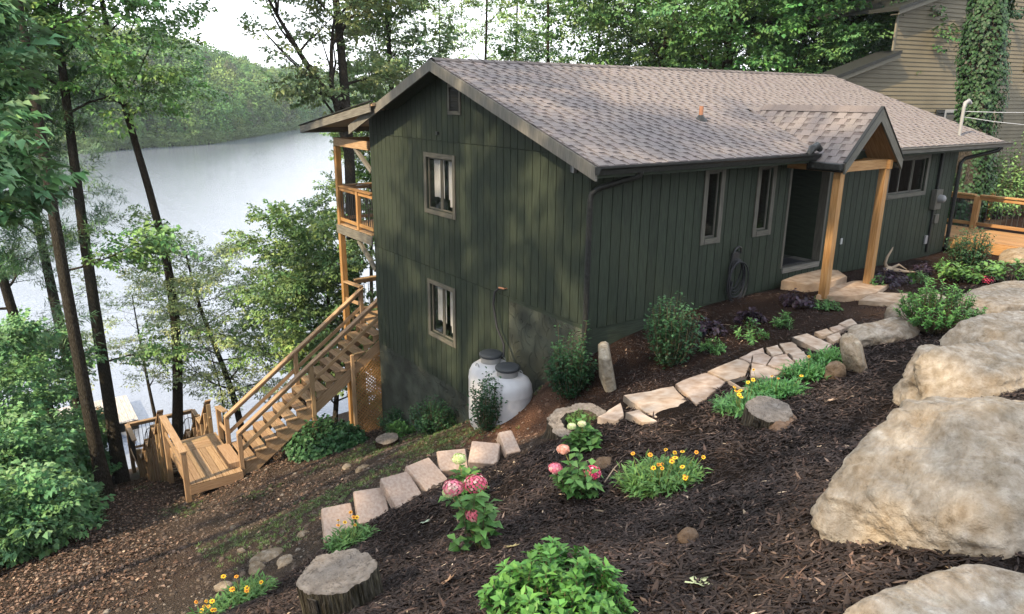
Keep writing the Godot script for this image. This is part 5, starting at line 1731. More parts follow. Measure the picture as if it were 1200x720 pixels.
	for q in [[315, 655, 0.30, 0.08, "flat pale stone"], [333, 662, 0.19, 0.07, "pale broken stone"], [300, 668, 0.22, 0.06, "long thin stone"], [283, 648, 0.1, 0.06, "small grey stone"], [425, 551, 0.22, 0.09, "pale rounded stone"], [407, 549, 0.2, 0.06, "dark flat stone"], [273, 620, 0.09, 0.04, "reddish chip of stone"], [262, 690, 0.16, 0.07, "half-buried stone"], [355, 628, 0.13, 0.03, "slate sliver"], [428, 690 - 190, 0.14, 0.08, "mossy stone"], [545, 492, 0.12, 0.1, "small pale stone"]]:
		var mb := MB.new()
		rock_mesh(mb, gp(q[0], q[1]) + Vector3(0, 0.02, 0), Vector3(q[2], q[3], q[2] * 0.65) * 0.72, Basis(Vector3.UP, k * 0.8), 100 + k, Color(0.82, 0.78, 0.73) * (0.8 + 0.2 * (k % 2)), 0.06, 24)
		tag(part(self, "rock", mb, M.sandstone), "%s on the bare slope %s" % [q[4], ["below the edging blocks", "beside the flat pale stone", "next to the yellow flower clump", "under the edging blocks", "near the ivy mound", "touching the pale rounded stone", "in the leaf litter", "by the yellow flower clump", "under the edging pavers", "beside the lattice", "at the foot of the gas tanks"][k]], "rock", "loose stones on the bare slope")
		k += 1
	# the path: each flagstone its own piece
	var p := struct(thing("flagstone_path", "", "", Vector3.ZERO))
	p.remove_meta("label") if p.has_meta("label") else null
	rng.seed = 515
	var stones := [
		[[730, 475.5], [762, 466], [789, 458], [800, 467], [813, 479], [796, 489], [778, 495.5], [752, 485]],
		[[791, 457], [808, 448], [827, 441], [838, 444], [850, 450], [836, 462], [816, 477]],
		[[829, 440.5], [846, 432], [864, 424.5], [873, 426], [879, 430], [873, 443], [852, 449.5]],
		[[866, 423.5], [880, 416], [894, 411], [896, 417], [881, 420], [880, 428]],
		[[881, 421], [895.5, 418], [904, 421.5], [897.5, 431], [881, 428.5]],
		[[897, 411.5], [911, 408], [918, 417], [905, 420.5]], [[912.5, 407], [927.5, 405], [941, 414.5], [921, 417.5]],
		[[905.5, 422.5], [921, 419], [932, 428], [919, 436.5], [899, 431.5]], [[923.5, 418.7], [942, 416], [950, 423], [934, 428]],
		[[880, 430.5], [897.5, 432.5], [917, 438], [905, 446], [880, 445]], [[920, 438], [934, 429.5], [950, 425], [938, 433], [917, 442]], [[875, 445], [879, 431], [879, 445.5], [904, 447], [885, 455], [868, 459], [853, 451.5]],
		[[927.5, 402], [945, 397], [975, 407], [965.5, 416]], [[954, 394.5], [968.5, 389.5], [977, 394.5], [963.5, 399]], [[967.5, 400], [983, 394.5], [986, 400], [977, 405]], [[971.5, 389], [984, 385.5], [991, 388.5], [977.5, 394]], [[982, 384.5], [997.5, 378], [1004.5, 383.7], [992, 387.6]],
		[[1006, 357], [1025, 346], [1064, 348], [1062, 359]], [[700, 497], [727, 480], [731, 490], [722, 497]], [[733, 492], [748, 487], [770, 497], [752, 500]], [[1070, 352], [1095, 346], [1112, 352], [1090, 358]]]
	for j in stones.size():
		var t := rr(0.86, 1.12)
		px_slab(p, "flagstone", stones[j], 0.09, 0.045 if j < 12 else 0.065, Color(t * 1.03, t, t * rr(0.94, 1.02)), M.flagstone)
	# porch steps
	var s1 := thing("stone_step", "thick tan stone step under the front door", "step", Vector3(5.4, 0.0, 0.35))
	var poly := PackedVector2Array([Vector2(4.62, 0.18), Vector2(5.2, 0.06), Vector2(6.15, 0.05), Vector2(6.3, 0.3), Vector2(6.0, 0.66), Vector2(5.3, 0.74), Vector2(4.75, 0.6)])
	var mb3 := MB.new()
	mb3.slab(poly, PackedFloat32Array([0.2, 0.2, 0.2, 0.2, 0.2, 0.2, 0.2]), 0.24, Color(1.0, 0.92, 0.8), 0.03)
	part(s1, "slab", mb3, M.flagstone)
	var s2 := thing("stone_step", "broad stone step between the porch posts", "step", Vector3(5.5, 0.0, 1.2))
	poly = PackedVector2Array([Vector2(4.55, 0.95), Vector2(5.0, 0.78), Vector2(6.1, 0.74), Vector2(6.5, 1.0), Vector2(6.35, 1.3), Vector2(5.6, 1.45), Vector2(4.9, 1.3)])
	mb3 = MB.new()
	mb3.slab(poly, PackedFloat32Array([0.11, 0.11, 0.11, 0.11, 0.11, 0.11, 0.11]), 0.2, Color(1.0, 0.9, 0.78), 0.03)
	part(s2, "slab", mb3, M.flagstone)
	# edging blocks, stepping down the bank
	var cap := [[397, 622], [436, 603], [472, 586], [502, 569], [530, 553], [568, 545], [596, 533]]
	for j in cap.size():
		var g := gp(cap[j][0], cap[j][1])
		var nx := gp(cap[mini(j + 1, 6)][0], cap[mini(j + 1, 6)][1]) - gp(cap[maxi(j - 1, 0)][0], cap[maxi(j - 1, 0)][1])
		var x := Vector3(nx.x, 0, nx.z).normalized()
		var z := Vector3(-x.z, 0, x.x) if j != 6 else Vector3(-x.z, 0, x.x)
		var tiltb := Basis(Vector3(x.x, 0.10 + rr(-0.05, 0.05), x.z).normalized(), 0) if false else Basis(x, Vector3.UP, x.cross(Vector3.UP)).rotated(x, 0.34 + rr(-0.06, 0.06)).rotated(Vector3.UP, rr(-0.08, 0.08))
		var mb := MB.new()
		var w := 0.37 if j < 6 else 0.2
		mb.box(Transform3D(tiltb, g + Vector3(0, 0.07 + 0.01 * j, 0)), Vector3(w, 0.15, 0.5 if j < 4 else 0.36), Color(1, 1, 1) * rr(0.88, 1.1), 0.018)
		var n0 := mb.v.size()
		for i in n0: mb.v[i] += Vector3(n_fine.get_noise_3dv(mb.v[i] * 60.0), n_fine.get_noise_3dv(mb.v[i] * 60.0 + Vector3(9, 0, 0)), 0) * 0.03
		tag(part(self, "edging_block", mb, M.paver), ["pinkish edging block behind the lowest yellow flower clump", "pinkish square edging block, second up the bank", "pinkish square edging block, third up the bank", "tall pinkish edging block beside the hydrangea", "short edging block half behind the hydrangea", "broad edging block near the top of the row", "narrow edging block ending the row"][j], "block", "edging blocks")
	# upright stone by the holly
	var us := MB.new()
	us.box(Transform3D(Basis(Vector3.UP, 0.95).rotated(Vector3(0.3, 0, 1).normalized(), 0.22), gp(716, 452) + Vector3(-0.06, 0.26, -0.06)), Vector3(0.56, 0.62, 0.16), Color(1.25, 1.15, 0.95), 0.05)
	for i in us.v.size(): us.v[i] += Vector3(n_fine.get_noise_3dv(us.v[i] * 30.0), n_fine.get_noise_3dv(us.v[i] * 30.0 + Vector3(9, 0, 0)), n_fine.get_noise_3dv(us.v[i] * 30.0 + Vector3(0, 7, 0))) * 0.06
	tag(part(self, "standing_stone", us, M.sandstone), "cream upright stone slab standing beside the corner holly", "stone")

# ---------------------------------------------------------------- stumps, tanks, hose
func stump(label: String, at: Vector3, r: float, ht: float, sd: int, tilt: Vector3, barkcol: Color, hollow := 0.0) -> void:
	var o := thing("tree_stump", label, "stump", at)
	var ns := FastNoiseLite.new()
	ns.seed = sd
	ns.frequency = 0.6
	var b := Basis.from_euler(tilt)
	var sides := 112
	var side := MB.new()
	var top := MB.new()
	var rad := func(a: float, f: float) -> float:
		return r * (1.0 + 0.16 * ns.get_noise_2d(cos(a) * 2.0, sin(a) * 2.0) + 0.05 * ns.get_noise_2d(cos(a) * 14.0, sin(a) * 14.0) + 0.03 * ns.get_noise_3d(cos(a) * 30.0, sin(a) * 30.0, f * 3.0) + 0.22 * pow(1.0 - f, 3.0))
	for j in 9:
		var f := j / 8.0
		for s in sides + 1:
			var a := TAU * (s % sides) / sides
			var rr_: float = rad.call(a, f)
			var n := (b * Vector3(cos(a), 0.1, sin(a))).normalized()
			var g := 0.8 + 0.25 * ns.get_noise_3d(cos(a) * 25.0, sin(a) * 25.0, f * 9.0)
			side.vert(at + b * Vector3(cos(a) * rr_, -0.3 + (ht + 0.3) * f, sin(a) * rr_), n, Vector2(f * ht, a * r), barkcol * g)
	for j in 8:
		for s in sides:
			var q := j * (sides + 1) + s
			side.tri(q, q + 1, q + sides + 2); side.tri(q, q + sides + 2, q + sides + 1)
	part(o, "bark", side, M.bark)
	var rings := 26
	for j in rings + 1:
		var f := lerpf(1.0, hollow, float(j) / rings)
		for s in sides + 1:
			var a := TAU * (s % sides) / sides
			var rr_: float = rad.call(a, 1.0) * f
			var p := Vector3(cos(a) * rr_, ht + 0.012 * ns.get_noise_2d(cos(a) * rr_ * 60.0, sin(a) * rr_ * 60.0) + (0.01 if j > 0 else -0.004), sin(a) * rr_)
			var ringc := 0.95 + 0.07 * sin(f * 70.0 + 5.0 * ns.get_noise_2d(cos(a) * 3.0, sin(a) * 3.0)) + 0.22 * ns.get_noise_2d(p.x * 14.0, p.z * 14.0)
			var ck := absf(ns.get_noise_2d(a * 5.0 + 2.0 * ns.get_noise_2d(f * 9.0, a), 3.0))
			if ck < 0.06 and f > 0.15: ringc *= 0.45 + 6.0 * ck
			top.vert(at + b * p, b * Vector3.UP, Vector2(p.x, p.z), Color(ringc, ringc * 0.98, ringc * 0.96))
	for j in rings:
		for s in sides:
			var q := j * (sides + 1) + s
			top.tri(q, q + 1, q + sides + 2); top.tri(q, q + sides + 2, q + sides + 1)
	if hollow > 0.0:                                    # inner wall of the hollow
		var k0 := top.v.size()
		for j in 4:
			for s in sides + 1:
				var a := TAU * (s % sides) / sides
				var rr_: float = rad.call(a, 1.0) * hollow * (1.0 - 0.05 * j)
				top.vert(at + b * Vector3(cos(a) * rr_, ht - 0.06 * j, sin(a) * rr_), b * -Vector3(cos(a), 0, sin(a)), Vector2(a, j), Color(0.5, 0.46, 0.42))
		for j in 3:
			for s in sides:
				var q := k0 + j * (sides + 1) + s
				top.tri(q, q + 1, q + sides + 2); top.tri(q, q + sides + 2, q + sides + 1)
	part(o, "cut_face", top, M.cut_wood)
	# cracks as splits of dark wood standing a little proud are left to the grain; shards of bark
	for j in 7:
		var a := rr(0, TAU)
		var mb := MB.new()
		var rr_: float = rad.call(a, 0.6) * 1.02
		mb.box(Transform3D(b * Basis(Vector3.UP, -a + PI / 2), at + b * Vector3(cos(a) * rr_, ht * rr(0.3, 0.75), sin(a) * rr_)), Vector3(rr(0.04, 0.09), ht * rr(0.3, 0.6), 0.02), barkcol * rr(0.6, 1.5), 0.008, Vector2(rr(0, 5), rr(0, 5)))
		part(o, "bark_plate", mb, M.bark)

func gas_tank(label: String, at: Vector3, ht: float, r: float) -> void:
	var o := thing("gas_tank", label, "tank", at, "gas tanks")
	var mb := MB.new()
	var prof := [Vector2(0.0, 0.02), Vector2(r * 0.7, 0.02), Vector2(r * 0.93, 0.09), Vector2(r, 0.22), Vector2(r, 0.30), Vector2(r * 1.008, 0.305), Vector2(r * 1.008, 0.325), Vector2(r, 0.33), Vector2(r, ht - 0.30), Vector2(r * 1.008, ht - 0.295), Vector2(r * 1.008, ht - 0.275), Vector2(r, ht - 0.27), Vector2(r * 0.97, ht - 0.17), Vector2(r * 0.86, ht - 0.08), Vector2(r * 0.62, ht - 0.015), Vector2(r * 0.3, ht), Vector2(0.0, ht + 0.004)]
	mb.lathe(Transform3D(Basis(), at), prof, 48)
	part(o, "body", mb, M.tank)
	mb = MB.new()
	mb.lathe(Transform3D(Basis(), at + Vector3(0, ht - 0.02, 0)), [Vector2(0.17, 0), Vector2(0.172, 0.13), Vector2(0.165, 0.13), Vector2(0.16, 0.0)], 32)
	part(o, "collar", mb, M.white_plastic)
	mb = MB.new()
	mb.lathe(Transform3D(Basis(), at + Vector3(0, ht + 0.11, 0)), [Vector2(0.185, -0.02), Vector2(0.2, 0.0), Vector2(0.2, 0.03), Vector2(0.17, 0.05), Vector2(0.08, 0.065), Vector2(0.0, 0.067)], 32)
	part(o, "cap", mb, M.tank_cap)
	for s in [-1, 1]:
		mb = MB.new()
		var pts := []
		var rd := []
		for k in 7:
			var a := PI * k / 6.0
			pts.append(at + Vector3(s * 0.27, ht - 0.04 + 0.05 * sin(a), -0.05 * cos(a)))
			rd.append(0.008)
		mb.tube(pts, rd, 6)
		part(o, "lifting_lug", mb, M.white_plastic)
	mb = MB.new()
	mb.lathe(Transform3D(Basis(), at + Vector3(0, -0.04, 0)), [Vector2(r * 0.75, -0.1), Vector2(r * 0.78, 0.04), Vector2(r * 0.7, 0.07)], 32)
	part(o, "foot_ring", mb, M.grey_metal)

func make_garden_things() -> void:
	rng.seed = 99
	var g := gp(405, 712)
	stump("wide pale cut stump with rough bark in the mulch", g + Vector3(0.0, -0.05, 0.0), 0.255, 0.33, 5, Vector3(-0.10, 0, 0.10), Color(1.9, 1.55, 1.1))
	g = gp(905, 500)
	stump("weathered grey stump beside the flagstone path flowers", g + Vector3(0.1, -0.03, -0.14), 0.225, 0.16, 6, Vector3(0.16, 0.2, 0.16), Color(1.7, 1.45, 1.2))
	g = gp(690, 497)
	stump("low hollow stump planted with green sedum", g + Vector3(-0.02, -0.01, -0.12), 0.40, 0.0, 7, Vector3(0.08, 0, 0.16), Color(1.5, 1.35, 1.2), 0.6)
	g = gp(455, 523)
	stump("small dark stump on the bare slope below the gable", g + Vector3(0, 0, 0), 0.24, 0.18, 8, Vector3(0, 0, 0.1), Color(0.6, 0.5, 0.45))
	gas_tank("white gas tank standing lower down against the gable wall", Vector3(-0.60, -2.12, -1.70), 1.23, 0.38)
	gas_tank("white gas tank nearer the corner holly and the front of the house", Vector3(-0.76, -1.98, -0.98), 1.11, 0.41)
	# gas line from the wall to the tanks
	var o := thing("gas_hose", "black hose looping from the wall valve to the gas tanks", "hose", Vector3(-0.1, -0.9, -2.0))
	var mb := MB.new()
	mb.tube([Vector3(-0.05, 0.19, -2.25), Vector3(-0.10, 0.12, -2.32), Vector3(-0.13, -0.1, -2.33), Vector3(-0.14, -0.5, -2.2), Vector3(-0.16, -0.75, -1.95), Vector3(-0.3, -0.9, -1.75), Vector3(-0.42, -0.88, -1.7)], [0.02, 0.02, 0.02, 0.02, 0.02, 0.02, 0.02], 8)
	part(o, "hose", mb, M.rubber)
	mb = MB.new()
	mb.tube([Vector3(0.0, 0.21, -2.1), Vector3(-0.05, 0.21, -2.1), Vector3(-0.06, 0.2, -2.25)], [0.016, 0.016, 0.018], 8)
	part(o, "valve", mb, M.copper)
	# hose on a hanger by the door
	o = thing("garden_hose", "dark garden hose coiled on a wall hanger between the narrow windows", "hose", Vector3(3.35, 0.3, 0.08))
	for k in 7:
		mb = MB.new()
		var pts := []
		var rd := []
		var ph := rr(-0.1, 0.1)
		for j in 25:
			var a := TAU * j / 24.0
			pts.append(Vector3(3.4 + ph * 0.4 + (0.16 + 0.015 * k) * cos(a), 0.46 - 0.03 * k + (0.27 + 0.022 * k) * sin(a), 0.05 + 0.016 * k + 0.02 * sin(a * 2.0 + k)))
			rd.append(0.012)
		mb.tube(pts, rd, 7)
		part(o, "hose_loop", mb, M.rubber)
	mb = MB.new()
	mb.tube([Vector3(3.3, 0.35, 0.1), Vector3(3.22, 0.1, 0.12), Vector3(3.25, 0.03, 0.14)], [0.012, 0.012, 0.012], 7)
	part(o, "hose_end", mb, M.rubber)
	mb = MB.new()
	mb.box(Transform3D(Basis(), Vector3(3.4, 0.74, 0.03)), Vector3(0.2, 0.22, 0.05), Color.WHITE, 0.015)
	mb.tube([Vector3(3.3, 0.82, 0.06), Vector3(3.33, 0.92, 0.08), Vector3(3.4, 0.95, 0.09), Vector3(3.47, 0.92, 0.08), Vector3(3.5, 0.82, 0.06)], [0.02, 0.02, 0.02, 0.02, 0.02], 7)
	part(o, "hanger", mb, M.black_metal)
	# driftwood
	g = gp(1040, 322)
	o = thing("driftwood", "pale twisted driftwood root lying in the bed by the house", "driftwood", g)
	mb = MB.new()
	var dw := Color(2.1, 2.0, 1.9)
	mb.tube([g + Vector3(-0.25, 0.04, 0.1), g + Vector3(-0.05, 0.12, 0), g + Vector3(0.1, 0.1, 0.0), g + Vector3(0.35, 0.05, 0.15), g + Vector3(0.6, 0.03, 0.3)], [0.02, 0.07, 0.06, 0.03, 0.008], 8, dw)
	part(o, "root", mb, M.twig)
	mb = MB.new()
	mb.tube([g + Vector3(0.0, 0.1, 0), g + Vector3(-0.12, 0.25, -0.02), g + Vector3(-0.1, 0.38, 0.0), g + Vector3(0.02, 0.5, 0.0), g + Vector3(0.06, 0.56, 0.0)], [0.045, 0.03, 0.025, 0.018, 0.006], 8, dw)
	part(o, "branch", mb, M.twig)
	mb = MB.new()
	mb.tube([g + Vector3(0.05, 0.1, 0), g + Vector3(0.2, 0.2, 0.1), g + Vector3(0.25, 0.12, 0.25)], [0.04, 0.025, 0.008], 7, dw)
	part(o, "branch", mb, M.twig)
	# dead sticks in the mulch
	g = gp(705, 560)
	var sk := thing("dead_stick", "grey forked stick lying by the second hydrangea", "stick", g)
	mb = MB.new()
	mb.tube([g + Vector3(-0.1, 0.05, 0.15), g + Vector3(0.15, 0.07, 0.02), g + Vector3(0.35, 0.05, -0.08)], [0.007, 0.006, 0.003], 5, Color(1.6, 1.55, 1.5))
	mb.tube([g + Vector3(0.12, 0.07, 0.03), g + Vector3(0.14, 0.04, 0.15), g + Vector3(0.2, 0.03, 0.25)], [0.005, 0.004, 0.002], 5, Color(1.6, 1.55, 1.5))
	mb.tube([g + Vector3(-0.1, 0.05, -0.18), g + Vector3(0.0, 0.06, -0.25), g + Vector3(0.16, 0.03, -0.3)], [0.005, 0.004, 0.003], 5, Color(1.6, 1.55, 1.5))
	part(sk, "stick", mb, M.twig)

func make_neighbour() -> void:
	# clapboard house next door, gable end toward the drive
	var a := at_depth(1037, 120, 26.0)
	var dir := Vector3(cos(deg_to_rad(10.0)), 0, sin(deg_to_rad(10.0)))
	var inw := Vector3(dir.z, 0, -dir.x)
	if inw.dot(CAM - a) > 0.0: inw = -inw
	var o := thing("neighbouring_house", "tan clapboard house with two roof pitches beyond the ivy trunk", "house", Vector3(a.x, 0, a.z))
	var out := -inw
	var fr := Transform3D(Basis(dir, Vector3.UP, dir.cross(Vector3.UP)), Vector3(a.x, 0, a.z))
	if fr.basis.z.dot(out) < 0.0: fr = Transform3D(Basis(-dir, Vector3.UP, (-dir).cross(Vector3.UP)), Vector3(a.x, 0, a.z))
	var sx := 1.0 if fr.basis.x.dot(dir) > 0.0 else -1.0
	var at := func(u: float, y: float, z: float) -> Vector3: return fr * Vector3(u * sx, y, z)
	# u: along the wall from the upper corner; lower wing for u in [-4, 0]
	var top_y := func(u: float) -> float: return 5.75 + u * 0.30 if u >= 0.0 else 4.05 + u * 0.30
	var ex := 0.125
	var y := 0.2
	var n := 0
	while y < 10.4:
		var u0 := 0.0
		if y < 4.67: u0 = maxf(-4.0, -(4.67 - y) / 0.30) if y > 3.5 else -4.0
		elif y > 5.97: u0 = (y - 5.97) / 0.30
		var mb := MB.new()
		var p0: Vector3 = at.call(u0, y, 0.0)
		var p1: Vector3 = at.call(15.0, y, 0.0)
		var up := Vector3(0, ex, 0)
		var lip: Vector3 = fr.basis.z * 0.026
		var t := rr(0.94, 1.05)
		var c := Color(t, t, t)
		mb.quad(p0 + lip, p1 + lip, p1 + up + lip * 0.15, p0 + up + lip * 0.15, c)
		mb.quad(p0, p1, p1 + lip, p0 + lip, c)
		part(o, "clapboard", mb, M.vinyl)
		y += ex
		n += 1
	var wl := MB.new()
	wl.quad(at.call(-4.0, -1.0, -0.012), at.call(15.0, -1.0, -0.012), at.call(15.0, 10.25, -0.012), at.call(-4.0, 2.85, -0.012))
	part(o, "sheathing", sheet(at.call(-4.0, 2.8, -0.02), at.call(15.0, 2.8, -0.02), at.call(15.0, 2.8, -6.0), at.call(-4.0, 2.8, -6.0), 3.5), M.vinyl_trim)
	one_beam(o, "corner_trim", at.call(0.0, 4.6, 0.02), at.call(0.0, 5.95, 0.02), 0.09, 0.05, M.vinyl_trim)
	# rakes
	for q in [[0.0, 6.05, 15.0, 10.55], [-4.2, 3.49, 0.0, 4.75]]:
		one_beam(o, "rake_board", at.call(q[0] - 0.35, q[1] - 0.1, 0.3), at.call(q[2], q[3], 0.3), 0.04, 0.2, M.vinyl_trim)
		part(o, "roof", sheet(at.call(q[0] - 0.4, q[1] + 0.0, 0.36), at.call(q[2], q[3] + 0.12, 0.36), at.call(q[2], q[3] + 0.12, -6.0 if q[0] >= 0.0 else -0.5), at.call(q[0] - 0.4, q[1] + 0.0, -6.0 if q[0] >= 0.0 else -0.5), 0.1), M.dark_paint)
		part(o, "soffit", sheet(at.call(q[0] - 0.3, q[1] - 0.17, 0.29), at.call(q[2], q[3] - 0.06, 0.29), at.call(q[2], q[3] - 0.06, 0.0), at.call(q[0] - 0.3, q[1] - 0.17, 0.0), 0.02), M.vinyl_trim)
	# windows
	for q in [[6.7, 4.5, 0.9, 1.5], [2.92, 1.75, 0.9, 1.3]]:
		var wf := Transform3D(fr.basis, at.call(q[0] if sx > 0 else q[0] + q[2], q[1], 0.03))
		window(o, wf, q[2], q[3], 1, false, 0.1, M.white_plastic if q[1] < 2.5 else M.siding)
		var bk := MB.new()
		bk.quad(at.call(q[0], q[1], 0.025), at.call(q[0] + q[2], q[1], 0.025), at.call(q[0] + q[2], q[1] + q[3], 0.025), at.call(q[0], q[1] + q[3], 0.025))
		part(o, "dark_interior", bk, M.room)
	for u in [2.40, 3.98]:
		var sh := Node3D.new()
		sh.name = "shutter"
		o.add_child(sh, true)
		org[sh] = org[o]
		var mb := MB.new()
		mb.box(Transform3D(fr.basis, at.call(u + 0.22, 2.4, 0.04)), Vector3(0.42, 1.5, 0.04), Color.WHITE, 0.008)
		part(sh, "panel", mb, M.dark_paint)
		for k in 16:
			mb = MB.new()
			mb.box(Transform3D(fr.basis.rotated(fr.basis.x.normalized(), 0.5), at.call(u + 0.22, 1.75 + k * 0.085, 0.065)), Vector3(0.32, 0.06, 0.012), Color.WHITE, 0.003)
			part(sh, "louvre", mb, M.dark_paint)
	one_beam(o, "foundation_wall", at.call(-4.0, 0.0, 0.0), at.call(15.0, 0.0, 0.0), 0.1, 0.4, M.foundation)
	# ivy-clad trunk in front of it
	var b := at_depth(1136, 215, 24.0)
	b.y = ground(b.x, b.z)
	var t := thing("ivy_tree", "thick trunk wholly covered with dark ivy before the clapboard wall", "tree", b)
	var tp := at_depth(1160, -30, 24.2)
	var mb2 := MB.new()
	var pts := []
	var rd := []
	for k in 9:
		var f := k / 8.0
		pts.append(b.lerp(Vector3(tp.x, 9.0, tp.z), f))
		rd.append(lerpf(0.42, 0.3, f))
	mb2.tube(pts, rd, 12, Color.WHITE, false)
	part(t, "trunk", mb2, M.bark)
	var iv := MB.new()
	rng.seed = 321
	for k in 12000:
		var f := rr(0.0, 1.0)
		var p := b.lerp(Vector3(tp.x, 9.0, tp.z), f)
		var an := rr(0, TAU)
		var od := Vector3(cos(an), 0, sin(an))
		var lump := 0.46 + 0.18 * n_mid.get_noise_3d(cos(an) * 20.0, f * 160.0, sin(an) * 20.0) * 2.0
		p += od * lump * rr(0.86, 1.12)
		var d := (Vector3.DOWN + od * 0.6 + rdir() * 0.5).normalized()
		var g := rr(0.6, 1.5)
		iv.leaf(p, d, od, rr(0.075, 0.12), rr(0.07, 0.11), Color(0.022 * g, 0.05 * g, 0.019 * g), 0.2, 0.12)
	part(t, "ivy", iv, M.leaf).set_meta("kind", "stuff")

# ---------------------------------------------------------------- garden plants
# leafy shrub: stems that fork, whorls of leaves at the ends
func shrub(called: String, label: String, group: String, at: Vector3, w: float, ht: float, o: Dictionary) -> Node3D:
	rng.seed = int(o.get("seed", 1)) * 131 + 7
	var t := thing(called, label, o.get("cat", "shrub"), at, group)
	var st := MB.new()
	var lf := MB.new()
	var stems: int = o.get("stems", 40)
	var ll: float = o.get("len", 0.06)
	var lw: float = o.get("wid", 0.028)
	var col: Color = o.get("col", Color(0.05, 0.11, 0.03))
	var tipc: Color = o.get("tip", col * 1.4)
	var tips := []
	for k in stems:
		var a := rr(0, TAU)
		var q := sqrt(rng.randf())
		var dome: float = ht * (1.0 - o.get("dome", 0.55) * q * q) * rr(0.5, 1.08) * (1.3 if rng.randf() < 0.04 else 1.0)
		var end := at + Vector3(cos(a) * q * w * 0.5, dome, sin(a) * q * w * 0.5)
		var root := at + Vector3(cos(a), 0, sin(a)) * q * w * 0.16 - Vector3.UP * 0.03
		var mid := root.lerp(end, 0.5) + Vector3(cos(a), 0.2, sin(a)) * w * 0.06 + rdir() * 0.03
		st.tube([root, mid, end], [0.006, 0.005, 0.0025], 4, Color(0.3, 0.32, 0.25), false)
		tips.append([end, (end - mid).normalized()])
		# leaves along the outer part
		var n: int = o.get("leaves", 16)
		var az := rr(0, TAU)
		for j in n:
			var f: float = 1.0 - pow(float(j) / n, 1.3) * o.get("depth", 0.6)
			var p := root.lerp(mid, f * 2.0) if f < 0.5 else mid.lerp(end, f * 2.0 - 1.0)
			p += rdir() * rng.randf() * o.get("fuzz", 0.0)
			var axis := (end - mid).normalized()
			az += 2.4
			var side := axis.cross(Vector3(cos(az), 0.3, sin(az))).normalized()
			var d := (side + axis * rr(0.15, 0.9) + rdir() * 0.25).normalized()
			var g := rr(0.72, 1.25)
			var c := col.lerp(tipc, clampf(1.0 - j * 0.16, 0.0, 1.0) * o.get("fresh", 0.6))
			lf.leaf(p, d, (axis + Vector3.UP * 0.5).normalized(), ll * rr(0.75, 1.2), lw * rr(0.8, 1.2), Color(c.r * g * rr(0.9, 1.1), c.g * g, c.b * g), o.get("droop", 0.18), 0.16)
	part(t, "stems", st, M.twig).set_meta("kind", "stuff")
	part(t, "leaves", lf, M.leaf).set_meta("kind", "stuff")
	org[t] = at
	t.set_meta("tips_n", tips.size())
	t.remove_meta("tips_n")
	return t

func tuft(called: String, label: String, group: String, at: Vector3, w: float, ht: float, n: int, col: Color, flowers: Array, sd: int) -> void:
	rng.seed = sd
	var t := thing(called, label, "flowers" if flowers.size() else "plant", at, group)
	var lf := MB.new()
	for k in n:
		var a := rr(0, TAU)
		var q := sqrt(rng.randf())
		var x := at.x + cos(a) * q * w * 0.4
		var z := at.z + sin(a) * q * w * 0.4
		var p := Vector3(x, ground(x, z) - 0.01, z)
		var d := (Vector3.UP + Vector3(cos(a), 0, sin(a)) * (0.15 + q * 0.9) + rdir() * 0.3).normalized()
		if d.y < 0.15: d.y = 0.2
		var g := rr(0.7, 1.35)
		lf.blade(p, d.normalized(), ht * rr(0.45, 1.0), rr(0.014, 0.026), Color(col.r * g * rr(0.9, 1.15), col.g * g, col.b * g), rr(0.3, 1.0))
		for j in 2:
			var lp := p + d * ht * rr(0.15, 0.8) + rdir() * 0.03
			var ld := (Vector3(cos(a), 0, sin(a)) * 0.6 + rdir() + Vector3.UP * 0.5).normalized()
			var g2 := rr(0.75, 1.4)
			lf.leaf(lp, ld, Vector3.UP if absf(ld.y) < 0.95 else Vector3.RIGHT, rr(0.06, 0.11), rr(0.016, 0.028), Color(col.r * g2 * rr(0.9, 1.2), col.g * g2, col.b * g2), 0.2, 0.15)
	part(t, "leaves", lf, M.leaf).set_meta("kind", "stuff")
	for f in flowers:                                   # each: offset across (camera right), up, back
		var p := at + Vector3(f[0], f[1], f[2])
		var root := Vector3(at.x + f[0] * 0.5, ground(at.x + f[0] * 0.5, at.z + f[2] * 0.5), at.z + f[2] * 0.5)
		var fl := Node3D.new()
		fl.name = "flower"
		t.add_child(fl, true)
		org[fl] = org[t]
		var sm := MB.new()
		sm.tube([root, root.lerp(p, 0.6) + Vector3(f[0] * 0.08, 0, 0), p], [0.003, 0.0025, 0.002], 4, Color(0.7, 1.3, 0.4), false)
		part(fl, "stalk", sm, M.twig)
		var pt := MB.new()
		var face := (Vector3.UP * 0.8 + (CAM - p).normalized() * 0.5 + rdir() * 0.4).normalized()
		var sx := face.cross(Vector3(0.3, 0.1, 0.9)).normalized()
		var sy := face.cross(sx)
		var orange: bool = f.size() > 3
		var fs := rr(0.017, 0.031)
		for k in 9:
			var a := TAU * k / 9.0 + rr(-0.1, 0.1)
			var d := (sx * cos(a) + sy * sin(a) + face * 0.12).normalized()
			pt.leaf(p, d, face, fs, fs * 0.62, Color(0.82, 0.52 if not orange else 0.36, 0.03), 0.1, 0.05)
		part(fl, "petals", pt, M.petal)
		var ey := MB.new()
		ey.lathe(Transform3D(Basis(sx, face, sy), p + face * 0.002), [Vector2(0.011, 0.0), Vector2(0.008, 0.006), Vector2(0.0, 0.008)], 8, Color(0.32, 0.10, 0.02))
		part(fl, "eye", ey, M.petal)

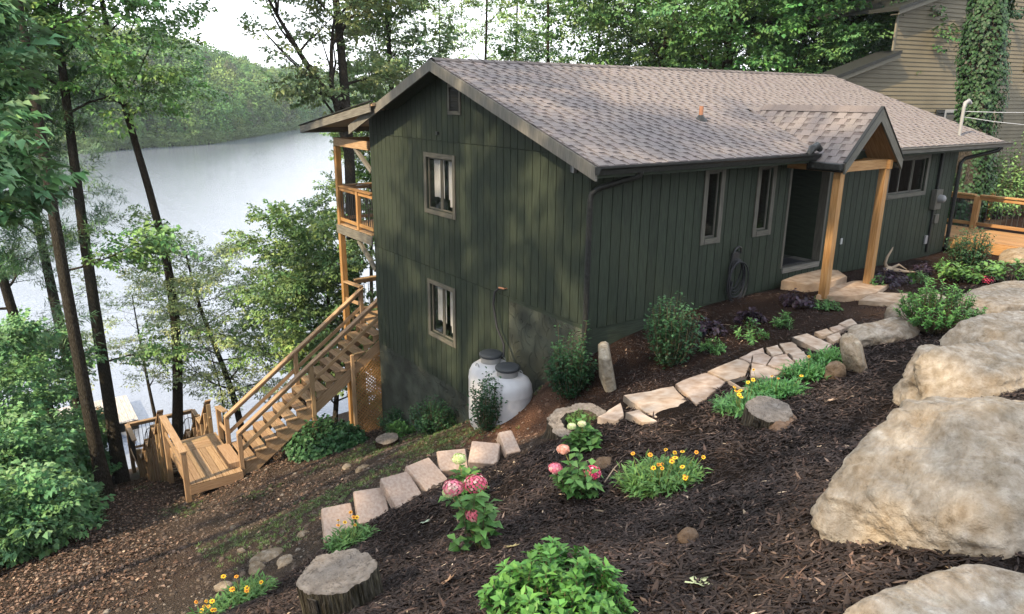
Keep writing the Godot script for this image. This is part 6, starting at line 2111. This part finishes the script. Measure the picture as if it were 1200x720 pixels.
func hydrangea(label: String, at: Vector3, w: float, ht: float, heads: Array, sd: int) -> void:
	var t := shrub("hydrangea", label, "hydrangeas in bloom", at, w, ht, {"seed": sd, "stems": 22, "len": 0.105, "wid": 0.07, "col": Color(0.055, 0.135, 0.035), "tip": Color(0.12, 0.24, 0.06), "leaves": 8, "depth": 0.75, "droop": 0.3, "cat": "flowers"})
	for h in heads:                                     # px, py, radius, colour
		var d := at.distance_to(CAM)
		var c: Vector3 = CAM + ray(h[0], h[1]) * (d - 0.17)
		var hd := Node3D.new()
		hd.name = "flower_head"
		t.add_child(hd, true)
		org[hd] = org[t]
		var sm := MB.new()
		sm.tube([at + Vector3(0, 0.02, 0), at.lerp(c, 0.5) + Vector3(0, 0.05, 0), c], [0.006, 0.005, 0.004], 5, Color(0.8, 1.1, 0.5), false)
		part(hd, "stalk", sm, M.twig)
		var mb := MB.new()
		var n := 85
		for k in n:
			var y := 1.0 - 1.55 * (k + 0.5) / n
			var a := k * 2.39996
			var s := sqrt(maxf(0.0, 1.0 - y * y))
			var dn := Vector3(cos(a) * s, y, sin(a) * s)
			var p: Vector3 = c + Vector3(dn.x, dn.y * 0.72, dn.z) * h[2] * rr(0.88, 1.06)
			var sx := dn.cross(Vector3(0.2, 0.9, 0.3)).normalized()
			var sy := dn.cross(sx)
			var cc: Color = h[3]
			cc = cc.lerp(Color(0.75, 0.55, 0.45) if rng.randf() < 0.3 else cc, rr(0.2, 0.8))
			var g := rr(0.75, 1.2)
			var tw := rr(0, 1.5)
			for q in 4:
				var b := q * PI / 2 + tw
				mb.leaf(p, (sx * cos(b) + sy * sin(b)).normalized(), dn, 0.016, 0.015, cc * g, 0.0, 0.0)
		part(hd, "florets", mb, M.petal)

func make_plants() -> void:
	# leafy bushes
	var az := {"stems": 150, "len": 0.055, "wid": 0.030, "col": Color(0.05, 0.145, 0.03), "tip": Color(0.12, 0.27, 0.055), "leaves": 15, "depth": 0.45, "fresh": 0.7, "droop": 0.1}
	az.seed = 3
	shrub("azalea", "bright green azalea bush among the mulch beside the wide stump", "", gp(652, 724), 0.74, 0.31, az)
	az.seed = 4
	az.stems = 170
	shrub("azalea", "bright green azalea bush at the head of the boulder row", "", gp(1098, 388) + Vector3(0, 0, 0), 1.15, 0.72, az)
	hydrangea("hydrangea with three rosy heads beside the edging blocks", gp(560, 642), 0.42, 0.5, [[531, 572, 0.082, Color(0.62, 0.16, 0.22)], [557, 567, 0.095, Color(0.60, 0.10, 0.17)], [557, 603, 0.078, Color(0.62, 0.15, 0.20)], [526, 577, 0.05, Color(0.55, 0.60, 0.28)]], 12)
	hydrangea("pale-budded hydrangea stem behind the rosy hydrangea", gp(545, 590), 0.42, 0.38, [[538, 538, 0.075, Color(0.42, 0.55, 0.22)]], 13)
	hydrangea("hydrangea with scattered deep pink and peach heads near the hollow stump", gp(680, 581), 0.5, 0.42, [[651, 549, 0.065, Color(0.66, 0.17, 0.24)], [694, 554, 0.082, Color(0.70, 0.05, 0.16)], [660, 527, 0.058, Color(0.75, 0.35, 0.25)]], 14)
	hydrangea("small hydrangea with pale green buds behind the hollow stump edge", gp(683, 527), 0.32, 0.3, [[670, 500, 0.05, Color(0.50, 0.60, 0.28)], [682, 497, 0.045, Color(0.52, 0.6, 0.3)]], 15)
	hydrangea("low hydrangea with one pink head beyond the sandstone ledge", gp(1152, 330), 0.7, 0.4, [[1158, 328, 0.13, Color(0.75, 0.08, 0.18)]], 16)
	var hy := {"seed": 17, "stems": 26, "len": 0.12, "wid": 0.07, "col": Color(0.075, 0.17, 0.045), "tip": Color(0.16, 0.28, 0.07), "leaves": 9, "depth": 0.7}
	shrub("bedding_shrub", "fresh green leafy plant beside the pink-headed hydrangea", "bed plants by the side deck", gp(1185, 332), 0.9, 0.5, hy)
	hy.seed = 18
	shrub("bedding_shrub", "yellowish green leafy plant between driftwood and hydrangea", "bed plants by the side deck", gp(1120, 330), 0.7, 0.35, hy)
	# hollies and dark evergreens
	var holly := {"stems": 90, "len": 0.062, "wid": 0.036, "col": Color(0.022, 0.06, 0.026), "tip": Color(0.055, 0.13, 0.045), "leaves": 26, "depth": 0.95, "fresh": 0.5, "dome": 0.3, "fuzz": 0.11}
	var hs := [["upright dark holly before the front wall near the narrow windows", 785, 425, 0.8, 1.0], ["dark holly at the corner of the house beside the cream stone", 668, 462, 0.72, 0.95], ["thin holly growing in front of the gas tanks", 572, 495, 0.55, 0.85], ["dark glossy holly against the gable foundation", 508, 508, 1.0, 0.75], ["dark low evergreen in the corner by the lattice", 466, 506, 0.9, 0.55], ["dark glossy holly at the step of the side deck", 1133, 314, 0.85, 0.85]]
	for k in hs.size():
		var q = hs[k]
		holly.seed = 20 + k
		holly.stems = 60 if k == 2 else 110
		holly.dome = 0.1 if k == 2 else 0.35
		shrub("holly_bush", q[0], "hollies round the house", gp(q[1], q[2]) if k != 2 else Vector3(-1.2, ground(-1.2, -0.88), -0.88), q[3], q[4], holly)
	var bright := {"seed": 40, "stems": 60, "len": 0.09, "wid": 0.04, "col": Color(0.05, 0.13, 0.035), "tip": Color(0.14, 0.27, 0.06), "leaves": 14, "depth": 0.6}
	shrub("laurel_bush", "bright green laurel beside the glossy holly on the gable side", "", gp(532, 498), 0.62, 0.6, bright)
	bright.seed = 41
	bright.stems = 30
	shrub("laurel_bush", "small bright laurel next to the lattice panel", "", gp(468, 512), 0.7, 0.35, bright)
	# ivy mound by the stairs
	var ivy := {"stems": 240, "len": 0.10, "wid": 0.09, "col": Color(0.028, 0.075, 0.03), "tip": Color(0.05, 0.12, 0.045), "leaves": 12, "depth": 0.9, "dome": 0.75, "seed": 50}
	shrub("ivy_mound", "broad dark ivy mound at the foot of the stair flight", "", gp(378, 526), 1.9, 0.75, ivy)
	ivy.seed = 51
	ivy.stems = 110
	shrub("ivy_mound", "smaller ivy clump spilling toward the lattice panel", "", gp(408, 522), 1.0, 0.5, ivy)
	# ferny greens and purple coral bells along the front bed
	var fern := {"stems": 16, "len": 0.085, "wid": 0.026, "col": Color(0.055, 0.14, 0.04), "tip": Color(0.11, 0.23, 0.06), "leaves": 14, "depth": 0.8, "dome": 0.7}
	var fp := [[835, 411, 0.34, 0.2, "small green perennial below the front holly"], [874, 398, 0.62, 0.32, "fern-leaved green perennial between purple coral bells"], [917, 384, 0.34, 0.26, "small green perennial halfway along the front bed"], [966, 361, 0.5, 0.18, "low green perennial at the foot of the porch post"], [1028, 336, 0.4, 0.22, "dark green perennial outside the far porch post"], [1075, 332, 0.5, 0.28, "green perennial beside the driftwood"], [1108, 320, 0.5, 0.3, "green perennial before the side deck holly"]]
	for k in fp.size():
		fern.seed = 60 + k
		shrub("perennial", fp[k][4], "green perennials in the front bed", gp(fp[k][0], fp[k][1]), fp[k][2], fp[k][3], fern)
	var bell := {"stems": 26, "len": 0.075, "wid": 0.07, "col": Color(0.022, 0.016, 0.024), "tip": Color(0.045, 0.03, 0.045), "leaves": 7, "depth": 0.7, "dome": 0.6}
	var bp := [[832, 392, 0.5, "next to the front holly"], [878, 380, 0.5, "behind the fern-leaved perennial"], [935, 358, 0.6, "near the porch post"], [1045, 330, 0.7, "in front of the driftwood"], [1082, 322, 0.5, "toward the side deck"], [1035, 336, 0.5, "by the far porch post"]]
	for k in bp.size():
		bell.seed = 80 + k
		shrub("coral_bells", "dark purple coral bells clump %s" % bp[k][3], "purple coral bells in the front bed", gp(bp[k][0], bp[k][1]), bp[k][2], 0.24, bell)
	# yellow blanket flowers
	rng.seed = 700
	var fl := func(n: int, w: float, lo: float, hi: float) -> Array:
		var out := []
		for k in n:
			out.append([rr(-w, w), rr(lo, hi), rr(-w, w)] if rng.randf() < 0.7 else [rr(-w, w), rr(lo, hi), rr(-w, w), 1])
		return out
	var green := Color(0.075, 0.16, 0.045)
	var gg := "yellow blanket flowers"
	tuft("blanket_flower", "largest yellow blanket flower clump in the middle of the mulch", gg, gp(772, 570), 0.62, 0.23, 520, green, fl.call(17, 0.3, 0.16, 0.42), 701)
	tuft("blanket_flower", "yellow-flowered clump beside the weathered stump", gg, gp(872, 482), 0.6, 0.2, 330, Color(0.065, 0.17, 0.055), fl.call(7, 0.3, 0.2, 0.36), 702)
	tuft("blanket_flower", "grassy clump along the path past the weathered stump", gg, gp(908, 462), 0.6, 0.18, 330, Color(0.065, 0.18, 0.05), fl.call(4, 0.3, 0.2, 0.33), 703)
	tuft("blanket_flower", "grassy clump bordering the path before the upright slab", gg, gp(948, 440), 0.6, 0.18, 300, Color(0.07, 0.19, 0.05), fl.call(1, 0.2, 0.15, 0.3), 704)
	tuft("blanket_flower", "bright grassy clump tucked against the upright slab", gg, gp(976, 424), 0.5, 0.18, 240, Color(0.08, 0.21, 0.05), [], 705)
	tuft("blanket_flower", "yellow-flowered tuft in front of the lowest edging block", gg, gp(410, 639), 0.34, 0.22, 200, green, fl.call(7, 0.14, 0.22, 0.36), 706)
	tuft("blanket_flower", "yellow-flowered tuft on the slope beside the flat pale stone", gg, gp(288, 704), 0.42, 0.2, 220, green, fl.call(6, 0.2, 0.16, 0.26), 707)
	tuft("blanket_flower", "yellow-flowered tuft lowest on the leaf litter edge", gg, gp(248, 722), 0.25, 0.12, 70, green, fl.call(8, 0.12, 0.08, 0.14), 708)
	# sedum in the hollow stump
	var g := gp(688, 494) + Vector3(0, -0.02, -0.08)
	var sed := {"seed": 90, "stems": 230, "len": 0.022, "wid": 0.007, "col": Color(0.07, 0.17, 0.045), "tip": Color(0.13, 0.27, 0.06), "leaves": 14, "depth": 0.8, "dome": 0.5, "cat": "plant"}
	shrub("sedum", "cushion of green sedum filling the hollow stump", "", g, 0.5, 0.15, sed)
	# shrubs between the side deck and the neighbouring house
	var sb := {"stems": 150, "len": 0.12, "wid": 0.07, "col": Color(0.075, 0.15, 0.045), "tip": Color(0.16, 0.27, 0.08), "leaves": 14, "depth": 0.8}
	var sp := [[15.2, -3.6, 2.6, 1.9], [16.6, -1.5, 3.0, 1.7], [18.5, -0.8, 3.0, 2.1], [20.2, 0.8, 2.8, 1.9], [14.6, -5.6, 2.4, 2.0], [17.5, 1.8, 2.2, 1.2], [19.5, -3.5, 3.0, 2.4]]
	for k in sp.size():
		sb.seed = 110 + k
		var q = sp[k]
		shrub("border_shrub", ["leafy shrub behind the side deck rail", "wide shrub beyond the cedar handrail", "tall shrub under the clapboard wall", "pale leafy shrub by the clapboard wall", "shrub at the foot of the ivy trunk", "low shrub beside the cedar handrail", "dense shrub against the clapboard foundation"][k], "shrubs beside the clapboard house", Vector3(q[0], ground(q[0], q[1]), q[1]), q[2], q[3], sb)
	make_scatter()

# ---------------------------------------------------------------- mulch, litter, pebbles, grass
func shard(r: RandomNumberGenerator) -> Mesh:
	var mb := MB.new()
	var l := 0.5
	var pts := []
	for k in 5:
		var f := k / 4.0
		var w: float = [0.03, 0.1, 0.12, 0.09, 0.015][k] * r.randf_range(0.6, 1.3)
		var y := 0.05 * sin(f * PI) * r.randf_range(-0.4, 1.5)
		pts.append([Vector3(f - 0.5, y, w + r.randf_range(-0.02, 0.02)), Vector3(f - 0.5, y, -w), Vector3(f - 0.5, y + 0.05 * sin(f * PI), 0)])
	for k in 4:
		for e in 2:
			var a: Vector3 = pts[k][e]
			var b: Vector3 = pts[k + 1][e]
			var n := Vector3(0, 0.8, 0.6 if e == 0 else -0.6).normalized()
			var q := mb.v.size()
			mb.vert(a, n, Vector2.ZERO, Color.WHITE); mb.vert(b, n, Vector2.ZERO, Color.WHITE); mb.vert(pts[k + 1][2], Vector3.UP, Vector2.ZERO, Color.WHITE); mb.vert(pts[k][2], Vector3.UP, Vector2.ZERO, Color.WHITE)
			mb.tri(q, q + 1, q + 2); mb.tri(q, q + 2, q + 3)
	return mb.mesh()

func on_ground(x: float, z: float, yaw: float, wob: float, s: Vector3, lift: float) -> Transform3D:
	var n := (gnormal(x, z) + Vector3(rng.randfn(), 0, rng.randfn()) * wob).normalized()
	var d := Vector3(cos(yaw), 0, sin(yaw))
	var zz := d.cross(n).normalized()
	var xx := n.cross(zz).normalized()
	return Transform3D(Basis(xx * s.x, n * s.y, zz * s.z), Vector3(x, ground(x, z) + lift + n_mid.get_noise_2d(x * 14.0, z * 14.0) * 0.03, z))

func make_scatter() -> void:
	var r := RandomNumberGenerator.new()
	r.seed = 3131
	rng.seed = 4242
	var set := []
	for k in 4: set.append(shard(r))
	var xf := [[], [], [], []]
	var cl := [PackedColorArray(), PackedColorArray(), PackedColorArray(), PackedColorArray()]
	var tries := 0
	while tries < 520000:
		tries += 1
		# more of them near the camera
		var x := rr(-8.0, 9.5)
		var z := rr(-0.2, 8.0)
		var d := Vector2(x - CAM.x, z - CAM.z).length()
		if rng.randf() > clampf(9.0 / (d * d) * 2.2, 0.05, 1.0): continue
		var right_of := Vector3(x - CAM.x, 0, z - CAM.z).dot(cam_right) / maxf(0.1, Vector3(x - CAM.x, 0, z - CAM.z).dot(cam_fwd))
		if absf(right_of) > 0.85 or d < 1.6: continue
		if rng.randf() > mulch_amount(x, z): continue
		if z < 0.05 and x > 0.0: continue
		if x > -2.2 and z > 0.8 and z < 4.0:
			var on_stone := false
			for pp in path_polys:
				if Geometry2D.is_point_in_polygon(Vector2(x, z), pp):
					on_stone = true
					break
			if on_stone and rng.randf() < 0.985: continue
		var k := rng.randi() % 4
		var pat := n_mid.get_noise_2d(x * 30.0 + 70.0, z * 30.0)
		if pat < -0.22 and rng.randf() < 0.55: continue
		var big := rng.randf() < 0.06
		var l := rr(0.035, 0.10) if not big else rr(0.1, 0.19)
		if x > -1.2 and z < 2.0: l *= 0.7
		var w := rr(0.03, 0.075) if not big else rr(0.06, 0.11)
		xf[k].append(on_ground(x, z, rr(0, TAU), 0.28, Vector3(l, w * 1.0, w), rr(0.0, 0.022)))
		var g := rr(0.45, 1.5) * (1.0 + 0.9 * clampf(pat, -0.3, 0.5))
		var c := Color(0.030, 0.0225, 0.0195)
		var q := rng.randf()
		if q < 0.14: c = Color(0.062, 0.040, 0.031)
		elif q < 0.175: c = Color(0.11, 0.078, 0.06)
		elif q < 0.179: c = Color(0.34, 0.26, 0.18)
		cl[k].append(Color(c.r * g, c.g * g, c.b * g))
	var m := thing("mulch", "dark shredded bark mulch covering the bank and the beds", "mulch", Vector3.ZERO)
	m.set_meta("kind", "stuff")
	for k in 4: copies(m, "bark_shreds", set[k], M.mulch, xf[k], cl[k])
	# dead leaves on the lower left bank and a few on the slope
	var lfm := []
	for k in 4:
		var mb := MB.new()
		mb.leaf(Vector3(-0.5, 0, 0), Vector3.RIGHT, Vector3.UP, 1.0, r.randf_range(0.5, 0.75), Color.WHITE, r.randf_range(-0.25, 0.35), r.randf_range(0.05, 0.4))
		lfm.append(mb.mesh())
	xf = [[], [], [], []]
	cl = [PackedColorArray(), PackedColorArray(), PackedColorArray(), PackedColorArray()]
	for j in 60000:
		var x := rr(-10.0, 0.0)
		var z := rr(-15.0, 2.5)
		var dens := clampf((-5.4 - x) * 0.4 + n_mid.get_noise_2d(x * 8.0, z * 8.0) * 0.8, 0.0, 1.0) if z > -7.0 else 0.75
		if x > -4.8: dens = maxf(dens, 0.06 if z < 0.6 else 0.02)
		if z < -2.0 and z > -7.0 and x > -4.5 and x < -3.0: dens = 0.3
		if rng.randf() > dens or mulch_amount(x, z) > 0.5: continue
		var k := rng.randi() % 4
		var s := rr(0.035, 0.08)
		xf[k].append(on_ground(x, z, rr(0, TAU), 0.35, Vector3(s, s, s), rr(0.005, 0.03)))
		var g := rr(0.5, 1.5)
		var q := rng.randf()
		var c := Color(0.105, 0.066, 0.047)
		if q < 0.3: c = Color(0.15, 0.105, 0.08)
		elif q < 0.45: c = Color(0.095, 0.058, 0.04)
		elif q < 0.49: c = Color(0.24, 0.18, 0.13)
		cl[k].append(Color(c.r * g, c.g * g, c.b * g))
	m = thing("leaf_litter", "brown fallen leaves strewn over the lower bank", "leaf litter", Vector3.ZERO)
	m.set_meta("kind", "stuff")
	for k in 4: copies(m, "dead_leaves", lfm[k], M.litter, xf[k], cl[k])
	# clods and pebbles on the bare slope
	var pm := MB.new()
	rock_mesh(pm, Vector3.ZERO, Vector3.ONE, Basis(), 5, Color.WHITE, 0.12, 10)
	var px := []
	var pc := PackedColorArray()
	for j in 16000:
		var x := rr(-8.0, 0.0)
		var z := rr(-9.0, 2.2)
		if mulch_amount(x, z) > 0.3: continue
		var s := rr(0.008, 0.024) if rng.randf() < 0.94 else rr(0.03, 0.06)
		px.append(on_ground(x, z, rr(0, TAU), 0.3, Vector3(s, s * 0.6, s * rr(0.6, 1.0)), 0.0))
		var c := zone(x, z) * rr(0.7, 1.5)
		if rng.randf() < 0.05: c = Color(0.3, 0.26, 0.22)
		pc.append(c)
	m = thing("soil_crumbs", "crumbs of soil and pebbles on the bare slope", "soil", Vector3.ZERO)
	m.set_meta("kind", "stuff")
	copies(m, "crumbs", pm.mesh(), M.pebble, px, pc)
	# thin grass and weeds
	var gm := MB.new()
	for k in 7:
		var a := k * 2.4
		gm.blade(Vector3(cos(a) * 0.15, 0, sin(a) * 0.15), Vector3(cos(a) * 0.6, 1, sin(a) * 0.6).normalized(), 0.9, 0.10, Color.WHITE, 0.8)
	px = []
	pc = PackedColorArray()
	for j in 5000:
		var x := rr(-5.5, -0.1)
		var z := rr(-10.5, 0.3)
		var q := n_big.get_noise_2d(x * 22.0 + 9.0, z * 22.0) * 2.2 + rr(-0.25, 0.25)
		if q < 0.6 or mulch_amount(x, z) > 0.3: continue
		var s := rr(0.03, 0.09)
		px.append(on_ground(x, z, rr(0, TAU), 0.1, Vector3(s, s, s), -0.005))
		var g := rr(0.7, 1.4)
		pc.append(Color(0.085 * g, 0.135 * g, 0.04 * g))
	m = thing("grass", "thin grass and moss growing in patches on the bare slope", "grass", Vector3.ZERO)
	m.set_meta("kind", "stuff")
	copies(m, "blades", gm.mesh(), M.leaf, px, pc)
	# single fallen leaves that stand out
	var big := [[812, 686, 0.15, Color(0.50, 0.52, 0.28), "pale green lobed leaf lying on the mulch near the boulders"], [525, 688, 0.09, Color(0.30, 0.19, 0.12), "curled brown oak leaf on the mulch by the azalea"], [603, 643, 0.09, Color(0.42, 0.34, 0.16), "yellowed narrow leaf on the mulch above the azalea"], [498, 616, 0.075, Color(0.34, 0.40, 0.30), "pale green fallen leaf on the mulch beside the edging blocks"], [970, 475, 0.1, Color(0.45, 0.32, 0.22), "dry tan leaf on the mulch above the weathered stump"]]
	for q in big:
		var p := gp(q[0], q[1])
		var mb := MB.new()
		rng.seed = int(q[0])
		var t := on_ground(p.x, p.z, rr(0, TAU), 0.2, Vector3.ONE * q[2], 0.03)
		for k in 7:
			var f := k / 6.0
			var a := (f - 0.5) * 3.6
			mb.leaf(t * Vector3(-0.1 + 0.2 * cos(a * 0.5), 0, 0), (t.basis * Vector3(cos(a), 0.08 * (k % 2), sin(a))).normalized(), t.basis.y.normalized(), q[2] * (1.0 - 0.3 * absf(f - 0.5) * 2.0), q[2] * 0.32, q[3], -0.1, 0.1)
		tag(part(self, "fallen_leaf", mb, M.litter), q[4], "leaf")

func _ready() -> void:
	make_camera_and_light()
	rng.seed = 20240
	n_big.seed = 5; n_big.frequency = 0.01; n_big.fractal_octaves = 3
	n_mid.seed = 6; n_mid.frequency = 0.03; n_mid.fractal_octaves = 4
	n_fine.seed = 7; n_fine.frequency = 0.05; n_fine.fractal_octaves = 3
	make_materials()
	make_ground()
	make_far_hills()
	make_house()
	make_decks()
	make_neighbour()
	make_stones()
	make_garden_things()
	make_trees()
	make_plants()
